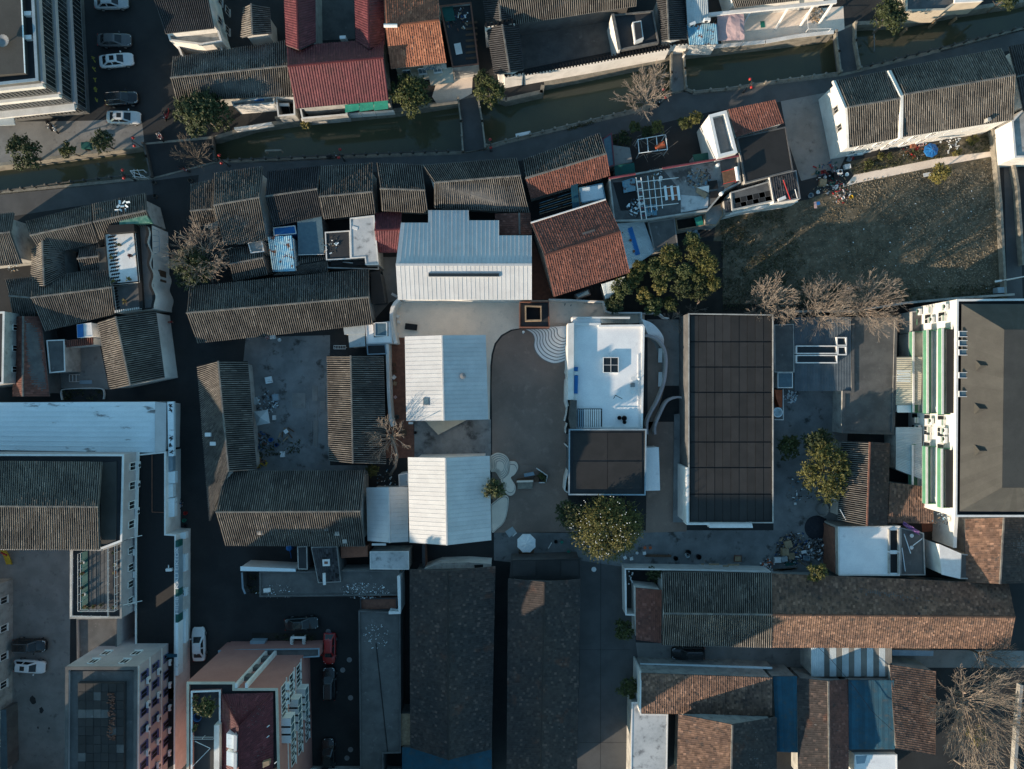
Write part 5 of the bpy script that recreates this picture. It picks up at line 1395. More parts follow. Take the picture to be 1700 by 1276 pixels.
for x, y, zz in ((45, 980, 5.0), (475, 955, 5.2), (540, 985, 5.0), (590, 1035, 4.5), (50, 755, 5.3), (412, 760, 5.4), (582, 710, 5.0)):
    up_ = y < 845; p = W((x, y), zz)
    MB().box(p + UP * (.0), (.6, .6, .3), 0, Matrix.Rotation((-.3 if up_ else .37), 3, 'X')).build('roof_pane', 'plaster_old', o)
reg(0, 2)
for x, y in ((1340, 352), (1372, 410)):
    p = W((x, y), 4.6); MB().box(p + UP * .05, (.8, .5, .5)).build('roof_box', 'white_plastic', label='small white unit on the shaded street roof' if y == 352 else 'white bowl-sized vent on the shaded street roof', cat='roof unit', bevel=.05)

# ---- white flat-roofed building, dark hall and stepped plaza
crop(840, 480, 5.316)
o = flat('white flat-roofed studio with a square skylight and a blue bench', [(590, 300), (835, 300), (835, 316), (1208, 312), (1222, 330), (1205, 1228), (600, 1232)], 4.0, 'membrane', 'plaster', .35, .22, 'white_paint', name='studio')
skylight(o, (926, 668), 2.0, 2.0, 3.66, 0, 'white_paint', 'glass_dark', True, .5)
at(o, 'west_fin_wall', [(548, 300), (600, 296), (597, 975), (545, 975)], 0, 4.55, 'plaster')
at(o, 'upper_deck', [(585, 250), (835, 250), (835, 300), (590, 300)], 0, 3.6, 'membrane')
at(o, 'deck_wall', [(585, 242), (1095, 242), (1095, 258), (585, 254)], 0, 3.9, 'plaster')
for i in range(14): at(o, 'stair_tread', [(840 + i * 18, 260), (855 + i * 18, 260), (855 + i * 18, 298), (840 + i * 18, 298)], 0, 3.5 - i * .24, 'concrete')
for i in range(11): at(o, 'sunshade_slat', [(634 + i * 19, 1058), (646 + i * 19, 1058), (646 + i * 19, 1225), (634 + i * 19, 1225)], 4.0, 4.12, 'white_paint' if i > 2 else 'blue_metal')
at(o, 'slat_gap_shade', [(630, 1052), (848, 1052), (848, 1228), (630, 1228)], 3.66, 3.72, 'bitumen_dark')  # dark slab put in for the shade between the slats
for i in range(2): at(o, 'slat_support', [(630, 1066 + i * 145), (845, 1066 + i * 145), (845, 1074 + i * 145), (630, 1074 + i * 145)], 3.7, 3.98, 'metal_grey')
at(o, 'roof_plinth', [(958, 1040), (1170, 1040), (1170, 1222), (958, 1222)], 3.66, 3.78, 'membrane')
at(o, 'kerb_strip', [(1164, 575), (1172, 575), (1172, 1035), (1164, 1035)], 3.66, 3.8, 'white_paint')
at(o, 'roof_hatch', [(1100, 826), (1138, 826), (1138, 862), (1100, 862)], 3.66, 3.85, 'metal_grey')
for x, y, r in ((1001, 1135, .27), (1044, 1138, .34), (1046, 1172, .25)):
    basin('round black pot on the studio roof', (x, y), 3.8, r, .4, 'black', 'black pots on the studio roof', 'pot', 'roof_pot')
for x, y in ((1125, 786), (1118, 905)):
    t = empty('wire_stool', W((x, y), 3.7), 'round white wire stool on the studio roof', 'stool', 'wire stools on the studio roof'); c = W((x, y), 4.1); c.z = 3.71
    mb = MB(); ring = [c + Vector((.32 * math.cos(k), .32 * math.sin(k), .42)) for k in [i * math.pi / 6 for i in range(13)]]; mb.path(ring, .02, 4)
    for k in range(4): mb.tube(c + Vector((.32 * math.cos(k * 1.57), .32 * math.sin(k * 1.57), .42)), c + Vector((.25 * math.cos(k * 1.57), .25 * math.sin(k * 1.57), 0)), .018)
    mb.build('wire_frame', 'white_paint', t); MB().lathe(c + UP * .40, [(.3, 0), (.3, .02), (.01, .03)], 12).build('seat', 'white_plastic', t)
bt = empty('blue_bench', W((618, 800), 3.7), 'long blue bench with one white cushion on the studio roof', 'bench')
for y0, y1, mm in ((685, 720, 'blue_bright'), (724, 756, 'white_plastic'), (760, 920, 'blue_bright')):
    at(bt, 'cushion', [(603, y0), (637, y0), (634, y1), (600, y1)], 3.86, 4.15, mm, bevel=.03)
at(bt, 'base', [(605, 690), (634, 690), (631, 915), (602, 915)], 3.67, 3.85, 'timber')
t = empty('metal_arm', W((985, 950), 3.7), 'bent black metal hoist on the studio roof', 'tubing'); MB().path([W((950, 962), 4.2), W((967, 935), 4.9), W((1026, 966), 4.3)], .05).tube(W((967, 935), 4.9), W((967, 935), 3.7), .04).build('arm_tube', 'black', t)  # plain bent metal arm, no lifting gear
t = empty('roof_spotlight', W((1172, 790), 3.7), 'small white spotlight on the studio roof edge', 'spotlight'); p = W((1172, 790), 4.2); MB().lathe((p.x, p.y, 3.9), [(.04, 0), (.05, .3), (.18, .4), (.1, .55)], 10).build('lamp_head', 'white_paint', t)
at(o, 'side_chimney_wall', [(572, 980), (626, 980), (622, 1232), (572, 1232), (556, 1150)], 0, 4.7, 'stone_dark')
# wavy pale screen along the court
wall_line('wavy white screen wall along the asphalt court', [(552, 470), (545, 500), (545, 690), (540, 730), (556, 770), (540, 800), (535, 860), (535, 990), (550, 1050)], 3.2, .3, 'plaster', None, name='screen_wall')
wall_line('wavy white screen wall in front of the dark hall', [(556, 1030), (545, 1110), (530, 1165), (552, 1180), (540, 1230), (540, 1275)], 3.4, .22, 'plaster', 'tile_black', name='screen_wall')
reg(2, 2)
wall_line('wavy white screen strip near the south tree', [(384, 420), (408, 440), (412, 500), (405, 570), (385, 640), (378, 712), (405, 730)], 3.4, .16, 'plaster', None, name='screen_wall')
o = flat('dark felt-roofed hall with two roof bays', [(405, 318), (902, 318), (896, 742), (402, 740)], 4.8, 'bitumen_dark', 'plaster_dark', .35, .12, 'blue_metal', name='dark_hall', cat='hall')
z = 4.55
for j in range(2):
    for i in range(2):
        x0, x1 = 432 + i * 222, 432 + (i + 1) * 222 - 3; y0, y1 = 340 + j * 186, 340 + (j + 1) * 186 - 8
        q = at(o, 'roof_panel', [(x0, y0), (x1, y0), (x1, y1), (x0, y1)], 4.5, z + .02 * (i + j), 'bitumen'); tint_attr(q.data, [RNG.random()] * len(q.data.vertices))
o2 = flat('white porch slab on the side of the dark hall', [(900, 440), (978, 436), (986, 708), (900, 710)], 3.0, 'membrane', 'plaster', .0, .05, name='porch_slab', cat='porch')
crop(840, 480, 5.316)
# curved alley walls
def curve(pts, n=8):
    out = []
    for i in range(len(pts) - 1):
        p0, p1, p2, p3 = [Vector(pts[max(0, min(len(pts) - 1, i + k))]) for k in (-1, 0, 1, 2)]
        for j in range(n):
            t = j / n
            out.append(.5 * ((2 * p1) + (p2 - p0) * t + (2 * p0 - 5 * p1 + 4 * p2 - p3) * t * t + (3 * p1 - p0 - 3 * p2 + p3) * t ** 3))
    return out + [Vector(pts[-1])]
wall_line('long curved white wall sweeping past the alley', curve([(1230, 405), (1300, 420), (1370, 470), (1410, 560), (1415, 680), (1395, 830), (1340, 980), (1285, 1080), (1248, 1170), (1246, 1280)], 6), 1.6, .2, 'plaster', 'mauve')
wall_line('hooked white wall at the end of the alley', curve([(1318, 1280), (1320, 1200), (1370, 1080), (1420, 990), (1490, 955), (1550, 955), (1600, 985)], 6), 1.6, .2, 'plaster', 'mauve')
o = empty('curved_ramp', W((1300, 330)), 'pale curved ramp wrapping the corner of the studio', 'ramp')
q0 = curve([(1200, 262), (1290, 300), (1360, 370), (1392, 430), (1392, 490)], 5); q1 = curve([(1225, 330), (1240, 360), (1262, 400), (1330, 430), (1390, 500)], 5)
for i in range(len(q0) - 1):
    z = 2.6 - 2.2 * i / len(q0)
    at(o, 'ramp_slab', [q0[i], q0[i + 1], q1[i + 1], q1[i]], 0, z, 'membrane')
wall_line('white wall along the bamboo edge of the plaza', [(378, 90), (600, 95), (860, 110), (878, 150), (885, 195), (930, 208), (1195, 206), (1196, 262)], 2.0, .22, 'plaster', None)
wall_line('thin white wall at the alley head', [(1200, 212), (1330, 210), (1365, 220), (1395, 248), (1440, 255)], 1.4, .14, 'plaster', None)
for y0, y1 in ((520, 645), (730, 858)):
    t = empty('slab_bench', W((1364, (y0 + y1) / 2)), 'white slab bench inside the curved wall', 'bench', 'slab benches inside the curved wall')
    at(t, 'seat', [(1348, y0), (1380, y0), (1380, y1), (1344, y1)], .34, .45, 'white_paint')
    for yy in (y0 + 15, y1 - 15): at(t, 'support', [(1350, yy - 5), (1376, yy - 5), (1376, yy + 5), (1350, yy + 5)], 0, .34, 'white_paint')
t = empty('slab_bench', W((1592, 790)), 'white slab bench against the panel-roofed hall', 'bench'); at(t, 'seat', [(1582, 730), (1602, 730), (1602, 858), (1582, 858)], .34, .45, 'white_paint'); at(t, 'support', [(1584, 760), (1600, 760), (1600, 830), (1584, 830)], 0, .34, 'white_paint')
# stepped plaza
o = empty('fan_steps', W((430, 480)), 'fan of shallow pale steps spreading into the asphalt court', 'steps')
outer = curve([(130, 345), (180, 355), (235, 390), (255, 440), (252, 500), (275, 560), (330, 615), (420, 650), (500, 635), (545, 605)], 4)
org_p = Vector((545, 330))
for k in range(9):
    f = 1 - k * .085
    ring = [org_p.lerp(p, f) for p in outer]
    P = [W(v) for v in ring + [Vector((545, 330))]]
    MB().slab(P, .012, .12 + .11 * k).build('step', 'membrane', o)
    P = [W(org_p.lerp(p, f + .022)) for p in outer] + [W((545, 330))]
    MB().slab(P, .010, .05 + .11 * k).build('riser_shade', 'concrete_mid', o)  # darker strip painted in as the shade line under each tread
for k in range(7):
    at(o, 'upper_step', [(470 + k * 60, 120 - k * 2), (520 + k * 60, 122 - k * 2), (470 + k * 30, 300), (430 + k * 30, 300)], .02, .1 + .02 * k, 'concrete')
o = empty('brick_tower', W((250, 225)), 'dark square kiosk with a brick-rimmed roof shaft on the plaza', 'kiosk')
at(o, 'body', [(120, 112), (378, 108), (385, 335), (120, 335)], 0, 3.6, 'brick')
Pq = [W(p, 3.9) for p in ((118, 110), (380, 106), (386, 338), (118, 338))]
MB().holed(Pq[::-1], inset(Pq[::-1], .12), 3.6, 3.9).build('roof_rim', 'brick', o)
at(o, 'roof_surface', [(126, 120), (372, 116), (376, 325), (126, 325)], 3.6, 3.64, 'bitumen_dark')
Pq = [W(p, 4.9) for p in ((168, 142), (315, 145), (315, 275), (170, 280))]
MB().holed(Pq[::-1], inset(Pq[::-1], .16), 3.64, 4.9).build('shaft_wall', 'wood_pale', o)
at(o, 'shaft_floor', [(178, 152), (306, 155), (306, 266), (180, 270)], 3.65, 3.7, 'black')
t = empty('plaza_lamp', W((155, 374)), 'slim white plaza lamp at the tip of the steps', 'lamp'); p = W((155, 374), 3.0); MB().lathe((p.x, p.y, 0), [(.1, 0), (.05, .1), (.04, 2.7), (.16, 2.75), (.18, 2.95), (.05, 3.1)], 10).build('lamp_body', 'white_paint', t)
t = empty('floor_grille', W((530, 135)), 'dark drain grille in the pale plaza', 'grille')
for i in range(8): at(t, 'grille_bar', [(478 + i * 13, 122), (486 + i * 13, 122), (486 + i * 13, 148), (478 + i * 13, 148)], .03, .06, 'metal_dark')
# planters by the palm
crop(780, 740, 5.8)
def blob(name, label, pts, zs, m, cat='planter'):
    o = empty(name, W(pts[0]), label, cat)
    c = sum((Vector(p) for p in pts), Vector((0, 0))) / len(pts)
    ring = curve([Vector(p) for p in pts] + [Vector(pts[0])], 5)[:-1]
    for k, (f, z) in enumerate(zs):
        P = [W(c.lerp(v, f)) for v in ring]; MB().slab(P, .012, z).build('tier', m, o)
        if k: MB().slab([W(c.lerp(v, f + .035)) for v in ring], .011, z - .09).build('riser_shade', 'concrete_mid', o)  # darker strip standing in for the shade below each tier
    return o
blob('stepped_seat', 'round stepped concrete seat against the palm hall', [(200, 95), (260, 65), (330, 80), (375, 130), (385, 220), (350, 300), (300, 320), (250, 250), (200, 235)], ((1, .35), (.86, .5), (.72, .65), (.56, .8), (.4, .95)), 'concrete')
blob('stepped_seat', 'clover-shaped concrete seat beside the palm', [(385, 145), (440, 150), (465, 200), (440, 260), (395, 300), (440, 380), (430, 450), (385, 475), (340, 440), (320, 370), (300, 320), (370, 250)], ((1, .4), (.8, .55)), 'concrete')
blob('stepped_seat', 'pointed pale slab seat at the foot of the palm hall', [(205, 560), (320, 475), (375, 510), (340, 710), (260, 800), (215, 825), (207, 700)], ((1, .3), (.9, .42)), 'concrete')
o = empty('bar_counter', W((560, 300)), 'court counter island with a planter and a steel trough', 'counter')
at(o, 'plinth', [(480, 180), (660, 182), (770, 250), (725, 400), (620, 412), (470, 415), (455, 350), (480, 300)], .02, .10, 'asphalt_court')
at(o, 'counter_top', [(455, 335), (610, 330), (610, 348), (450, 352)], .1, 1.05, 'concrete'); at(o, 'counter_floor', [(460, 350), (605, 350), (602, 412), (460, 414)], .1, .75, 'stone')
at(o, 'timber_block', [(618, 298), (664, 290), (664, 345), (618, 345)], .1, .7, 'timber'); at(o, 'timber_shelf', [(450, 325), (520, 315), (610, 322), (610, 330), (455, 334)], .1, .85, 'timber')
tr = at(o, 'trough', [(518, 268), (612, 250), (625, 282), (525, 300)], .3, .75, 'blue_metal', bevel=.04)
pl = curve([(642, 210), (745, 280), (728, 345), (666, 345)], 1)
for a, b in zip(pl[:-1], pl[1:]):
    A, B = W(a), W(b); d = B - A; MB().box((A + B) / 2 + UP * .45, (d.length + .08, .1, .9), math.atan2(d.y, d.x)).build('planter_wall', 'white_paint', o)
at(o, 'planter_soil', [(668, 260), (735, 290), (722, 338), (668, 338)], .1, .6, 'earth_dark')
V, F, t = leaf_cloud([tuple(W((700, 305), 1.0)), tuple(W((685, 280), .9)), tuple(W((715, 318), .9))], [(.5, .5, .35)] * 3, 260, .09, seed=8, shell=.2); np_obj('planter_leaves', V, F, 'leaf_mid', o, t)
parasol('white octagonal parasol on the lane by the white hall', (545, 937), 95, 2.5, 'white_plastic', 8, math.pi / 8)
board('pale folding board lying by the white parasol', (395, 828), 1.25, 1.0, 'pale_sheet', .6, .03, .06)
board('narrow white plank beside the folding board', (432, 852), .75, .14, 'white_paint', .75, .05, .06)
board('long white pole on the lane near the stools', (772, 958), .95, .12, 'white_paint', 1.05, .04, .06)
basin('black bucket beside the green stool', (828, 922), .02, .24, .35, 'black', None, 'bucket', 'bucket')
# ---- panel-roofed hall
reg()
o = flat('long hall with a dark roof laid in large felt panels', [(1143, 520), (1284, 522), (1284, 868), (1143, 868)], 5.2, 'bitumen_dark', 'plaster_dark', .4, .1, 'plaster_old', name='panel_roofed_hall', cat='hall')  # wall coloured dark so that it merges as shadow below the roof
ys = [523, 567, 609, 651, 692, 733.5, 776, 820, 866]; xs = [1146 + 13.5 * i for i in range(11)]
for j in range(8):
    for i in range(10):
        q = at(o, 'roof_panel', [(xs[i] + .3, ys[j] + 1), (xs[i + 1] - .3, ys[j] + 1), (xs[i + 1] - .3, ys[j + 1] - 1), (xs[i] + .3, ys[j + 1] - 1)], 4.8, 5.0 + .012 * ((i * 7 + j * 3) % 3), 'bitumen')
        tint_attr(q.data, [RNG.random()] * len(q.data.vertices))
at(o, 'south_canopy', [(1176, 868), (1248, 866), (1250, 876), (1178, 876)], 3.8, 5.0, 'white_paint'); at(o, 'west_fascia', [(1139.5, 776), (1143, 776), (1143, 868), (1139.5, 868)], 0, 5.22, 'white_paint')
at(o, 'south_fascia', [(1140, 868), (1178, 868), (1178, 871), (1140, 871)], 3.2, 5.18, 'white_paint')
flat('low concrete plinth along the panel-roofed hall', [(1120, 688), (1138, 686), (1140, 866), (1118, 866)], .45, 'concrete_yard', 'concrete_yard', .0, .05, name='plinth', cat='plinth')

# ---- east yard buildings
reg(3, 1)
flat('grey concrete roof squeezed beside the panel-roofed hall', [(60, 885), (185, 880), (188, 1190), (62, 1190)], 3.0, 'roof_concrete', 'plaster_old', .1, .08, 'plaster_old', name='annex')
flat('small glazed lean-to at the corner of the work yard', [(82, 1192), (178, 1192), (178, 1290), (82, 1290)], 2.7, 'glass_blue', 'plaster', .1, .05, 'white_paint', name='lean_to', cat='shed')
o = shed('blue-grey metal roof with white-framed glass boxes', [(188, 838), (552, 835)], [(188, 1310), (552, 1310)], 3.0, 2.6, '#slate_sheet:.9', 'plaster_old', 'workshop', 'building')
for x0, y0, x1, y1 in ((200, 1018, 466, 1072), (200, 1078, 466, 1132), (460, 964, 526, 1020), (466, 1024, 526, 1080)):
    P = [W(p, 3.4) for p in ((x0, y1), (x1, y1), (x1, y0), (x0, y0))]
    fr = MB().holed(P, inset(P, .14), 2.6, 3.4).build('roof_light_frame', 'white_paint', o); MB().slab(inset(P, .14), 3.1, 3.15).build('pane', 'glass_dark', fr)
flat('dark felt flat roof with a worn light edge', [(558, 838), (850, 842), (832, 1590), (496, 1580), (500, 1310), (558, 1310)], 2.9, 'roof_concrete', 'plaster_old', .25, .3, 'roof_concrete')
wall_line('dark wall along the ditch below the field', [(190, 800), (560, 798), (900, 745), (1220, 715), (1600, 690)], 1.2, .2, 'plaster_dark', 'plaster_old')
flat('low dark shed beside the tall east block', [(945, 800), (1040, 795), (1040, 932), (945, 935)], 3.0, 'plaster_dark', 'plaster_old', .1, .08, 'plaster_old', name='outbuilding', cat='shed')
flat('pale cream flat roof against the green balconies', [(945, 938), (1015, 936), (1012, 1088), (945, 1086)], 3.2, 'cream_sheet', 'plaster_old', .0, .05, name='outbuilding', cat='shed')
shed('cream corrugated roof below the green balconies', [(1008, 1090), (1000, 1398)], [(845, 1092), (838, 1400)], 3.6, 3.0, '#cream_sheet:1.0', 'plaster_old')
o = empty('laundry_rack', W((885, 1215)), 'rack of white laundry over the cream roof', 'rack'); a = W((885, 1215), 4.0)
for i in range(5): MB().box(a + Vector((0, -.65 + .33 * i, .2)), (1.8, .22, .06), .05 * (i % 3 - 1)).build('cloth', 'white_plastic', o)
for s in (-.8, .8): MB().tube(a + Vector((s, -.9, .15)), a + Vector((s, .9, .15)), .03).tube(a + Vector((s, 0, .15)), a + Vector((s, 0, -.8)), .03).build('bar', 'metal_grey', o)
reg(3, 2)
shed('pale corrugated roof half in shade below the green balconies', [(1008, 305), (1005, 640)], [(838, 305), (838, 575)], 3.6, 3.0, '#pale_sheet:1.0', 'plaster_old')
flat('small sheet-covered loft with cardboard beside the cream roof', [(850, 168), (940, 166), (940, 208), (852, 208)], 3.2, 'white_worn', 'plaster_old', .0, .05, name='lean_to', cat='shed')
shed('red-brown flat tile roof at the foot of the east block', [(800, 660), (1075, 690)], [(790, 920), (1080, 920)], 4.0, 3.6, 'brown', 'plaster_old')
o = gable('grey and rust house with its ridge running north in the work yard', [(492, 392), (468, 900)], [(670, 400), (652, 936)], [(800, 408), (782, 934)], 4.2, 5.6, 'grey', 'plaster_old', tile2='dusk', capm='brick')
MB().tube(W((480, 830), 4.7), W((520, 900), 4.7), .06).build('roof_stick', 'white_paint', o)
o = flat('white membrane roof with leaf shadows and two open bays', [(470, 945), (868, 940), (866, 1258), (474, 1258)], 4.2, 'membrane', 'plaster_old', .15, .12, 'plaster')
for y0, y1 in ((968, 1095), (1120, 1240)):
    at(o, 'open_bay', [(806, y0), (854, y0), (854, y1), (806, y1)], 4.1, 4.13, 'black')
    for x in (800, 860): at(o, 'bay_rail', [(x - 4, y0 - 6), (x + 4, y0 - 6), (x + 4, y1 + 6), (x - 4, y1 + 6)], 4.1, 4.4, 'plaster_old')
at(o, 'brick_side', [(440, 950), (470, 945), (474, 1258), (446, 1240)], 0, 3.3, 'brick')
flat('dirty grey roof strewn with pipes beside the open bays', [(872, 950), (1020, 985), (1030, 1255), (870, 1255)], 3.6, 'roof_concrete', 'plaster_old', .2, .1, 'plaster_old')
for i, (x0, y0, x1, y1) in enumerate(((893, 990, 935, 1115), (880, 1080, 900, 1230), (950, 1065, 1010, 1020))):
    MB().tube(W((x0, y0), 3.5), W((x1, y1), 3.5), .06).build('pipe', 'white_worn', label=('long pale pipe on the dirty grey roof', 'thin pipe along the edge of the dirty grey roof', 'short slanting pipe on the dirty grey roof')[i], cat='pipe')
for x, y in ((943, 1002), (942, 1078)): basin('small white bowl on the dirty grey roof', (x, y), 3.45, .25, .15, 'white_plastic', 'bowls on the dirty grey roof', 'bowl', 'bowl')
o = empty('tarpaulin', W((935, 945)), 'purple and white sheet draped on the dirty grey roof', 'tarpaulin'); vs = []
for i in range(9):
    for j in range(4): q = W((880 + i * 13, 905 + i * 8 + j * 9), 3.6); vs.append(q + UP * (.18 * math.sin(i * 1.7 + j * 2.3) + .25))
MB().add(vs, [(i * 4 + j, i * 4 + j + 1, i * 4 + j + 5, i * 4 + j + 4) for i in range(8) for j in range(3)]).build('sheet', 'purple', o)
o = flat('bright white box roof with a dark stained side', [(1118, 1058), (1256, 1118), (1250, 1275), (1135, 1248)], 5.0, 'white_paint', 'plaster', .0, .05, name='rooftop_hut', cat='hut')
flat('black-stained concrete stair head beside the white box', [(1258, 1118), (1382, 1132), (1382, 1280), (1252, 1278)], 4.6, 'roof_concrete', 'plaster_old', .15, .1, 'plaster_old', name='rooftop_hut', cat='hut')
o = gable('rust-brown house south of the tall east block', [(1285, 895), (1288, 1300)], [(1530, 885), (1506, 1310)], [(1800, 880), (1800, 1300)], 4.4, 6.4, 'brown', 'plaster_old', tile2='dusk')
wall_line('white wall between the yard and the rust-brown house', [(1230, 880), (1222, 1000), (1220, 1080)], 4.6, .45, 'plaster', None)
sheet('east_yard_floor', [(1040, 870), (1220, 870), (1220, 1070), (1040, 1070)], .02, 'earth_dark')
basin('large white bowl of red fruit in the east yard', (1142, 922), .02, .6, .3, 'white_plastic', None, 'bowl', 'bowl')
board('square pale mat under the white bowl', (1140, 935), 1.4, 1.4, 'wood_pale', .05, .02, .03)
board('rusty sheet lying in the east yard', (1042, 948), 1.5, 1.2, 'terracotta', .1, .05, .05)
flat('short pale roofless cell below the balconies', [(938, 690), (1070, 700), (1072, 768), (938, 765)], 3.4, 'earth_dark', 'cream', 1.0, .12, 'cream', name='yard_cell', cat='shed')

# ---- tall east block with green balconies
reg(3, 1)
ZT = 10.2
nw, sw_ = (1232, 722), (1222, 2118); ne, se_ = (1960, 716), (1960, 2118)
o = flat('tall east apartment block with a charcoal hipped roof and green balconies', [nw, ne, se_, sw_], ZT, 'black', 'plaster', .45, .2, 'white_paint', name='apartment_block')
R0, R1 = W((1535, 916), ZT + 2.7), W((1522, 1930), ZT + 2.7)
A_, B_, C_, D_ = W((1262, 752), ZT - .1), W((1930, 752), ZT - .1), W((1930, 2085), ZT - .1), W((1250, 2082), ZT - .1)
Q0, Q1 = W((1690, 916), ZT + 2.7), W((1690, 1930), ZT + 2.7)
cover(o, R0, R1, D_, A_, 'felt'); cover(o, R0, Q0, B_, A_, 'felt'); cover(o, R1, Q1, C_, D_, 'felt'); cover(o, Q0, Q1, C_, B_, 'felt')
MB().prism([R0 - UP * .1, Q0 - UP * .1, Q1 - UP * .1, R1 - UP * .1], [R0 + UP * .03, Q0 + UP * .03, Q1 + UP * .03, R1 + UP * .03]).build('roof_top', 'felt_grey', o)
for x, y in ((1345, 1150), (1338, 1425), (1338, 1692)):
    a, b = W((x + 2, y - 45), ZT + .75), W((x + 2, y + 40), ZT + .75); m_ = (a + b) / 2; pk = m_ + UP * 1.0 + Vector((.05, 0, 0)); bk = m_ + Vector((1.9, 0, .9))
    MB().add([a, b, pk, bk + UP * .1, a + Vector((.7, 0, .3)), b + Vector((.7, 0, .3))], [(0, 1, 2), (0, 2, 3, 4), (1, 5, 3, 2)]).build('roof_dormer', 'felt_grey', o)
for y0, y1 in ((925, 1102), (1190, 1250), (1310, 1372)):
    for k in range(max(1, int((y1 - y0) / 45))):
        yy = y0 + (y1 - y0) * k / max(1, int((y1 - y0) / 45)); y2 = yy + 38
        P = [W(p, ZT + .35) for p in ((1246, y2), (1310, y2), (1310, yy), (1246, yy))]
        f = MB().holed(P, inset(P, .07), ZT + .2, ZT + .35).build('roof_window', 'white_paint', o); MB().slab(inset(P, .07), ZT + .22, ZT + .27).build('pane', 'glass_blue', f)
for y in (1085, 1640): 
    P = [W(p, ZT + 1.9) for p in ((1620, y + 75), (1800, y + 75), (1800, y - 70), (1620, y - 70))]
    f = MB().holed(P, inset(P, .25), ZT + .6, ZT + 1.9).build('roof_tank_box', 'plaster_old', o); MB().slab(inset(P, .25), ZT + 1, ZT + 1.5).build('tank_cover', 'blue_bright' if y < 1200 else 'stone_dark', f)
Wn, Ws = W(nw, ZT), W(sw_, ZT)
L = (Ws - Wn).length; dd = (Ws - Wn).normalized()
for f, z in enumerate((.3, 3.1, 5.9)):
    for k, (t0, t1) in enumerate(((.13, .53), (.69, .965))):
        depth = (1.5, 1.3, 1.1)[f]
        a, b = Wn.lerp(Ws, t0), Wn.lerp(Ws, t1); mm = Vector((-1, 0, 0))
        ln = (b - a).length
        MB().box(Vector(((a.x + b.x) / 2 - depth / 2, (a.y + b.y) / 2, z + 2.4)), (depth, ln, .14)).build('balcony_slab', 'plaster', o)
        MB().box(Vector(((a.x + b.x) / 2 - depth, (a.y + b.y) / 2, z + 2.9)), (.1, ln, .9)).build('balcony_front', 'green_balcony', o)
        MB().box(Vector(((a.x + b.x) / 2 - depth - .02, (a.y + b.y) / 2, z + 3.4)), (.26, ln, .08)).build('balcony_rail', 'white_paint', o)
        if f == 2: MB().box(Vector(((a.x + b.x) / 2 - .45, (a.y + b.y) / 2, ZT - .5)), (.9, ln * .97, .08)).build('top_canopy', 'bitumen', o)
        if True:
            MB().box(Vector(((a.x + b.x) / 2 - depth * .62, (a.y + b.y) / 2, z + 2.52)), (depth * .72, ln, .06)).build('green_mat', 'green_balcony', o)
        for s in (t0, t1):
            q = Wn.lerp(Ws, s); MB().box(Vector((q.x - depth / 2, q.y, z + 2.85)), (depth, .08, .8)).build('balcony_side', 'green_balcony', o)
    for t in (.03, .08, .57, .61, .65):
        q = Wn.lerp(Ws, t)
        MB().box(Vector((q.x - .35, q.y, z + 2.35)), (.7, .75, .1)).build('shelf', 'plaster', o)
        if (int(t * 100) + f) % 2: ac_unit(o, Vector((q.x - .38, q.y, z + 2.72)), -math.pi / 2)
        MB().box(Vector((q.x - .7, q.y, z + 2.75)), (.05, .8, .06)).build('guard_rail', 'green_balcony', o)
windows(o, Wn, Ws, [.9, 3.7, 6.6], 1.4, 12, 1.2, 'glass_dark', 'white_paint', .8, False)
# ---- worn roof of the metal shelters and the terraces in the north-east block
reg(2, 0)
gable('half grey half rust-tiled house by the climbing plants', [(105, 1028), (605, 858)], [(125, 1145), (645, 985)], [(160, 1275), (668, 1125)], 4.2, 6.0, 'grey', 'plaster_old', tile2='red')
reg(2, 1)
o = gable('big square red-tiled house with a vented ridge', [(160, 232), (640, 82)], [(245, 440), (735, 288)], [(305, 705), (795, 548)], 6.0, 8.0, 'red', 'plaster_old', capm='tile_red')
MB().tube(W((160, 230), 6.2), W((640, 80), 6.2), .12).build('gutter', 'white_paint', o)
at(o, 'roof_vent', [(490, 295), (570, 270), (596, 330), (505, 362)], 6.5, 7.9, 'plaster_dark'); at(o, 'vent_front', [(502, 348), (594, 320), (596, 340), (504, 368)], 6.5, 7.7, 'white_paint')
sheet('house_gap', [(170, 330), (300, 640), (320, 720), (160, 725), (165, 400)], .03, 'brick')
gable('small orange-red roof between the white hall and the square red house', [(-70, 172), (-60, 310)], [(85, 168), (88, 308)], [(155, 165), (165, 305)], 3.9, 4.8, 'red', 'plaster_old', tile2='red')
o = shed('blue and pale corrugated lean-to on the square red house', [(710, 235), (790, 530)], [(885, 222), (955, 420)], 3.9, 3.1, '#pale_sheet:.9', 'plaster_old')
at(o, 'blue_tarpaulin', [(765, 275), (810, 255), (862, 430), (815, 448)], 3.5, 3.72, 'blue_bright'); 
for x, y in ((800, 342), (822, 412), (745, 295)): at(o, 'weight_block', [(x - 7, y - 7), (x + 7, y - 7), (x + 7, y + 7), (x - 7, y + 7)], 3.7, 3.9, 'terracotta')
shed('striped weathered board lean-to by the bamboo', [(612, 625), (765, 575)], [(640, 730), (690, 690)], 2.8, 2.4, '#white_worn:.5', 'plaster_old')
o = empty('skylight_bay', W((490, 680)), 'dark window bay under the eave of the square red house', 'bay'); at(o, 'frame', [(440, 690), (530, 655), (545, 690), (460, 718)], 0, 3.0, 'metal_dark'); at(o, 'pane', [(450, 692), (525, 664), (535, 686), (465, 710)], 3.0, 3.03, 'glass_blue')
o = flat('grey concrete roof behind the bamboo', [(912, 225), (1082, 200), (1105, 385), (955, 415)], 3.4, 'roof_concrete', 'plaster_old', .12, .1, 'concrete_mid')
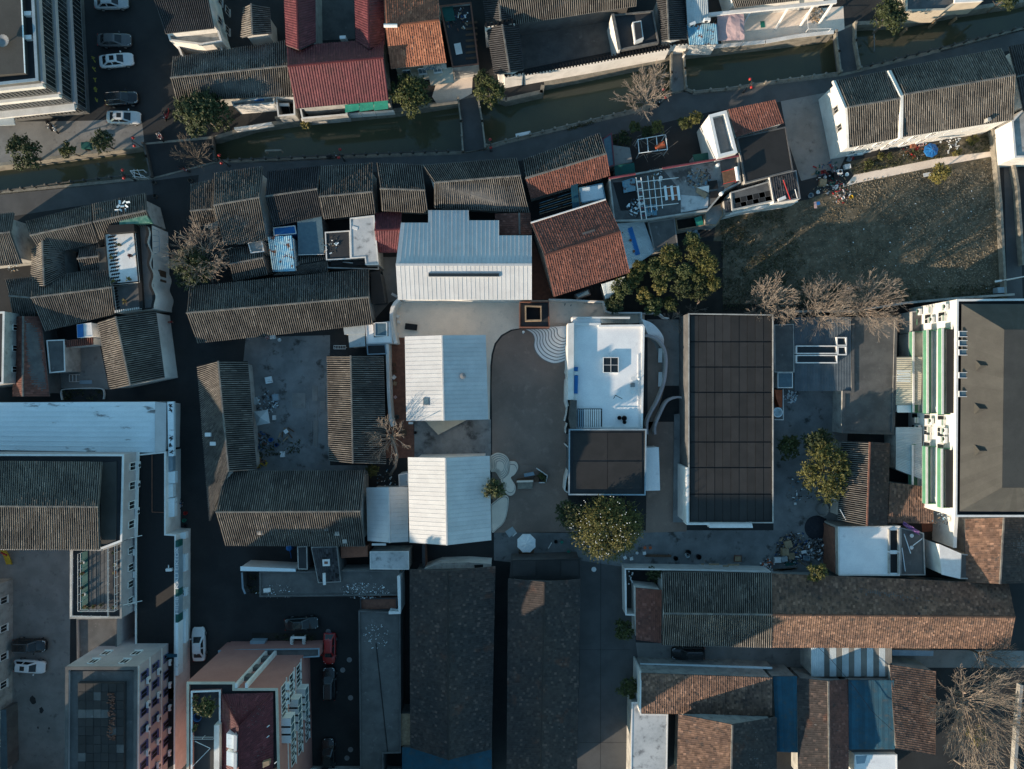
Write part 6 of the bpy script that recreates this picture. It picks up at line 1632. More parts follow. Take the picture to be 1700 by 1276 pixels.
# scrap-covered flat roof
crop(1000, 160, 4.908)
o = flat('sprawling flat roof with a red-capped wall and open frames', [(55, 665), (490, 585), (1110, 478), (1130, 700), (1005, 760), (860, 930), (330, 1010), (95, 1015)], 4.4, 'plaster_dark', 'plaster_old', .4, .15, 'plaster_old')
MB().path([W((55, 665), 4.9), W((270, 630), 4.9)], .16, 6).path([W((490, 585), 4.9), W((1110, 482), 4.9)], .16, 6).build('red_coping', 'maroon_trim', o)
at(o, 'pale_floor', [(500, 600), (960, 525), (975, 720), (850, 830), (640, 860), (600, 720)], 4.0, 4.06, 'concrete_stain')
at(o, 'pale_slab', [(640, 800), (865, 820), (860, 905), (640, 945)], 4.0, 4.12, 'membrane_dirty')
at(o, 'open_pit', [(85, 700), (265, 690), (300, 920), (150, 930)], 4.0, 4.07, 'black')
at(o, 'rusty_sheet', [(160, 690), (265, 655), (272, 765), (175, 785)], 4.2, 4.3, 'rusty_blue')
for i in range(6): MB().tube(W((345 + i * 24, 645 + i * 2), 4.7), W((380 + i * 22, 950 - i * 8), 4.7), .05, .05, 5).build('roof_bar', 'white_worn' if i % 2 else 'timber', o)
for y in (690, 760, 830, 900): MB().tube(W((280, y + 10), 4.75), W((620, y - 30), 4.75), .05, .05, 5).build('cross_bar', 'white_paint', o)
for i in range(5): at(o, 'corrugated_strip', [(500 + i * 26, 728), (520 + i * 26, 724), (535 + i * 26, 840), (515 + i * 26, 846)], 4.3, 4.4, 'terracotta' if i % 2 else 'white_worn')
for x in (275, 315): MB().tube(W((x, 660), 5.0), W((x + 45, 1000), 5.0), .07).build('frame_post', 'white_paint', o)
for i in range(10): MB().box(W((298 + i * 4, 690 + i * 31), 5.0), (.5, .12, .1), .1).build('frame_rung', 'maroon_trim' if i % 2 else 'white_paint', o)
at(o, 'blue_cover', [(340, 885), (440, 875), (445, 965), (350, 975)], 4.1, 4.25, 'rusty_blue')
at(o, 'tile_stack', [(868, 690), (935, 680), (945, 745), (875, 755)], 4.05, 4.3, 'tile_black'); at(o, 'tile_stack', [(872, 775), (940, 768), (945, 820), (880, 825)], 4.05, 4.3, 'tile_black')
at(o, 'broken_slab', [(770, 740), (860, 790), (840, 830), (765, 775)], 4.1, 4.3, 'wood_pale')
at(o, 'pale_triangle', [(770, 740), (870, 725), (868, 780)], 4.1, 4.32, 'plaster')
for x, y, h in ((480, 655, .5), (940, 560, .9), (970, 790, .9)): 
    p = W((x, y), 4.7); MB().lathe((p.x, p.y, 4.05), [(.2, 0), (.28, h * .5), (.22, h), (.05, h + .05)], 10).build('roof_jar', 'white_paint', o)
rubbish('scrap and broken tiles on the sprawling flat roof', (720, 740), 90, 120, 4.08, 31, ('plaster_old', 'wood_pale', 'metal_dark', 'rusty_blue'), .25)
rubbish('blue and grey scrap at the foot of the open frames', (235, 965), 70, 90, 4.08, 32, ('rusty_blue', 'white_worn', 'metal_dark'), .3)
solar_heater('solar water heater with a red frame on the sprawling roof', (1040, 645), 4.4, -1.42, 1.6, 1.6, 'timber', 'red_paint')
o = flat('white-walled stair tower with an open shaft full of rubble', [(870, 150), (1010, 112), (1100, 455), (945, 495)], 6.0, 'concrete_stain', 'plaster', .9, .35, 'white_paint', name='stair_tower')
rubbish('white rubble inside the open shaft', (1010, 290), 55, 60, 5.15, 33, ('white_plastic', 'plaster_old', 'pink_cloth'), .35)
shed('dark red tile roof beside the white stair tower', [(1020, 105), (1405, 25)], [(1090, 330), (1475, 215)], 6.3, 5.2, 'red', 'plaster')
o = flat('dark flat roof crossed by long shadows', [(1095, 335), (1495, 245), (1555, 600), (1165, 705), (1130, 500)], 4.8, 'bitumen', 'plaster_old', .12, .12, 'plaster_dark')
o = flat('patched grey flat roof over the field edge', [(1045, 780), (1360, 690), (1395, 850), (1060, 925)], 4.2, 'roof_concrete', 'plaster', .15, .12, 'plaster_old')
for i in range(6):
    for j in range(2): at(o, 'roof_slab', [(1075 + i * 50, 830 - i * 11 + j * 45), (1120 + i * 50, 820 - i * 11 + j * 45), (1128 + i * 50, 860 - i * 11 + j * 45), (1084 + i * 50, 870 - i * 11 + j * 45)], 4.05, 4.1 + .01 * ((i + j) % 2), 'bitumen')
o = flat('black tile-covered roof with a red pole', [(1362, 650), (1580, 600), (1615, 830), (1400, 865)], 4.5, 'bitumen_dark', 'plaster', .2, .1, 'metal_grey')
tiles(o, W((1375, 660), 4.5), W((1570, 615), 4.5), W((1600, 820), 4.35), W((1405, 850), 4.35), 'tile_black', 'flat')
MB().tube(W((1475, 680), 5.0), W((1532, 840), 5.0), .08).build('red_pole', 'red_paint', o); MB().tube(W((1570, 755), 5.0), W((1590, 830), 5.0), .05).build('white_pole', 'white_paint', o)
at(o, 'white_fitting', [(1435, 830), (1490, 805), (1500, 830), (1440, 850)], 4.5, 4.9, 'white_paint')
o = empty('black_tile_stack', W((1020, 890)), 'stack of black tiles at the edge of the roofs', 'tiles'); tiles(o, W((990, 850), 3.9), W((1040, 840), 3.9), W((1055, 940), 3.8), W((1000, 950), 3.8), 'tile_black', 'flat'); at(o, 'slab', [(990, 850), (1040, 840), (1055, 940), (1000, 950)], 0, 3.8, 'plaster_old')
wall_line('white pipe-lined wall on the field edge', [(1000, 965), (1150, 925), (1590, 848)], 2.2, .3, 'plaster', 'white_paint')
flat('rough concrete shed with a round corner beside the bamboo', [(835, 920), (970, 870), (985, 960), (930, 1050), (840, 1040)], 3.0, 'concrete_mid', 'plaster_old', .12, .08, 'wood_pale', name='outbuilding', cat='shed')
flat('cluttered open pen with a turquoise sheet beside the bamboo', [(595, 990), (825, 955), (835, 1050), (610, 1090)], 2.6, 'earth_dark', 'plaster_old', 1.2, .1, 'wood_pale', name='pen', cat='pen')
board('turquoise plastic sheet over the cluttered pen', (785, 1020), 1.0, 1.3, 'green_plastic', .3, 2.5, .05, tilt=.2)
o = empty('crumpled_tarpaulin', W((720, 1100)), 'crumpled grey-blue tarpaulin by the bamboo', 'tarpaulin'); vs = []
for i in range(8):
    for j in range(6): q = W((665 + i * 16 + j * 5, 1060 + j * 14 + i * 4), .6); vs.append(q + UP * (.2 * math.sin(i * 2.3 + j * 1.9)))
MB().add(vs, [(i * 6 + j, i * 6 + j + 1, i * 6 + j + 7, i * 6 + j + 6) for i in range(7) for j in range(5)]).build('sheet', 'blue_metal', o)
flat('dark glass lean-to roof with a red edge at the path', [(0, 345), (75, 295), (100, 560), (40, 580)], 3.6, 'glass_blue', 'plaster_dark', .12, .1, 'maroon_trim', name='lean_to', cat='shed')
flat('pale concrete slab beside the green sheet', [(85, 400), (220, 420), (240, 530), (100, 560)], 2.6, 'concrete_mid', 'plaster_old', .0, .05, name='outbuilding', cat='shed')
shed('green plastic sheet roof at the path', [(95, 565), (258, 540)], [(105, 648), (268, 620)], 2.9, 2.6, 'green_dark', 'plaster_old')
shed('teal green sheet roof in the little garden', [(735, 475), (925, 448)], [(750, 532), (932, 500)], 2.6, 2.3, 'green_dark', 'plaster_old')
o = empty('pergola', W((415, 390)), 'tumbledown pergola frame with red cloth among the bushes', 'pergola')
for a, b in (((290, 350), (515, 310)), ((300, 460), (530, 430)), ((290, 350), (300, 460)), ((515, 310), (530, 430)), ((365, 338), (375, 450)), ((440, 325), (450, 440))): MB().tube(W(a, 2.4), W(b, 2.4), .06).build('beam', 'white_worn', o)
for a in ((290, 350), (515, 310), (300, 460), (530, 430)): q = W(a, 2.4); MB().tube(q, Vector((q.x, q.y, 0)), .06).build('post', 'white_worn', o)
g = random.Random(5)
for i in range(22): a = (g.uniform(280, 560), g.uniform(300, 480)); MB().tube(W(a, 2.45), W((a[0] + g.uniform(-90, 90), a[1] + g.uniform(-70, 70)), 2.6), .03, .02, 4).build('dry_vine', 'bark_pale', o)
at(o, 'red_cloth', [(430, 400), (500, 360), (515, 410), (440, 430)], 2.2, 2.5, 'orange_red')
reg(2, 1)
o = empty('blue_scrap_roof', W((430, 60)), 'blue corrugated strips and poles above the square red house', 'scrap')
for i in range(3): MB().box(W((428 + i * 15, 55), 4.4), (.3, 3.6, .05), .08).build('blue_strip', 'blue_sheet', o)
for i in range(6): MB().tube(W((215, 105 + i * 14), 3.2), W((440, 30 + i * 16), 3.4), .04, .04, 5).build('pole', 'wood_pale' if i % 2 else 'rusty_blue', o)
flat('white-stained flat roof with rust patches beside the frames', [(470, 5), (620, -25), (640, 75), (480, 105)], 3.8, 'white_worn', 'plaster_old', .12, .1, 'rusty_blue', name='outbuilding', cat='shed')

# ---- south-west: school, shops and towers
reg(0, 2)
o = shed('long worn white metal roof beside the street', [(-900, 150), (998, 142)], [(-900, 438), (998, 468)], 4.4, 3.9, 'white_worn', 'plaster_old', 'metal_roofed_hall', 'hall', walls=True)
for i in range(9): MB().tube(W((-900, 178 + i * 29), 4.5 - i * .055), W((998, 176 + i * 32), 4.5 - i * .055), .035, .035, 4).build('roof_seam', 'white_worn', o)
shed(None, [(999, 142), (999, 466)], [(1070, 148), (1064, 458)], 4.4, 3.9, 'white_metal', 'plaster', root=o)
o2 = empty('street_sign_board', W((1095, 310)), 'pale blue calligraphy sign board along the street wall', 'sign')
at(o2, 'board', [(1074, 142), (1114, 140), (1116, 490), (1082, 492)], 3.4, 3.9, 'white_worn')
g = random.Random(3)
for i in range(5): 
    cx, cy = 1094 + g.uniform(-3, 4), (170, 200, 375, 420, 460)[i]
    mb = MB()
    for k in range(4): mb.box(W((cx + g.uniform(-6, 6), cy + g.uniform(-10, 10)), 3.9) + UP * (.02 + .004 * k), (.5, .1, .02), g.uniform(0, 3.1))
    mb.build('brush_character', 'black', o2)
o = flat('brown-eaved school block with a ribbed tile roof', [(-900, 476), (795, 480), (782, 1038), (655, 1086), (-900, 1100)], 7.4, 'bitumen_dark', 'mauve', .35, .2, 'white_paint', name='school_block')
at(o, 'grey_deck', [(640, 535), (748, 525), (745, 1045), (650, 1075)], 7.1, 7.25, 'felt_grey')
gable(None, [(-900, 515), (655, 530)], [(-900, 806), (634, 816)], [(-900, 1085), (642, 1088)], 7.8, 9.6, 'grey', 'plaster', root=o, walls=False)
a, b = W((782, 1038), 7.4), W((795, 480), 7.4)
windows(o, a, b, [4.7], 1.3, 4, 1.0, 'glass_dark', 'white_paint'); 
for t in (.3, .62, .85): q = a.lerp(b, t); ac_unit(o, Vector((q.x + .25, q.y, 4.4)), math.pi / 2)
band(o, a, b, 4.3, .2, 'white_paint', .35, 'ledge')
t = flat('planted roof terrace with pipe railings on the school block', [(450, 1085), (650, 1088), (783, 1040), (780, 1532), (448, 1534)], 6.6, 'bitumen_dark', 'mauve', .4, .2, 'plaster_old', name='roof_terrace', cat='terrace')
at(t, 'green_strip', [(515, 1110), (562, 1100), (565, 1480), (515, 1500)], 6.2, 6.3, 'green_dark')
for i in range(5): at(t, 'floor_plank', [(575 + i * 24, 1095), (595 + i * 24, 1090), (595 + i * 24, 1490), (575 + i * 24, 1495)], 6.2, 6.28, 'roof_concrete')
rails(t, [(500, 1120), (500, 1488), (735, 1488), (735, 1060)], 6.2, 'white_paint', 1.1); rails(t, [(458, 1100), (452, 1520), (690, 1525), (690, 1060)], 6.6, 'white_paint', .5)
for i, (x, y) in enumerate(((530, 1175), (525, 1245), (528, 1335), (538, 1380), (600, 1455), (650, 1445), (730, 1460), (540, 1460), (728, 1110), (735, 1190), (735, 1240), (565, 1460))):
    pot_plant('round pot on the planted school terrace', (x, y), 6.25, .22, .35, ('leaf_mid', 'leaf_yellow', 'leaf_dark')[i % 3], ('white_plastic', 'terracotta', 'stone_dark')[i % 3], 'pots on the school terrace', .16, i + 40)
a, b = W((780, 1532), 6.6), W((783, 1040), 6.6); windows(t, a, b, [3.9], 1.3, 4, .9, 'glass_dark', 'white_paint'); band(t, a, b, 3.5, .2, 'white_paint', .35, 'ledge')
for q_ in (.15, .5, .8): q = a.lerp(b, q_); ac_unit(t, Vector((q.x + .25, q.y, 3.9)), math.pi / 2)
for y in (1010, 1430):
    MB().path([W((780, y + 20), 6.4), W((865, y), 4.9), W((912, y - 10), 4.9)], .06).build('drain_pipe', 'white_paint', t)
reg(0, 3)
flat('low stair link roof with a striped light patch', [(492, 312), (748, 312), (748, 606), (495, 606)], 5.2, 'roof_concrete', 'mauve', .35, .12, 'plaster_dark', name='stair_link')
o = empty('roof_ladder', W((625, 545), 5), 'tilted metal rack on the stair link roof', 'rack')
for i in range(6): MB().box(W((590 + i * 16, 570 - i * 8), 5.4), (.16, 1.2, .04), -.6).build('slat', 'metal_grey', o)
MB().tube(W((560, 585), 5.4), W((690, 540), 5.4), .04).tube(W((560, 585), 5.4), W((560, 585), 4.9), .04).build('rack_bar', 'metal_grey', o)
o = flat('tall apartment tower with a patched felt roof and purple windows', [(420, 622), (880, 622), (875, 1500), (415, 1500)], 11.6, 'bitumen_dark', 'mauve', .5, .35, 'roof_concrete', name='apartment_tower')
at(o, 'roof_border', [(450, 650), (870, 650), (862, 1500), (450, 1500)], 11.0, 11.2, 'roof_concrete'); at(o, 'upper_roof', [(500, 725), (798, 725), (795, 1500), (500, 1500)], 11.2, 11.7, 'bitumen_dark')
g = random.Random(11)
for i in range(6):
    for j in range(10):
        x0, y0 = 502 + i * 49, 728 + j * 56
        if 680 < x0 < 740 and 770 < y0 < 1100: pass
        k = ((i * 5 + j * 3) % 11)
        mm = 'roof_concrete' if k == 2 or (j == 3 and i < 4) else 'bitumen'
        q = at(o, 'felt_patch', [(x0, y0), (x0 + 47, y0 + g.uniform(-2, 2)), (x0 + 47, y0 + 54), (x0 + g.uniform(-2, 2), y0 + 54)], 11.7, 11.72 + .008 * k, mm); tint_attr(q.data, [g.random()] * len(q.data.vertices))
st = MB()
for i in range(90): q = W((690 + g.random() * 45, 790 + g.random() * 310), 11.85); st.box(q, (.24, .11, .06), g.uniform(-.3, .3))
st.build('brick_row', 'brick', o, kind='stuff')
ne_ = W((880, 622), 11.6); a = W((875, 1500), 11.6)
for z in (1.0, 3.9, 6.8, 9.4): windows(o, a, ne_, [z], 1.35, 7, 1.0, 'glass_dark', 'blue_violet', .6)
for z in (1.2, 4.1, 7.0, 9.6):
    for t in (.12, .3, .48, .66, .84): q = a.lerp(ne_, t); ac_unit(o, Vector((q.x + .35, q.y + .2, z)), math.pi / 2, .9)
    band(o, a, ne_, z + 1.65, .12, 'plaster', .1, 'ledge')
windows(o, ne_, W((420, 622), 11.6), [6.8, 9.4], 1.2, 2, .9, 'glass_dark', 'white_paint')
at(o, 'blue_hood', [(1062, 540), (1135, 540), (1135, 560), (1075, 562)], 5.2, 5.3, 'blue_sheet')
at(o, 'white_sheet_box', [(1066, 756), (1118, 750), (1118, 826), (1072, 826)], 3.6, 4.0, 'white_worn')
reg(0, 2)
o = flat('black-roofed shop row with a lettered fascia on the street', [(868, 482), (1062, 462), (1062, 992), (1128, 996), (1122, 2550), (868, 2550)], 4.2, 'black', 'plaster', .25, .14, 'white_paint', name='shop_row')
MB().path([W((976, 470), 4.1), W((976, 850), 4.1), W((1055, 853), 4.1)], .05).build('roof_pipe', 'brick', o)
at(o, 'roof_vent', [(1062, 1215), (1102, 1213), (1102, 1230), (1064, 1232)], 4.0, 4.4, 'white_paint'); MB().tube(W((1082, 1190), 4.3), W((1082, 1215), 4.3), .06).build('vent_pipe', 'white_paint', o)
x0 = 1134
for y0, y1, mm in ((1035, 1075, 'green_dark'), (1075, 1345, 'blue_metal'), (1345, 1392, 'green_dark'), (1392, 1508, 'blue_metal'), (1508, 1560, 'green_dark'), (1560, 1900, 'white_worn')):
    at(o, 'fascia_panel', [(x0 - 8, y0), (x0 + 10, y0), (x0 + 10, y1), (x0 - 8, y1)], 3.2, 4.5, mm)
for y0, y1, xx in ((470, 590, 1060), (592, 670, 1075), (674, 760, 1062), (764, 885, 1072)): at(o, 'sign_panel', [(xx, y0), (xx + 48, y0 - 4), (xx + 48, y1 - 6), (xx, y1)], 2.6, 3.4, 'blue_metal' if xx == 1060 else 'white_worn')
for y0, y1 in ((980, 1030), (1120, 1240), (1340, 1400), (1480, 1700)): at(o, 'sign_panel', [(1150, y0 + 6), (1192, y0), (1192, y1 - 10), (1150, y1)], 2.2, 3.0, 'white_worn')
def lettering(root, text, a, b, z, size, m):
    """flat raised lettering as mesh, running a->b"""
    cu = bpy.data.curves.new('lettering', 'FONT'); cu.body = text; cu.size = size; cu.extrude = .02; cu.align_x = 'CENTER'; cu.align_y = 'CENTER'
    to = bpy.data.objects.new('lettering', cu); COL.objects.link(to)
    bpy.context.view_layer.update()
    me = bpy.data.meshes.new_from_object(to.evaluated_get(bpy.context.evaluated_depsgraph_get())); bpy.data.objects.remove(to)
    me.materials.append(M(m)); A, B = W(a, z), W(b, z); ob = bpy.data.objects.new('lettering', me); link(ob, root)
    xs = [v.co.x for v in me.vertices]; k = (B - A).length / max(.1, max(xs) - min(xs))
    for v in me.vertices: v.co.x *= k
    ob.location = (A + B) / 2 - org(root); ob.rotation_euler = (0, 0, math.atan2((B - A).y, (B - A).x))
lettering(o, 'HIEIB', (1137, 1506), (1137, 1394), 4.56, .55, 'white_plastic'); lettering(o, 'KALI', (1137, 1343), (1137, 1240), 4.56, .55, 'white_plastic'); lettering(o, 'EIKEDK', (1137, 1225), (1137, 1078), 4.56, .55, 'white_plastic')
for t_, y_ in (('2', 1375), ('0', 1358)): lettering(o, t_, (1172, y_ + 8), (1172, y_ - 6), 3.05, .5, 'black')
reg()
# white building strip at the south-west edge
o = flat('pale apartment wing at the south-west edge with a glass lean-to', [(-220, 985), (-49, 988), (-52, 1500), (-220, 1500)], 7.5, 'bitumen_dark', 'plaster_old', .4, .2, 'plaster', name='apartment_wing')
windows(o, W((-52, 1500), 7.5), W((-49, 988), 7.5), [1.2, 4.2], 1.2, 10, .9, 'glass_dark', 'plaster')
flat('glass-roofed bicycle shelter at the south-west edge', [(-40, 1180), (10, 1178), (12, 1276), (-40, 1290)], 2.2, 'glass_blue', 'plaster_dark', .0, .05, name='bike_shelter', cat='shelter')

# ---- south: flat strip roofs, pink block, twin long roofs
crop(400, 880, 6.071)
o = flat('long flat roof strewn with broken plaster', [(185, 425), (1590, 405), (1598, 655), (188, 672)], 3.4, 'roof_concrete', 'plaster_old', .3, .12, 'plaster_dark', name='flat_strip_roof')
rubbish('white plaster scraps along the flat strip roof', (1290, 540), 80, 150, 3.16, 41, ('white_plastic', 'white_worn', 'metal_grey'), .06, big=.15, sx=3.0)
rubbish('pale scraps at the west end of the flat strip roof', (430, 545), 75, 50, 3.16, 42, ('white_worn', 'metal_grey', 'plaster_old'), .06, big=.14, sx=2.4)
board('white block on the west end of the flat strip roof', (268, 600), .9, .5, 'white_paint', .1, 3.15, .3)
flat('white ledge roof at the back of the flat strip', [(0, 368), (545, 392), (548, 412), (0, 405)], 3.5, 'white_worn', 'plaster', .0, .04, name='ledge_roof', cat='shed')
o = flat('small black tiled roof with a white tray on it', [(708, 170), (968, 165), (1005, 520), (780, 530)], 4.0, 'tile_black', 'plaster_dark', .12, .08, 'plaster_old', name='roof_room', cat='building')
tiles(o, W((715, 178), 4.05), W((965, 172), 4.05), W((1000, 512), 4.0), W((785, 522), 4.0), 'tile_black', 'flat')
at(o, 'white_tray', [(820, 296), (892, 292), (896, 360), (824, 362)], 4.1, 4.3, 'white_paint'); at(o, 'tray_dish', [(840, 315), (875, 315), (875, 340), (840, 340)], 4.3, 4.34, 'brick')
MB().tube(W((838, 432), 4.6), W((842, 548), 4.6), .2, .2, 12).build('tank', 'white_plastic', o)
flat('dark flat room beside the black tiled roof', [(568, 165), (665, 160), (670, 395), (575, 392)], 3.6, 'bitumen_dark', 'plaster_dark', .1, .08, 'plaster_old', name='roof_room', cat='building')
o = empty('blue_barrel', W((460, 215)), 'bright blue tank with a hanging hose under the tiled eave', 'tank'); p = W((460, 195), 2.2)
MB().lathe((p.x, p.y, 0), [(.4, 0), (.45, .2), (.45, 1.0), (.4, 1.3), (.1, 1.4)], 14).build('body', 'blue_bright', o); MB().path([p + UP * -1.2 + Vector((0, -.3, 0)), p + UP * -1.6 + Vector((.05, -1.0, 0)), p + UP * -2.1 + Vector((-.05, -1.7, 0))], .06).build('hose', 'blue_bright', o)
flat('sunlit grey concrete roof below the narrow white shed', [(1300, 215), (1690, 212), (1692, 395), (1302, 392)], 3.4, 'membrane_dirty', 'plaster_old', .1, .06, 'plaster', name='flat_strip_roof')
board('white ledge beam beside the narrow white shed', (1392, 140), 1.9, .3, 'white_paint', 0, 3.0, .15)
o = flat('rust-stained low roof beside the sunlit concrete', [(1010, 170), (1270, 160), (1275, 260), (1015, 275)], 3.2, 'terracotta', 'brick', .0, .05, name='outbuilding', cat='shed')
wall_line('white perforated wall at the corner of the strip roofs', [(1590, 460), (1596, 650), (1600, 830), (1490, 830)], 3.9, .3, 'white_worn', 'white_paint')
flat('small brick pen roof between the strip roofs', [(1200, 690), (1570, 680), (1575, 800), (1205, 812)], 2.8, 'brick', 'brick', .35, .1, 'metal_dark', name='outbuilding', cat='shed')
wall_line('grey wall round the weed bed by the parking yard', [(12, 425), (20, 580), (45, 640)], 1.4, .14, 'plaster_dark', 'blue_metal')
reg(1, 3)
o = flat('long grey rooftop running south beside the dark twin roof', [(678, 262), (945, 275), (948, 1175), (835, 1178), (835, 1400), (690, 1400), (688, 1180)], 3.4, 'roof_concrete', 'plaster_dark', .3, .12, 'plaster_dark', name='flat_strip_roof')
rubbish('pale scraps on the north end of the long grey rooftop', (820, 370), 80, 80, 3.16, 43, ('white_worn', 'white_plastic', 'metal_grey'), .06, big=.12)
MB().tube(W((790, 470), 3.2), W((865, 1170), 3.2), .05).build('roof_cable', 'black', o)
gable('west one of the dark twin long roofs', [(1008, -5), (1012, 1140)], [(1250, 8), (1256, 1218)], [(1555, -25), (1530, 1150)], 4.4, 6.2, 'dusk', 'plaster_dark', 'long_shed', 'hall', capm='tile_dusk')
flat('striped pale board porch beside the west twin roof', [(935, 925), (1010, 925), (1012, 1128), (945, 1125)], 3.0, 'wood_pale', 'plaster_dark', .0, .05, name='porch', cat='porch')
o = flat('blue metal canopy at the south end of the west twin roof', [(960, 1140), (1530, 1150), (1530, 1400), (962, 1400)], 3.6, 'blue_sheet', 'plaster_dark', .0, .05, name='canopy', cat='canopy')
reg(1, 2)
o = flat('curved white porch roof over the north end of the west twin roof', [(1100, 1215), (1200, 1180), (1380, 1175), (1530, 1185), (1520, 1225), (1300, 1240)], 3.4, 'plaster_old', 'plaster', .0, .05, name='porch', cat='porch')
at(o, 'porch_opening', [(1420, 1190), (1478, 1186), (1478, 1208), (1424, 1212)], 3.4, 3.46, 'black')
wall_line('dark gate wall between the two south halls', [(1095, 1050), (1098, 1215)], 2.6, .3, 'brick', 'metal_dark')
reg(2, 3)
gable('east one of the dark twin long roofs', [(15, 55), (5, 1400)], [(246, 76), (222, 1400)], [(476, 58), (452, 1400)], 4.4, 6.2, 'dusk', 'plaster_dark', 'long_shed', 'hall', capm='tile_dusk')
o = flat('flat brown porch at the head of the east twin roof', [(35, -60), (470, -70), (475, 48), (250, 68), (25, 48)], 4.0, 'bitumen', 'plaster_dark', .0, .05, name='porch', cat='porch')
for x0, x1 in ((45, 190), (200, 345), (355, 465)): q = at(o, 'roof_board', [(x0, -55), (x1, -60), (x1, 35), (x0, 40)], 4.05, 4.09, 'bitumen'); tint_attr(q.data, [RNG.random()] * len(q.data.vertices))
o = empty('log_stack', W((130, -110)), 'stack of dark timber beams under the parasol', 'timber')
for i in range(5): MB().box(W((130, -140 + i * 13), .5) , (2.1, .2, .22), -.03 + .02 * (i % 3)).build('beam', 'timber', o)
# ---- south-east houses
o = gable('long roof half in pale grey tiles along the lane', [(1003, 15), (1705, 18)], [(1014, 277), (1708, 285)], [(1000, 478), (1702, 492)], 4.6, 7.0, 'grey', 'plaster', 'tiled_house', tile2='grey')
shed('dull red lean-to on the end of the pale grey roof', [(832, 112), (1000, 128)], [(834, 445), (995, 466)], 4.0, 3.6, 'red', 'plaster')
wall_line('white-topped garden wall at the lane corner', [(1700, 10), (1300, 0), (765, -8), (768, 120), (770, 285), (832, 288)], 2.6, .16, 'plaster', 'white_paint')
wall_line('pale garden wall behind the black car', [(860, 605), (1200, 612), (1708, 628)], 2.2, .2, 'plaster_old', 'white_worn')
shed('red-flecked tile roof striped with sunlight', [(868, 660), (1708, 690)], [(868, 917), (1708, 932)], 5.2, 3.9, 'brown', 'plaster_old')
wall_line('white gable edge of the striped roof', [(866, 650), (864, 780), (862, 917)], 5.0, .2, 'plaster', None, name='gable_wall')
flat('mottled pale concrete roof beside the side street', [(808, 850), (868, 850), (868, 925), (1040, 928), (1032, 1400), (800, 1400)], 3.6, 'membrane_dirty', 'plaster_old', .1, .1, 'white_paint')
gable('steep brown roof with a sunlit west slope', [(1108, 925), (1096, 1400)], [(1452, 992), (1442, 1400)], [(1735, 945), (1735, 1400)], 4.8, 7.2, 'brown', 'plaster_old', tile2='dusk')  # east slope gets a darker tile, its shade put into the colour
reg(3, 3)
gable('long brown roof with a sunlit slope cut by shadows', [(42, 22), (1562, 88)], [(48, 286), (1604, 300)], [(30, 494), (1568, 502)], 4.6, 7.0, 'brown', 'plaster_old', capm='tile_brown')
shed('deep blue sheet roof between two brown roofs', [(50, 682), (205, 680)], [(75, 1165), (212, 1170)], 4.2, 3.6, '#blue_sheet:.5', 'plaster_old')
gable('narrow dark red roof between the two blue roofs', [(206, 694), (215, 1400)], [(405, 712), (412, 1400)], [(530, 700), (536, 1400)], 4.2, 5.6, 'dusk', 'plaster_old', tile2='red')
o = shed('wide blue sheet roof with a cable across it', [(535, 705), (825, 706)], [(536, 1150), (832, 1148)], 4.4, 3.9, '#blue_sheet:.45', 'plaster_old')
MB().path([W((340, 495), 6.0), W((420, 570), 5.4), W((560, 735), 5.2), W((690, 910), 5.0), W((830, 1040), 5.2)], .03, 4).build('cable', 'black', o)
o = empty('striped_roof', W((555, 585)), 'striped pale blue and grey sheet roof by the lane', 'shed'); xs = [295, 380, 413, 458, 493, 538, 572, 617, 652, 696, 730, 772, 815]
for i in range(12):
    a, b, c, d = W((xs[i] + 1, 492), 4.2), W((xs[i + 1] - 1, 493), 4.2), W((xs[i + 1] - 1, 682), 3.6), W((xs[i] + 1, 682), 3.6)
    sheets(o, a, b, c, d, 'pale_sheet' if i % 2 == 0 else 'grey_sheet', 2.0, .28, .04)
MB().slab([W(p, 3.6) for p in ((300, 497), (810, 497), (810, 675), (300, 675))], 0, 3.4).build('wall', 'plaster_old', o)
shed('sunlit russet roof beside the big bare tree', [(800, 608), (840, 1146)], [(1094, 650), (1092, 1190)], 4.4, 4.2, 'brown', 'plaster_old')
o = flat('white flat roof with a blue corner at the south edge', [(578, 1188), (848, 1186), (850, 1400), (570, 1400)], 3.8, 'membrane', 'plaster', .1, .08, 'white_paint')
at(o, 'blue_corner', [(585, 1195), (655, 1190), (640, 1240), (590, 1245)], 3.75, 3.8, 'blue_metal')
flat('dark stepped porch above the white south roof', [(535, 1150), (830, 1145), (825, 1180), (580, 1182)], 3.0, 'plaster_dark', 'plaster_old', .0, .05, name='porch', cat='porch')
flat('blue corrugated awning below the long brown roof', [(818, 515), (1078, 520), (1076, 548), (820, 545)], 2.8, 'blue_metal', 'plaster_old', .0, .05, name='awning', cat='awning')
wall_line('thick pale pipe running along the south-east edge', [(1650, 740), (1625, 1010), (1600, 1400)], .7, .45, 'plaster_old', None, name='pipeline', cat='pipe')

# ---- two unseen blocks added just south of the frame to shade the south-west blocks
reg()
for lb, P_, h_ in (('unseen grey block added beyond the pink block for its shade', [(360, 1440), (640, 1440), (640, 1600), (360, 1600)], 20.0), ('unseen grey block added beyond the south-west yard for its shade', [(-330, 1470), (-70, 1470), (-70, 1560), (-330, 1560)], 21.0)):
    o = flat(lb, P_, h_, 'bitumen', 'plaster_old', .5, .3, 'plaster', name='shade_block')
    a, b = W(P_[1], h_), W(P_[0], h_); windows(o, a, b, [1.2 + 3 * k for k in range(5)], 1.3, 6, 1.1)
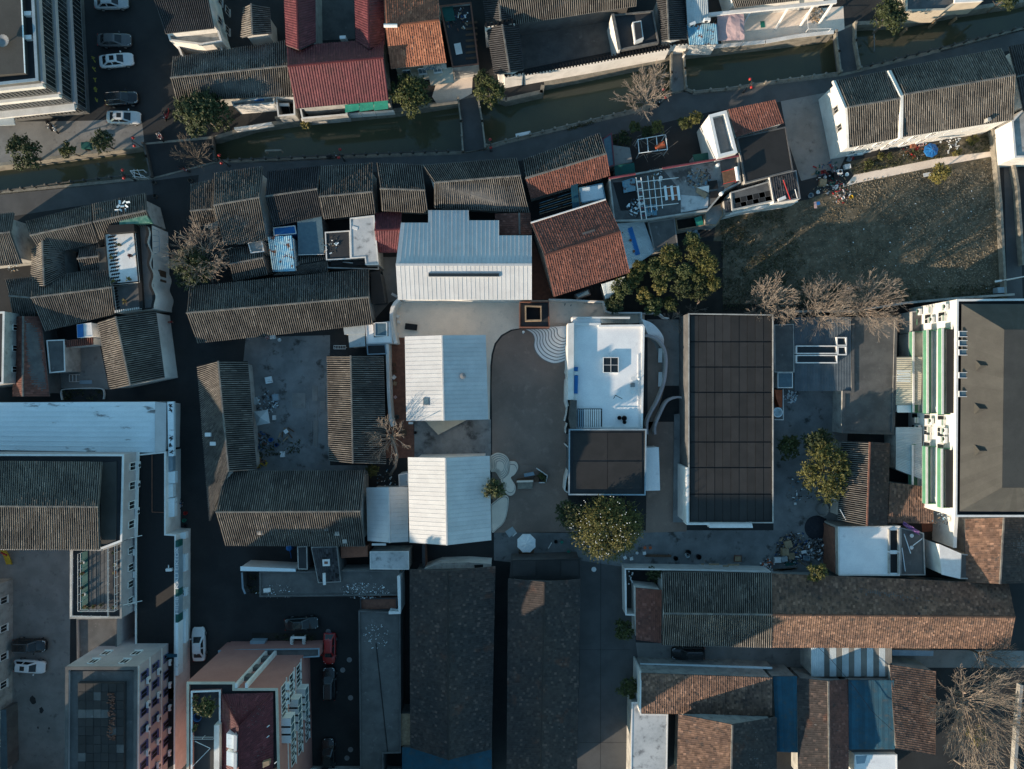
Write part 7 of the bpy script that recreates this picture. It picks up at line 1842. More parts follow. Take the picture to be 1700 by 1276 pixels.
# ---- pink block
crop(310, 1060, 5.908)
ZP = 13.0
o = flat('tall pink block with a maroon hipped roof and white bay windows', [(0, 425), (470, 425), (470, 488), (892, 488), (928, 2050), (0, 2050)], ZP, 'bitumen_dark', 'pink_wall', .5, .25, 'cream', name='pink_block')
R0 = W((515, 862), ZP + 2.0); R1 = W((520, 1600), ZP + 2.0)
A_, B_, C_, D_ = W((345, 545), ZP - .1), W((845, 530), ZP - .1), W((850, 1600), ZP - .1), W((350, 1600), ZP - .1)
tiles(o, R0, R1, D_, A_, 'tile_maroon', 'wave'); tiles(o, R1, R0, B_, C_, 'tile_maroon', 'wave'); tiles(o, R0, R0, B_, A_, 'tile_maroon', 'wave')
deck(o, [R0, R1, D_, A_], .1); deck(o, [R0, R1, C_, B_], .1); MB().poly([R0, A_, B_]).build('hip_deck', 'plaster_dark', o)
for a, b in ((R0, A_), (R0, B_), (R0, R1)): MB().tube(a + UP * .08, b + UP * .08, .1, .1, 6).build('ridge_cap', 'tile_maroon', o)
for k, (y0, y1, mm) in enumerate(((930, 1085, 'white_worn'), (1105, 1260, 'blue_bright'))):
    at(o, 'roof_dormer', [(390, y0), (465, y0 + 20), (462, y1), (390, y1 - 20)], ZP + .2, ZP + 1.9, 'white_worn'); at(o, 'dormer_roof', [(460, y0 + 10), (492, y0 + 25), (488, y1 + 20), (458, y1 + 20)], ZP + .2, ZP + 2.3, 'white_metal')
at(o, 'roof_hatch', [(740, 1215), (812, 1195), (810, 1240), (745, 1270)], ZP + 1, ZP + 1.5, 'wood_pale')
for x, y in ((800, 858), (797, 960), (872, 1215)): MB().box(W((x, y), ZP + 1.3), (.35, .08, .1), .7).build('snow_guard', 'white_plastic', o)
nwp, nep = W((470, 488), ZP), W((892, 488), ZP); sep = W((915, 1500), ZP)
# north facade: recessed light shaft with white fins and grey balconies
xm = nwp.lerp(nep, .12)
for t in (.03, .27): q = nwp.lerp(nep, t); MB().box(Vector((q.x, q.y + .3, ZP / 2)), (.3, .6, ZP)).build('facade_fin', 'white_paint', o)
for z in (1.5, 4.3, 7.1, 9.9): q = nwp.lerp(nep, .15); MB().box(Vector((q.x, q.y + .25, z + .5)), (1.5, .5, 1.0)).build('shaft_balcony', 'plaster_dark', o)
# east facade windows, bays
ge = lambda t: nep.lerp(sep, t)
for z in (4.6, 7.4, 10.4):
    windows(o, ge(.42), ge(0.0), [z], 1.5, 4, 1.15, 'glass_dark', 'white_paint', .4)
    band(o, ge(1.0), ge(0.0), z - .55, .12, 'white_paint', .1, 'string_course')
for k in range(4):
    for z in (4.4, 7.3, 10.2):
        if z > 10 and k < 1: continue
        q = ge(.30 + .075 * k); c = Vector((q.x + .55, q.y, z + .9))
        b = MB().box(c, (1.1, 1.05, 1.7)).build('bay_window', 'white_paint', o); MB().box(c + Vector((.06, 0, .1)), (1.06, .8, 1.1)).build('pane', 'glass_blue', b); MB().box(c + UP * .9, (1.2, 1.15, .1)).build('bay_roof', 'white_metal', b)
windows(o, ge(.98), ge(.55), [1.4, 4.6, 7.4], 1.4, 5, 1.1, 'glass_dark', 'white_paint', .4)
for t in (.08, .18, .22): q = ge(t); ac_unit(o, Vector((q.x + .3, q.y, 10.0)), math.pi / 2)
# west terrace on the block
t = flat('roof garden terrace on the pink block with a lit white wall', [(42, 515), (330, 505), (330, 1500), (40, 1500)], ZP + .05, 'bitumen', 'pink_wall', .6, .15, 'white_paint', name='roof_garden', cat='terrace', z0=ZP - .9)
at(t, 'white_parapet', [(268, 850), (320, 850), (318, 1500), (265, 1500)], ZP - .5, ZP + .7, 'plaster')
rails(t, [(35, 985), (260, 985)], ZP, 'white_paint', .9); MB().path([W((80, 1005), ZP + .6), W((230, 1075), ZP + .6), W((50, 1260), ZP + .6)], .03, 4).build('clothes_line', 'white_worn', t)
basin('dark blue tub in the roof garden of the pink block', (100, 775), ZP - .5, .5, .5, 'cloth_blue', None, 'tub', 'tub')
for i, (x, y) in enumerate(((95, 560), (90, 620), (92, 690), (95, 850), (85, 890))): pot_plant('leafy pot along the roof garden parapet', (x, y), ZP - .5, .2, .3, 'leaf_mid', 'terracotta', 'pots in the roof garden', .35, i + 70)
reg()
o = flat('low entrance annex at the north side of the pink block', [(362, 1080), (400, 1078), (530, 1076), (530, 1090), (365, 1100)], 3.0, 'plaster_dark', 'pink_wall', .2, .12, 'blue_metal', name='annex')
sheet('weed_bed', [(418, 1050), (440, 1050), (525, 1050), (528, 1075), (418, 1075)], .02, 'earth_dark')
at(o, 'bin_cover', [(415, 1064), (440, 1064), (438, 1072), (415, 1072)], .02, 1.1, 'blue_metal')
o = empty('white_gate', W((495, 1065)), 'white balustrade gate by the pink block', 'gate')
for x in (485, 505):
    for i in range(6): MB().box(W((x, 1058 + i * 3.6), 1.4), (.3, .12, .3)).build('baluster', 'white_paint', o)
    MB().box(W((x, 1067), .7), (.16, 1.8, 1.3)).build('gate_side', 'white_paint', o)
MB().box(W((495, 1058), 2.0), (2.0, .25, .25)).build('lintel', 'white_paint', o)
# ------------------------------------------------------------------ trees and plants
reg(0, 0)
leafy_tree('broad evergreen tree at the street bridge', (1310, 740), 205, 7.5, 'leaf_dark', 6500, .15, 22, ry=150)
leafy_tree('round evergreen tree by the canal below the office block', (158, 980), 125, 5.0, 'leaf_dark', 3600, .12, 12)
leafy_tree('small evergreen beside a teal cart on the canal edge', (440, 962), 62, 3.4, 'leaf_mid', 1300, .11, 8)
leafy_tree('small rounded evergreen beside the red lanterns', (658, 912), 85, 4.0, 'leaf_dark', 2000, .11, 10)
bare_tree('leafless brown tree spreading over the street bridge', (1255, 1010), (0, .5), 5.0, 3.6, 'bark', 12, 9, depth=4, r0=.12)
reg(1, 0)
leafy_tree('dense round evergreen by the narrow footbridge', (1015, 615), 150, 6.2, 'leaf_mid', 5000, .13, 18)
leafy_tree('pointed conifer beside the white compound wall', (1520, 590), 105, 6.5, 'leaf_mid', 3600, .11, 14, name='conifer_tree')
leafy_tree('dark shrub tucked behind the conifer', (1470, 500), 62, 4.0, 'leaf_dark', 1200, .11, 8, name='shrub', cat='shrub')
shrub('yellowish reed clump hanging over the canal', (342, 800), 42, 1.2, 'leaf_yellow', 420, .1)
bare_tree('leafless tawny tree in the maroon courtyard', (735, -60), (0, -.6), 6.0, 2.4, 'bark_pale', 21, 9, depth=4, r0=.12)
reg(2, 0)
bare_tree('mossy leaning bare tree over the canal', (928, 690), (-1.3, 3.6), 5.5, 4.4, 'bark_pale', 33, 9, depth=5, r0=.22, droop=.02)
for i, (x, y, r, l) in enumerate(((740, 895, 70, 'dark bush at the west end of the garden hedge'), (820, 820, 45, 'pale round bush in the garden hedge by the path'), (970, 815, 55, 'leafy bush beside the pergola'), (905, 850, 55, 'low bush in the middle of the garden hedge'), (1150, 790, 60, 'broad bush beside the white stair tower'), (1215, 760, 50, 'tall bush touching the white stair tower'))):
    leafy_tree(l, (x, y), r, 2.6 + (i % 3) * .5, ('leaf_dark', 'leaf_mid', 'leaf_olive')[i % 3], 900, .1, 8, name='garden_bush', cat='bush')
reg(3, 0)
leafy_tree('grey-green evergreen beside the third footbridge', (800, 110), 120, 6.0, 'leaf_dark', 3800, .12, 14)
leafy_tree('evergreen at the canal end by the cream house', (1545, -15), 95, 5.0, 'leaf_dark', 2200, .12, 10)
leafy_tree('yellow-green shrub tree beside the field path', (1120, 1110), 75, 3.2, 'leaf_yellow', 1700, .11, 10, name='shrub_tree')
for i, (x, y, r, l) in enumerate(((660, 1050, 40, 'low leafy vegetables by the white-gabled house'), (740, 1000, 30, 'bright green plants in the garden strip'), (800, 1000, 28, 'small green clump beside the flower pots'), (1340, 900, 45, 'bushy plants below the white-gabled house'), (1230, 980, 35, 'brown bush beside the garden path'))):
    shrub(l, (x, y), r, .9, ('leaf_mid', 'leaf_olive', 'leaf_mid', 'leaf_olive', 'leaf_yellow')[i], 380, .09, seed=i + 200)
reg()
tufts('garden_growth', [(1405, 275), (1648, 222), (1650, 248), (1560, 262), (1420, 290)], 2600, 'grass', .1, 5, .25, label='mixed low growth in the garden strip')
tufts('field_grass', [(1195, 365), (1345, 334), (1405, 308), (1560, 280), (1652, 262), (1662, 330), (1670, 498), (1200, 515)], 16000, 'grass_dry', .09, 6, .12, label='dry grass and stubble over the field')
tufts('field_weeds', [(1195, 365), (1300, 346), (1330, 420), (1360, 470), (1500, 480), (1665, 470), (1668, 498), (1200, 515)], 11000, 'grass', .1, 7, .16, label='short green weeds in the shaded field')  # weeds set dense and dark here to deepen the field's shade
def clods(seed, n, poly):
    g = np.random.default_rng(seed); mb = MB()
    for i in range(n):
        x, y = g.uniform(1350, 1655), g.uniform(285, 480)
        if y < 310 - (x - 1350) * .15 or (x < 1500 and y > 360 - (1500 - x) * .3 and n > 100 and g.random() < .9): continue
        q = W((x, y)); s = g.uniform(.05, .13)
        mb.box(q + UP * s * .3, (s * 1.5, s, s * .6), g.uniform(0, 6.3), Matrix.Rotation(g.uniform(-.5, .5), 3, 'X'))
    return mb
tag(clods(4, 5200, None).build('field_clods', 'clod', kind='stuff'), 'pale clods of turned earth in the field')  # pale clods kept mostly to the sunlit side, to brighten it
tag(clods(5, 45, None).build('field_litter', 'white_plastic', kind='stuff'), 'white scraps of litter in the field')
reg(0, 1)
leafy_tree('evergreen half under the bare street tree', (1245, 525), 160, 6.0, 'leaf_dark', 4500, .13, 16)
bare_tree('wide leafless tree over the street', (1290, 520), (.6, 2.2), 8.0, 5.2, 'bark_pale', 44, 11, depth=5, r0=.2)
reg(2, 1)
BB = [(740, 650, 70, 'leaf_bamboo', 5.0), (815, 590, 60, 'leaf_olive', 4.6), (700, 750, 65, 'leaf_dark', 3.8), (880, 700, 58, 'leaf_yellow', 3.6), (940, 760, 70, 'leaf_bamboo', 3.6), (1055, 760, 55, 'leaf_mid', 3.4), (1040, 440, 85, 'leaf_olive', 5.8), (1190, 340, 55, 'leaf_bamboo', 5.4), (1230, 430, 85, 'leaf_olive', 6.2), (1290, 500, 80, 'leaf_olive', 5.8), (1330, 620, 55, 'leaf_olive', 4.4), (960, 520, 70, 'leaf_bamboo', 5.0), (1010, 570, 75, 'leaf_mid', 5.2), (1120, 640, 85, 'leaf_dark', 4.6), (1240, 660, 85, 'leaf_dark', 4.2), (985, 645, 50, 'leaf_yellow', 4.4), (1140, 540, 60, 'leaf_bamboo', 5.4), (1220, 560, 60, 'leaf_mid', 5.0), (860, 520, 50, 'leaf_olive', 4.6)]
BL = ('at the corner of the striped board lean-to','under the eave of the square red house','at the plaza wall corner','glowing yellow beside the plaza wall','along the plaza wall','nearest the alley head','tall and sunlit behind the corrugated lean-to','beside the crumpled tarpaulin','tallest and sunlit by the rough concrete shed','sunlit on the field side','low on the field corner','at the edge of the corrugated lean-to','in the heart of the thicket','dark in the shaded middle','dark on the field side','small and yellowish in the middle','below the grey concrete roof','between the two sunlit clumps','against the red house corner')
for i, (x, y, r, m_, h) in enumerate(BB):
    leafy_tree('bamboo clump ' + BL[i], (x, y), r * 1.05, h, m_, 2300, .10, 14, name='bamboo_clump', cat='bamboo', group='bamboo thicket', core=.35)
bare_tree('broken bare shrub at the alley head', (1210, 800), (.3, 0), 2.6, 2.6, 'bark_pale', 51, 5, depth=3, r0=.08)
bare_tree('pale twiggy sapling in the alley by the studio', (1070, 850), (-.3, -.4), 2.4, 2.6, 'bark_pale', 52, 6, depth=3, r0=.06)
bare_tree('small leafless sapling beside the panel-roofed hall', (1125, 940), (0, 0), 2.0, 1.2, 'bark_pale', 53, 5, depth=3, r0=.05)
reg(3, 1)
for i, (x, y, s, l) in enumerate(((15, 790, 3.9, 'fan-shaped bare tree in the row below the field, beside the bamboo'), (350, 805, 4.8, 'tall bare tree of the row below the field, over the blue-grey roof'), (625, 805, 5.2, 'wide bare tree of the row below the field, over the felt roof'))):
    bare_tree(l, (x, y), (.8 if i == 2 else .2, 1.3), 7.5, s, 'bark_pale', 60 + i, 13, group='bare trees in a row below the field', depth=5, r0=.2)
reg(1, 2)
bare_tree('leafless tree with a curved white trunk in the brick passage', (880, 612), (-.6, .2), 5.0, 4.2, 'bark_pale', 71, 10, depth=4, r0=.2, bend=[(1.0, 1.3, 1.8), (1.45, 2.9, 2.6), (1.2, 4.4, 3.0)], tip=(.6, 5.9, 3.4))
shrub('yellow-flecked shrub at the end of the west yard', (770, 578), 52, 2.0, 'leaf_olive', 700, .11)
# palm
p = W((1545, 705), 8.5); o = empty('palm_tree', (p.x, p.y, 0), 'bushy palm at the corner of the white hall', 'tree')
MB().tube((p.x, p.y, 0), (p.x, p.y, 8.1), .2, .16, 8).build('trunk', 'bark', o); g = random.Random(8)
V, F, t = leaf_cloud([(p.x, p.y, 8.2)], [(1.35, 1.35, .8)], 1300, .13, seed=5, shell=.15); np_obj('leaves', V, F, 'leaf_dark', o, t)
for i in range(30):
    a = 2 * math.pi * i / 30 * 2.3 + g.random(); r = g.uniform(1.1, 1.75); el = g.uniform(-.1, .9); mb = MB()
    d = Vector((math.cos(a), math.sin(a), 0)); s = Vector((-d.y, d.x, 0)); pr = None; c0 = Vector((p.x, p.y, 8.1))
    for k in range(7):
        t = k / 6; q = c0 + d * r * t * math.cos(el * .6) + UP * (math.sin(el) * r * t - 1.1 * t * t * r * .6 + .2)
        if pr is not None and k > 1:
            for sg in (-1, 1): mb.poly([pr, pr + s * sg * .04 + d * .05, pr + s * sg * .32 * (1 - t * .5) + d * .28 - UP * .1, pr + s * sg * .1 + d * .02])
        if pr is not None: mb.tube(pr, q, .02, .015, 4, False)
        pr = q
    fr = mb.build('frond', ('leaf_dark', 'leaf_mid', 'leaf_bamboo')[i % 3], o)
reg(2, 2)
tree = leafy_tree('large yellow-green camphor tree strung with lights at the lane', (650, 945), 262, 8.0, 'leaf_olive', 18000, .10, 46, ry=228)
p = W((640, 940), 6.8); g = random.Random(2); mb = MB()
for i in range(70):
    a, r = g.uniform(0, 6.28), math.sqrt(g.random()) * 4.6; q = Vector((p.x + r * math.cos(a), p.y + r * math.sin(a) * .9, 8.05 - r * r * .075)); mb.lathe(q, [(.01, -.05), (.06, 0), (.01, .05)], 6)
mb.build('light_bulbs', 'white_plastic', tree, kind='stuff')
leafy_tree('darker tree behind the camphor tree by the court', (410, 860), 105, 5.6, 'leaf_dark', 2600, .12, 12)
shrub('dark shrub in the walled corner at the lane', (945, 1245), 60, 2.8, 'leaf_dark', 800, .11)
reg(3, 2)
leafy_tree('round bush against the panel-roofed hall', (140, 430), 95, 3.8, 'leaf_mid', 2200, .11, 10)
leafy_tree('tall lush tree in the work yard', (385, 590), 165, 7.0, 'leaf_olive', 6500, .13, 20, ry=225)
leafy_tree('dark tree at the north end of the work yard', (330, 400), 110, 5.2, 'leaf_dark', 2600, .12, 12)
leafy_tree('small citrus tree poking over the long brown roof', (325, 1230), 75, 6.8, 'leaf_olive', 1700, .11, 9)
reg(2, 3)
leafy_tree('round clipped tree at the mouth of the side lane', (752, 385), 75, 3.6, 'leaf_mid', 1700, .11, 10)
leafy_tree('clipped tree against the striped tile roof', (790, 755), 85, 3.8, 'leaf_mid', 2000, .11, 10)
reg(3, 3)
bare_tree('huge spreading bare tree at the south-east corner', (1325, 850), (-.4, -.4), 9.0, 9.0, 'bark_pale', 81, 20, depth=5, r0=.3)
bare_tree('second bare tree behind the huge one at the south-east corner', (1400, 560), (.5, .5), 6.0, 4.5, 'bark', 82, 8, depth=4, r0=.15)
leafy_tree('yellow-green bush under the huge bare tree', (1360, 1060), 75, 2.5, 'leaf_yellow', 900, .12, 8, name='shrub', cat='shrub')
bare_tree('bare tree in the very corner beyond the russet roof', (1300, 1290), (0, .6), 6.0, 4.5, 'bark_pale', 83, 8, depth=4, r0=.15)
crop(310, 1060, 5.908)
leafy_tree('leafy tree growing in the roof garden of the pink block', (205, 670), 110, 16.0, 'leaf_mid', 2000, .11, 12, z0=12.6)
reg()
tufts('weed_patch', [(404, 952), (428, 952), (430, 985), (406, 985)], 500, 'grass', .14, 9, .4, label='tall weeds in the bed by the parking yard')
tufts('yard_weeds', [(425, 730), (500, 728), (498, 750), (430, 760)], 500, 'grass', .14, 10, .4, label='weeds growing in the west yard')
tufts('courtyard_lawn', [(103, 645), (172, 645), (172, 664), (103, 664)], 800, 'grass', .12, 12, .2, label='dark clipped grass bed in the west courtyard')
tufts('bank_weeds', [(940, 213), (1000, 196), (1002, 200), (942, 218)], 200, 'grass', .1, 13, .3, label='weeds along the canal edge')
tufts('balcony_weeds', [(455, 1052), (524, 1052), (524, 1072), (455, 1072)], 300, 'grass', .14, 14, .4, label='weeds in the bed by the white gate')
reg(0, 2)
wall_line('white rounded kerb round the dark grass bed', curve([(395, 130), (390, 75), (430, 60), (630, 55), (665, 80), (662, 125)], 4), .35, .1, 'white_paint', None, name='kerb', cat='kerb')

for c_, r_, p_, R_, n_, z_, l_ in ((2, 0, (920, 1180), 45, 60, 4.1, 'bent rods and rusty scraps between the open roof frames'), (2, 1, (1180, 240), 70, 70, .02, 'poles and blue scraps beside the bamboo'), (1, 1, (540, 400), 60, 40, 3.72, 'small stones on the black flat roof'), (3, 2, (1130, 1000), 60, 70, .02, 'baskets and weeds in the dark east yard'), (3, 2, (1010, 850), 55, 50, 3.95, 'bowls and rags on the red-brown roof'), (3, 2, (230, 700), 90, 60, .02, 'leaf litter under the lush yard tree'), (1, 2, (860, 640), 60, 50, .02, 'logs and pots below the curved white trunk'), (0, 1, (140, 520), 40, 60, 1.5, 'white rags in the gap of the west block')):
    reg(c_, r_); rubbish(l_, p_, R_, n_, z_, int(p_[0]), ('metal_dark', 'wood_pale', 'white_worn', 'rusty_blue', 'bark'), .35, big=.22)
# ------------------------------------------------------------------ cars
reg(0, 0)
SIL, WHT, BLK, GRY, RED = ('silver', (.42, .44, .45)), ('white', (.72, .73, .73)), ('black', (.012, .013, .015)), ('grey', (.10, .105, .11)), ('red', (.36, .02, .02))
make_car('silver car at the top of the car park', (715, 12), .03, SIL, 'sedan')
make_car('dark grey car in the car park', (735, 255), .0, GRY, 'sedan')
make_car('white car with a sunroof in the car park', (748, 385), .1, WHT, 'sedan', True)
make_car('black car with roof rails in the car park', (780, 632), .08, BLK, 'suv')
make_car('silver-white car with a sunroof beside the canal square', (795, 752), -.02, ('pearl', (.60, .61, .60)), 'sedan', True)
reg(0, 3)
make_car('black car in the concrete yard by the tower', (190, 485), -.02, BLK, 'suv')
make_car('white car with a sunroof in the concrete yard by the tower', (190, 620), -.08, WHT, 'hatch', True)
make_car('white car parked along the street by the shop row', (1275, 475), math.pi / 2 + .03, WHT, 'sedan')
reg(1, 3)
make_car('dark green-black car in front of the pink block', (312, 345), .06, ('bottle', (.016, .026, .026)), 'sedan')
make_car('red car beside the pink block', (490, 505), -math.pi / 2 - .03, RED, 'hatch')
make_car('black car with roof rails behind the red car', (490, 730), math.pi / 2, BLK, 'suv')
make_car('black car at the south end beside the pink block', (482, 1190), math.pi / 2, ('jet', (.016, .016, .018)), 'sedan')
reg(2, 3)
make_car('glossy black car in the side lane', (1170, 535), math.pi, ('onyx', (.01, .011, .013)), 'suv')

# ------------------------------------------------------------------ people, scooters, lanterns
reg(0, 0)
make_scooter('scooter ridden past the big evergreen with a red apron', (1070, 735), -1.9, ('red2', (.3, .02, .03)))
make_person('person in dark jacket riding a scooter past the big evergreen', (1070, 728), -1.9, 'cloth_dark', 'cloth_red', 'ride')
make_scooter('pink scooter at the foot of the street bridge', (1028, 872), -1.1, ('pinkish', (.35, .2, .2)))
make_person('person in pale top riding a scooter onto the street bridge', (1028, 866), -1.1, 'cloth_pale', 'cloth_red', 'ride')
make_scooter('white scooter parked on the canal square', (345, 820), -1.0, ('white2', (.6, .6, .6)))
make_scooter('dark scooter beside the white scooter on the canal square', (312, 800), -1.2, ('dark2', (.03, .03, .035)))
o = empty('handcart', W((552, 935)), 'teal covered handcart between two small evergreens', 'cart')
c = W((552, 932), .7); c.z = 0; MB().box(c + UP * .55, (1.3, .9, .5), .05).build('bin', 'green_dark', o, bevel=.04)
for s in (-1, 1): MB().tube(c + Vector((0, s * .5, .3)), c + Vector((0, s * .58, .3)), .3, .3, 12).build('wheel', 'rubber', o)
MB().path([c + Vector((-.65, -.3, .6)), c + Vector((-1.2, -.3, .8)), c + Vector((-1.2, .3, .8)), c + Vector((-.65, .3, .6))], .03).build('handle', 'metal_grey', o)
for x, y, a in ((857, 908, -1.4), (790, 1115, -1.4), (1414, 1020, -1.3)): lantern_post((x, y), a)
reg(1, 0); lantern_post((554, 984), 1.4); lantern_post((1525, 920), -1.5)
reg(2, 0); lantern_post((1018, 597), -1.3); lantern_post((1572, 532), -1.4)
make_scooter('dark scooter parked beside the leaning bare tree', (965, 640), -.9, ('dark3', (.06, .06, .065)))
reg(1, 0)
make_scooter('black scooter parked on the canal path under the lanterns', (510, 1005), .05, ('dark4', (.025, .025, .028)))
reg(0, 0)
make_scooter('red scooter lying near the street bridge', (1180, 1085), -.4, ('red3', (.33, .03, .03)))
reg(0, 1)
make_person('person in a red coat walking down the street', (1105, 870), -1.4, 'cloth_red', 'cloth_dark', 'stand')
reg(0, 0)
o = empty('folding_rack', W((885, 1110)), 'white folding drying rack standing by the canal', 'rack')
for a, b in (((835, 1095), (925, 1090)), ((850, 1130), (940, 1140)), ((835, 1095), (870, 1140)), ((880, 1085), (910, 1140)), ((920, 1090), (940, 1110)), ((845, 1100), (930, 1132)), ((860, 1085), (865, 1140))): MB().tube(W(a, .9), W(b, .9), .035, .035, 5).build('rod', 'white_paint', o)
for a in ((838, 1096), (922, 1092), (866, 1138), (935, 1138)): q = W(a, .9); MB().tube(q, Vector((q.x, q.y, 0)), .03).build('leg', 'white_paint', o)
for x, y in ((983, 1168), (1218, 1155), (990, 1255)): basin('round stone bollard at the street bridge', (x, y), .02, .28, .5, 'stone_dark', 'stone bollards at the street bridge', 'bollard', 'bollard')
reg(2, 0)
o = empty('metal_bench', W((110, 860)), 'white bench on the canal edge opposite the compound wall', 'bench'); c = W((110, 858), .5); c.z = 0
MB().box(c + UP * .45, (2.1, .45, .06), .2).build('seat', 'white_paint', o)
for s in (-.8, .8): MB().box(c + Matrix.Rotation(.2, 3, 'Z') @ Vector((s, 0, .22)), (.08, .4, .4), .2).build('leg', 'metal_grey', o)
# ------------------------------------------------------------------ garden clutter by the white-gabled house
reg(3, 0)
parasol('bright blue eight-panel parasol beside the white-gabled house', (1068, 962), 46, 2.3, 'blue_bright', 8, .2)
crop(1340, 210, 9.114)
o = empty('washing_machine', W((500, 680)), 'white washing machine with a black porthole by the field path', 'washing machine'); c = W((500, 680), .8); c.z = 0.02
MB().box(c + UP * .42, (.62, .6, .84), .05).build('body', 'white_plastic', o, bevel=.03); MB().lathe(c + UP * .86, [(.2, 0), (.2, .03), (.15, .03), (.14, .0), (.01, .01)], 14).build('lid_ring', 'black', o)
carton('white lidded box beside the dark garden bed', (615, 598), .8, .62, .5, 'white_plastic', .2, .02)
carton('brown carton with loose flaps among the junk by the open yard', (245, 840), .9, .9, .5, 'cardboard', -.1, .02)
crate('red plastic crate among the junk by the open yard', (252, 680), .6, .45, .3, 'red_paint', .2, .02)
crate('green plastic crate among the junk by the open yard', (165, 690), .5, .4, .3, 'green_dark', -.3, .02)
basin('black round tub beside the upright board', (330, 715), .02, .45, .3, 'black', None); basin('grey bucket by the brown carton', (275, 762), .02, .2, .3, 'white_plastic', None, 'bucket', 'bucket')
board('black cabinet lying by the washing machine', (412, 755), .55, .95, 'black', .1, .02, .5, 'cabinet', 'cabinet')
crate('pale blue crate under the eave of the white-gabled house', (655, 460), .5, 1.0, .4, 'blue_metal', -.3, .02); crate('small red crate under the eave of the white-gabled house', (690, 470), .35, .35, .3, 'red_paint', .2, .02)
carton('grey plastic box under the eave of the white-gabled house', (715, 400), .5, .7, .4, 'blue_metal', .1, .02); carton('wide grey box under the eave of the white-gabled house', (805, 385), .9, .6, .45, 'white_worn', .1, .02)
basin('pale round basin at the path corner', (605, 720), .02, .25, .2, 'white_worn', None)
basin('white bucket at the corner of the field', (548, 1075), .02, .2, .3, 'white_plastic', None, 'bucket', 'bucket'); basin('yellow tub at the corner of the field', (670, 1060), .02, .25, .2, 'yellow', None)
basin('white basin beside the white pipe wall', (165, 990), .02, .25, .2, 'white_plastic', None); basin('pale blue barrel top beside the white pipe wall', (62, 1035), .02, .32, .5, 'blue_metal', None, 'barrel', 'barrel')
board('rose cloth hanging on the white pipe wall', (125, 1185), .35, .9, 'pink_cloth', .1, 1.5, .04, 'cloth', 'cloth'); board('blue cloth hanging on the white pipe wall', (165, 1160), .5, .45, 'blue_bright', .2, 1.5, .04, 'cloth', 'cloth')
rubbish('jumble of household junk by the open yard', (330, 730), 210, 130, .02, 51, ('white_plastic', 'metal_dark', 'cloth_blue', 'red_paint', 'wood_pale', 'green_dark'), .4)
rubbish('scattered junk at the corner of the field path', (480, 990), 170, 100, .02, 52, ('white_plastic', 'metal_dark', 'red_paint', 'cloth_pale', 'wood_pale'), .3)
reg(3, 0)
rubbish('pots and baskets along the white-gabled house', (960, 935), 95, 110, .02, 53, ('white_plastic', 'terracotta', 'metal_dark', 'leaf_mid', 'wood_pale', 'red_paint'), .35)
rubbish('bins and white bags east of the blue parasol', (1175, 900), 75, 80, .02, 54, ('white_plastic', 'metal_dark', 'cloth_dark', 'white_worn'), .4)
crate('pink basket beside the blue parasol', (1005, 922), .6, .5, .3, 'pink_cloth', .1, .02); carton('brick-red box beside the blue parasol', (955, 925), .7, .8, .4, 'terracotta', .1, .02)
o = empty('garden_table', W((1040, 1120)), 'small white folding table on the field edge', 'table'); c = W((1040, 1120), .5); c.z = 0.02
MB().box(c + UP * .5, (1.0, .5, .04), .2).build('top', 'white_plastic', o)
for sx in (-.4, .4):
    for sy in (-.2, .2): MB().tube(c + Matrix.Rotation(.2, 3, 'Z') @ Vector((sx, sy, .5)), c + Matrix.Rotation(.2, 3, 'Z') @ Vector((sx * 1.1, sy, 0)), .02).build('leg', 'metal_grey', o)
reg(3, 1)
o = empty('street_light', W((1590, 590)), 'white street light arm over the east road', 'street lamp'); a, b = W((1498, 604), 4.5), W((1660, 575), 4.8); q = W((1600, 586), 4.6)
MB().tube(b + Vector((.6, .1, 0)), a, .06, .04).build('arm', 'white_paint', o); MB().tube(Vector((b.x + .6, b.y + .1, 0)), b + Vector((.6, .1, .1)), .09, .07, 8).build('pole', 'white_paint', o); MB().box(a, (.9, .25, .1), .15).build('lamp_head', 'white_paint', o)
carton('pale metal cabinet at the corner of the field', (1520, 662), 1.2, .8, .9, 'blue_metal', .05, .02, name='cabinet', cat='cabinet')

# ------------------------------------------------------------------ lane: stools, tables, rubbish
crop(900, 890, 7.727)
ch = chair_proto(); gs = stool_proto('green_plastic', 'green_stool')
ws = stool_proto('white_plastic', 'white_stool')
for x, y, a in ((175, 305, 1.5), (247, 262, 1.2), (420, 262, 1.7)): place(ch, (W((x, y), .5).x, W((x, y), .5).y, .016), a, 'white plastic armchair on the lane by the camphor tree', 'white armchairs on the lane')
for x, y, a in ((252, 75, .6), (338, 195, .7)): q = W((x, y), .4); place(gs, (q.x, q.y, .016), a, 'mint green stool on the lane by the white armchairs', 'green stools on the lane')
for x, y, a in ((343, 328, .2), (408, 350, .4), (1310, 215, .1), (1145, 285, .2), (1062, 272, .5)): q = W((x, y), .4); place(ws, (q.x, q.y, .016), a, 'small white stool on the lane', 'white stools on the lane', 1.15)
o = empty('dark_table', W((292, 335)), 'low black table between the white armchairs', 'table'); c = W((292, 335), .4); c.z = .016
MB().box(c + UP * .42, (.6, .5, .05)).build('top', 'black', o)
for sx in (-.25, .25):
    for sy in (-.2, .2): MB().tube(c + Vector((sx, sy, .4)), c + Vector((sx, sy, 0)), .025).build('leg', 'black', o)
rs = stool_proto('orange_red', 'red_stool')
for x, y in ((1318, 148), (1388, 148)): q = W((x, y), .4); place(rs, (q.x, q.y, .016), .2, 'red stool on the lane east of the camphor tree', 'red stools on the lane')
basin('white bowl with blue lining on the lane', (1218, 215), .02, .2, .15, 'white_plastic', None, 'bowl', 'bowl')
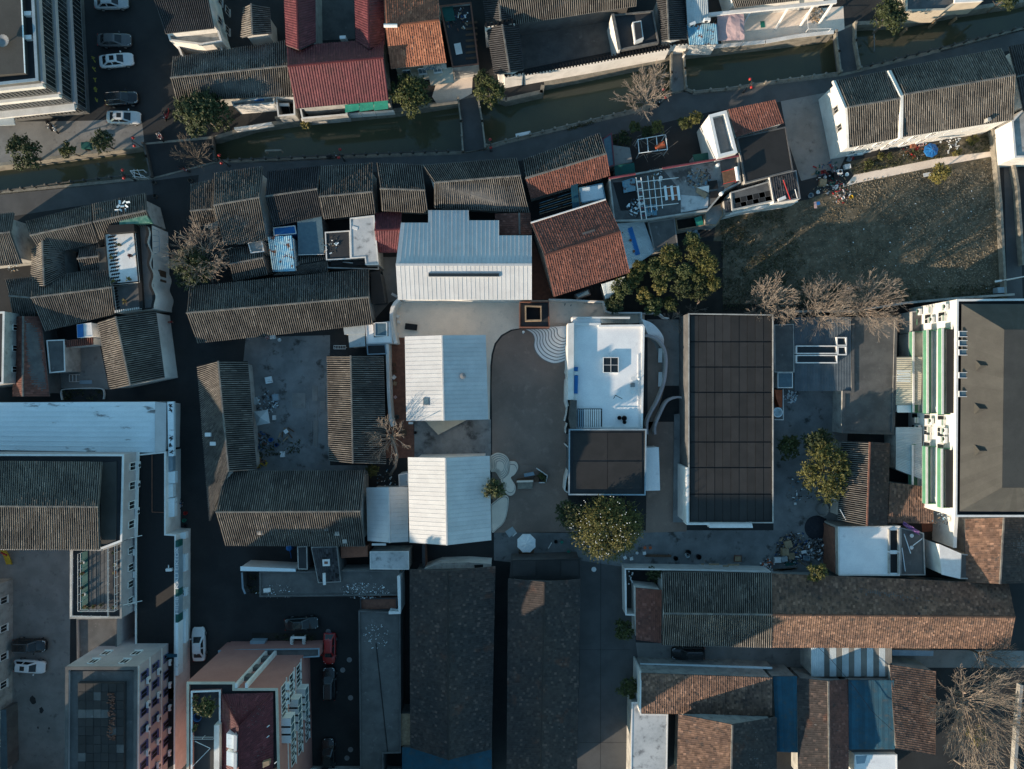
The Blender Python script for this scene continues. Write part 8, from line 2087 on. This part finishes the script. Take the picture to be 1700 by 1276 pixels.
p = W((663, 422), .6); o = empty('round_table', (p.x, p.y, 0), 'round white table top on a pedestal in the side street', 'table'); MB().lathe((p.x, p.y, .66), [(.33, 0), (.34, .03), (.01, .035)], 18).build('top', 'white_plastic', o); MB().tube((p.x, p.y, .02), (p.x, p.y, .66), .04).build('pedestal', 'metal_grey', o)
o = empty('flower_stand', W((1140, 500)), 'white flowering stems in the walled corner', 'plant'); g = random.Random(1)
for i in range(9): q = W((1110 + g.uniform(-5, 60), 450 + i * 20), 1.4); MB().lathe(q, [(.02, -.1), (.13, 0), (.08, .08), (.01, .1)], 7).build('blossom', 'white_plastic', o); MB().tube(q, Vector((q.x + .1, q.y, 0)), .02, .02, 4).build('stem', 'bark', o)
o = empty('motorcycle_row', W((1500, 235)), 'long dark bench along the walled corner', 'bench'); c = W((1490, 250), .4); MB().box(Vector((c.x, c.y, .4)), (3.6, .35, .06), -.02).build('seat', 'timber', o)
for s in (-1.5, 0, 1.5): MB().box(Vector((c.x + s, c.y, .2)), (.1, .3, .38)).build('leg', 'timber', o)
reg(2, 2)
for x, y, r in ((1172, 1112, .36), (1240, 1140, .34), (1092, 1150, .3)): basin('black round barrel along the lane wall', (x, y), .02, r, .6, 'black', 'black barrels along the lane wall', 'barrel', 'barrel')
basin('white bag of a rubbish bin on the lane', (1168, 1130), .02, .28, .75, 'white_worn', None, 'bin', 'rubbish_bin')
o = crate('square tray of dried goods on the lane', (1490, 1150), 1.0, .85, .2, 'terracotta', -.05, .4, 'drying_tray', 'tray'); 
MB().box(W((1490, 1150), .5) , (.85, .7, .02), -.05).build('contents', 'cardboard', o)
for i, (x, y, w_, d) in enumerate(((1335, 1185, 1.4, .25), (1410, 1196, .8, .2), (1460, 1188, 1.6, .25), (1262, 1183, .4, .2))): board('pale plank laid on top of the lane wall', (x, y), w_, d, 'wood_pale', 0, 2.72, .05, group='planks on the lane wall')
crop(1280, 840, 9.114)
rubbish('big rubbish heap in the work yard', (330, 640), 260, 420, .02, 61, ('metal_dark', 'bark', 'cardboard', 'cloth_blue', 'white_plastic', 'timber', 'cloth_dark', 'metal_grey'), .9)
rubbish('smaller end of the rubbish heap by the white membrane roof', (700, 640), 170, 200, .02, 62, ('metal_dark', 'bark', 'blue_metal', 'white_plastic', 'timber', 'cloth_dark'), .6)
carton('tall brown carton on top of the rubbish heap', (222, 695), .9, .95, .7, 'cardboard', .02, .5); carton('opened brown carton leaning on the rubbish heap', (265, 580), 1.0, 1.0, .4, 'cardboard', .3, .5)
carton('flattened carton at the foot of the tall carton', (310, 755), .8, .9, .2, 'cardboard', -.1, .3); carton('white foam box in the rubbish heap', (105, 815), .9, .75, .4, 'white_plastic', .02, .2); carton('pale blue foam box in the rubbish heap', (205, 800), .8, .75, .4, 'pale_sheet', .2, .3)
crate('blue crate on the rubbish heap', (545, 790), .8, .6, .4, 'blue_metal', -.1, .3); board('teal sheet at the edge of the rubbish heap', (300, 860), 1.6, .6, 'green_dark', .15, .1, .05)
board('long plank across the rubbish heap', (355, 640), 1.3, .12, 'wood_pale', .55, .9, .05); board('white foam sheet in the rubbish heap', (495, 690), .7, .4, 'white_plastic', .2, .6, .1)
rubbish('dark orange scraps at the lane end', (-60, 900), 120, 60, .02, 63, ('orange_red', 'metal_dark', 'white_plastic'), .3)
p = W((690, 325)); MB().lathe((p.x, p.y, .02), [(1.7, 0), (1.6, .05), (1.2, .25), (.5, .5), (.02, .6)], 20).build('covered_heap', 'cloth_dark', label='round heap under a dark cover in the work yard', cat='heap', smooth=True)
for i in range(9): MB().box(W((150 + i * 18, 950 + (i % 2) * 8), .5), (2.2, .1, .08), .1 * (i % 3)).build('bundle_stick', 'timber' if i % 2 else 'bark', label='stick in the bundle against the lane wall', cat='stick', group='stick bundle')
reg(3, 2)
o = empty('ladder', W((30, 1215)), 'white ladder lying at the lane end', 'ladder')
MB().tube(W((0, 1185), .5), W((55, 1235), .5), .04).build('stile', 'white_paint', o); MB().tube(W((-20, 1205), .5), W((35, 1250), .5), .04).build('stile', 'white_paint', o)
for i in range(4): MB().tube(W((-2 + i * 16, 1188 + i * 13), .5), W((-20 + i * 16, 1206 + i * 13), .5), .03).build('rung', 'white_paint', o)
o = empty('orange_bay', W((88, 130)), 'orange tarpaulin stand with a white round tank in the work yard', 'stand'); c = [(62, 65), (112, 65), (110, 175), (95, 180), (72, 120)]
at(o, 'orange_sheet', c, .02, 1.4, 'orange_red'); p = W((83, 210), 2.0); MB().lathe((p.x, p.y, 0), [(.6, 0), (.62, 1.9), (.68, 2.0), (.55, 2.0), (.5, 1.2), (.01, 1.2)], 18).build('tank', 'white_worn', o)
for a, b in (((116, 60), (118, 258)), ((60, 256), (118, 258))): MB().tube(W(a, 1.6), W(b, 1.6), .06).build('rail', 'white_paint', o)
rubbish('pile of white sacks beside the orange stand', (165, 110), 40, 80, .02, 71, ('white_worn', 'blue_metal', 'white_plastic'), .5)
board('flat grey slab in the work yard', (192, 795), .3, .3, 'white_plastic', .1, .02, .2)
basin('pale rock beside the covered heap', (370, 835), .02, .9, .3, 'concrete_mid', None, 'mound', 'mound')

# ------------------------------------------------------------------ west yard clutter
crop(410, 640, 8.507)
o = empty('canopy_tent', W((210, 450)), 'square pale blue canopy tent in the west yard', 'tent'); c4 = [W(p, 2.0) for p in ((95, 365), (290, 340), (322, 530), (135, 562))]; pk = ctr(c4) + UP * .55
for i in range(4): MB().add([c4[i], c4[(i + 1) % 4], pk], [(0, 1, 2)]).add([c4[i], c4[(i + 1) % 4], c4[(i + 1) % 4] - UP * .15, c4[i] - UP * .15], [(0, 1, 2, 3)]).build('canopy_panel', 'pale_sheet', o)
for v in c4: MB().tube(v, Vector((v.x, v.y, 0)), .03).build('pole', 'metal_grey', o)
board('white foam box lid in the west yard', (390, 450), .45, .65, 'white_plastic', 0, .02, .3); board('white square tile on the timber pile of the west yard', (552, 645), .55, .55, 'white_plastic', .6, .45, .06)
o = carton('white tray with a dark hole in the west yard', (500, 968), .65, .8, .25, 'white_plastic', .05, .02)
for i, (x, y, l, a) in enumerate(((600, 690, 1.2, -.9), (560, 620, 1.0, -.5), (500, 690, .8, 1.5), (548, 750, 1.0, .75), (620, 620, 1.1, -.6), (460, 700, .7, 1.2))): board('loose timber on the plank pile of the west yard', (x, y), l, .16, ('timber', 'wood_pale')[i % 2], a, .1 + .06 * i, .06, group='plank pile in the west yard')
for i, (x, y, m_, l) in enumerate(((332, 765, 'blue_bright', 'blue barrel in the west yard'), (410, 838, 'cloth_blue', 'small blue can in the west yard'), (140, 880, 'cloth_blue', 'dark blue barrel by the west yard wall'))): basin(l, (x, y), .02, .28, .6, m_, None, 'barrel', 'barrel')
carton('pale blue metal box in the west yard', (400, 165), .8, .9, .5, 'blue_metal', .1, .02); carton('tilted pale cabinet by the west yard wall', (120, 215), .5, 1.0, .5, 'pale_sheet', .3, .02, name='cabinet', cat='cabinet')
rubbish('tools and jars scattered by the canopy tent', (300, 230), 160, 110, .02, 81, ('metal_dark', 'white_worn', 'blue_metal', 'metal_grey'), .35)
rubbish('junk along the wall of the west yard', (200, 780), 130, 120, .02, 82, ('metal_dark', 'cloth_blue', 'timber', 'blue_metal', 'brick'), .4)
rubbish('orange and yellow odds and ends in the corner of the west yard', (190, 1080), 90, 60, .02, 83, ('terracotta', 'yellow', 'metal_dark', 'timber'), .3)
# cracked slabs of the yard
for i, (x0, y0, x1, y1) in enumerate(((920, 0, 1000, 215), (1030, 0, 1110, 200), (845, 220, 890, 325), (1030, 215, 1105, 330), (920, 325, 1000, 485), (660, 330, 850, 495), (940, 490, 1005, 860), (1030, 340, 1150, 850), (1020, 865, 1170, 955), (640, 100, 830, 320), (870, 500, 930, 800))):
    q = MB().slab([W(p) for p in ((x0, y0), (x1, y0 + 4), (x1 - 3, y1), (x0 + 2, y1 - 3))], .012, .05 + .006 * (i % 4)); q.build('paving_slab', 'concrete_yard' if i % 3 else 'concrete_mid', kind='structure')
reg(1, 1)
for x, y, w_, d, m_, l in ((132, 965, .75, .5, 'white_plastic', 'white box against the long grey house'), (105, 1240, .9, .9, 'white_worn', 'pale crate in the west yard by the grey house'), (300, 922, 1.0, .2, 'white_paint', 'white ledge board under the long grey eave')): board(l, (x, y), w_, d, m_, .2, .02, .4)
basin('white round bowl beside the white box', (170, 982), .02, .25, .2, 'white_plastic', None, 'bowl', 'bowl'); basin('magenta flower pot beside the white box', (90, 968), .02, .25, .3, 'pink_cloth', None, 'pot', 'pot')
o = empty('wire_cage', W((555, 1028)), 'low wire cage in the west yard', 'cage')
for i in range(8): MB().tube(W((518 + i * 11, 1018), .5), W((518 + i * 11, 1040), .5), .02, .02, 4).build('wire', 'white_worn', o)
for y in (1018, 1040): MB().tube(W((518, y), .5), W((596, y), .5), .03).build('edge', 'white_worn', o)
for x in (518, 596): q = W((x, 1030), .5); MB().tube(q, Vector((q.x, q.y, 0)), .03).build('leg', 'white_worn', o)
# passage furniture
for i, (x, y, l) in enumerate(((905, 1140, 'tilted wooden chair in the brick passage'), (908, 1185, 'wooden stool in the brick passage'), (905, 1222, 'white-topped stool in the brick passage'), (912, 1262, 'wooden stool by the white hall wall'))):
    board(l, (x, y), .55, .5, ('timber', 'timber', 'white_plastic', 'wood_pale')[i], .4 * i, .4, .06, 'stool', 'stool')
reg(1, 2)
p = W((922, 240), .4); MB().lathe((p.x, p.y, .02), [(.3, 0), (.36, .2), (.3, .4), (.22, .4), (.2, .1), (.01, .1)], 14).build('stone_ring', 'stone_dark', label='dark stone ring in the brick passage', cat='planter')
board('wooden table top under the bare tree in the passage', (970, 340), .75, .9, 'timber', .05, .6, .06, 'table', 'table'); basin('black pot beside the wooden table', (1043, 340), .02, .2, .35, 'black', None, 'pot', 'pot')
board('pink square board in the brick passage', (914, 112), .4, .4, 'pink_cloth', .7, .3, .04)
# street clutter on the west side
reg(0, 2)
rubbish('fruit and bags in front of the shop row', (1145, 800), 35, 40, .02, 91, ('cloth_blue', 'terracotta', 'white_plastic', 'cloth_dark'), .6)
for x, y, m_, l in ((1188, 858, 'red_paint', 'red basket outside the shop row'), (1180, 905, 'green_plastic', 'green basket outside the shop row'), (1185, 940, 'cloth_dark', 'dark basket outside the shop row')): basin(l, (x, y), .02, .25, .4, m_, None, 'basket', 'basket')
o = empty('slide', W((35, 1140)), 'yellow and red plastic slide in the school yard', 'slide'); c = W((35, 1150), .8)
ring = []
for k in range(8):
    t = k / 7; q = W((10 + 55 * t, 1090 + 95 * t * t), 1.6 - 1.4 * t); ring.append([q + Vector((-.4, 0, .2)), q + Vector((-.35, 0, 0)), q + Vector((.35, 0, 0)), q + Vector((.4, 0, .2)), q + Vector((.3, 0, .08)), q + Vector((-.3, 0, .08))])
mb = MB(); loft(mb, ring); mb.build('chute', 'yellow', o); MB().tube(W((5, 1110), 1.6), W((45, 1128), 1.6), .12).build('red_bar', 'red_paint', o); q = W((8, 1095), 1.5)
for s in (-.4, .4): MB().tube(q + Vector((s, 0, 0)), Vector((q.x + s, q.y, 0)), .06).build('leg', 'yellow', o)
reg(0, 3)
for x, y, r in ((215, 835, 1.0), (265, 900, .7), (315, 1015, .3), (245, 1012, .25)):
    p = W((x, y)); g = random.Random(int(x)); pts = [p + Vector((math.cos(a) * r * .5 * g.uniform(.6, 1.2), math.sin(a) * r * .7 * g.uniform(.6, 1.2), 0)) for a in [k * .63 for k in range(10)]]
    q = MB(); q.poly([(v.x, v.y, .02) for v in pts]); tag(q.build('oil_stain', 'asphalt', kind='structure'), None)
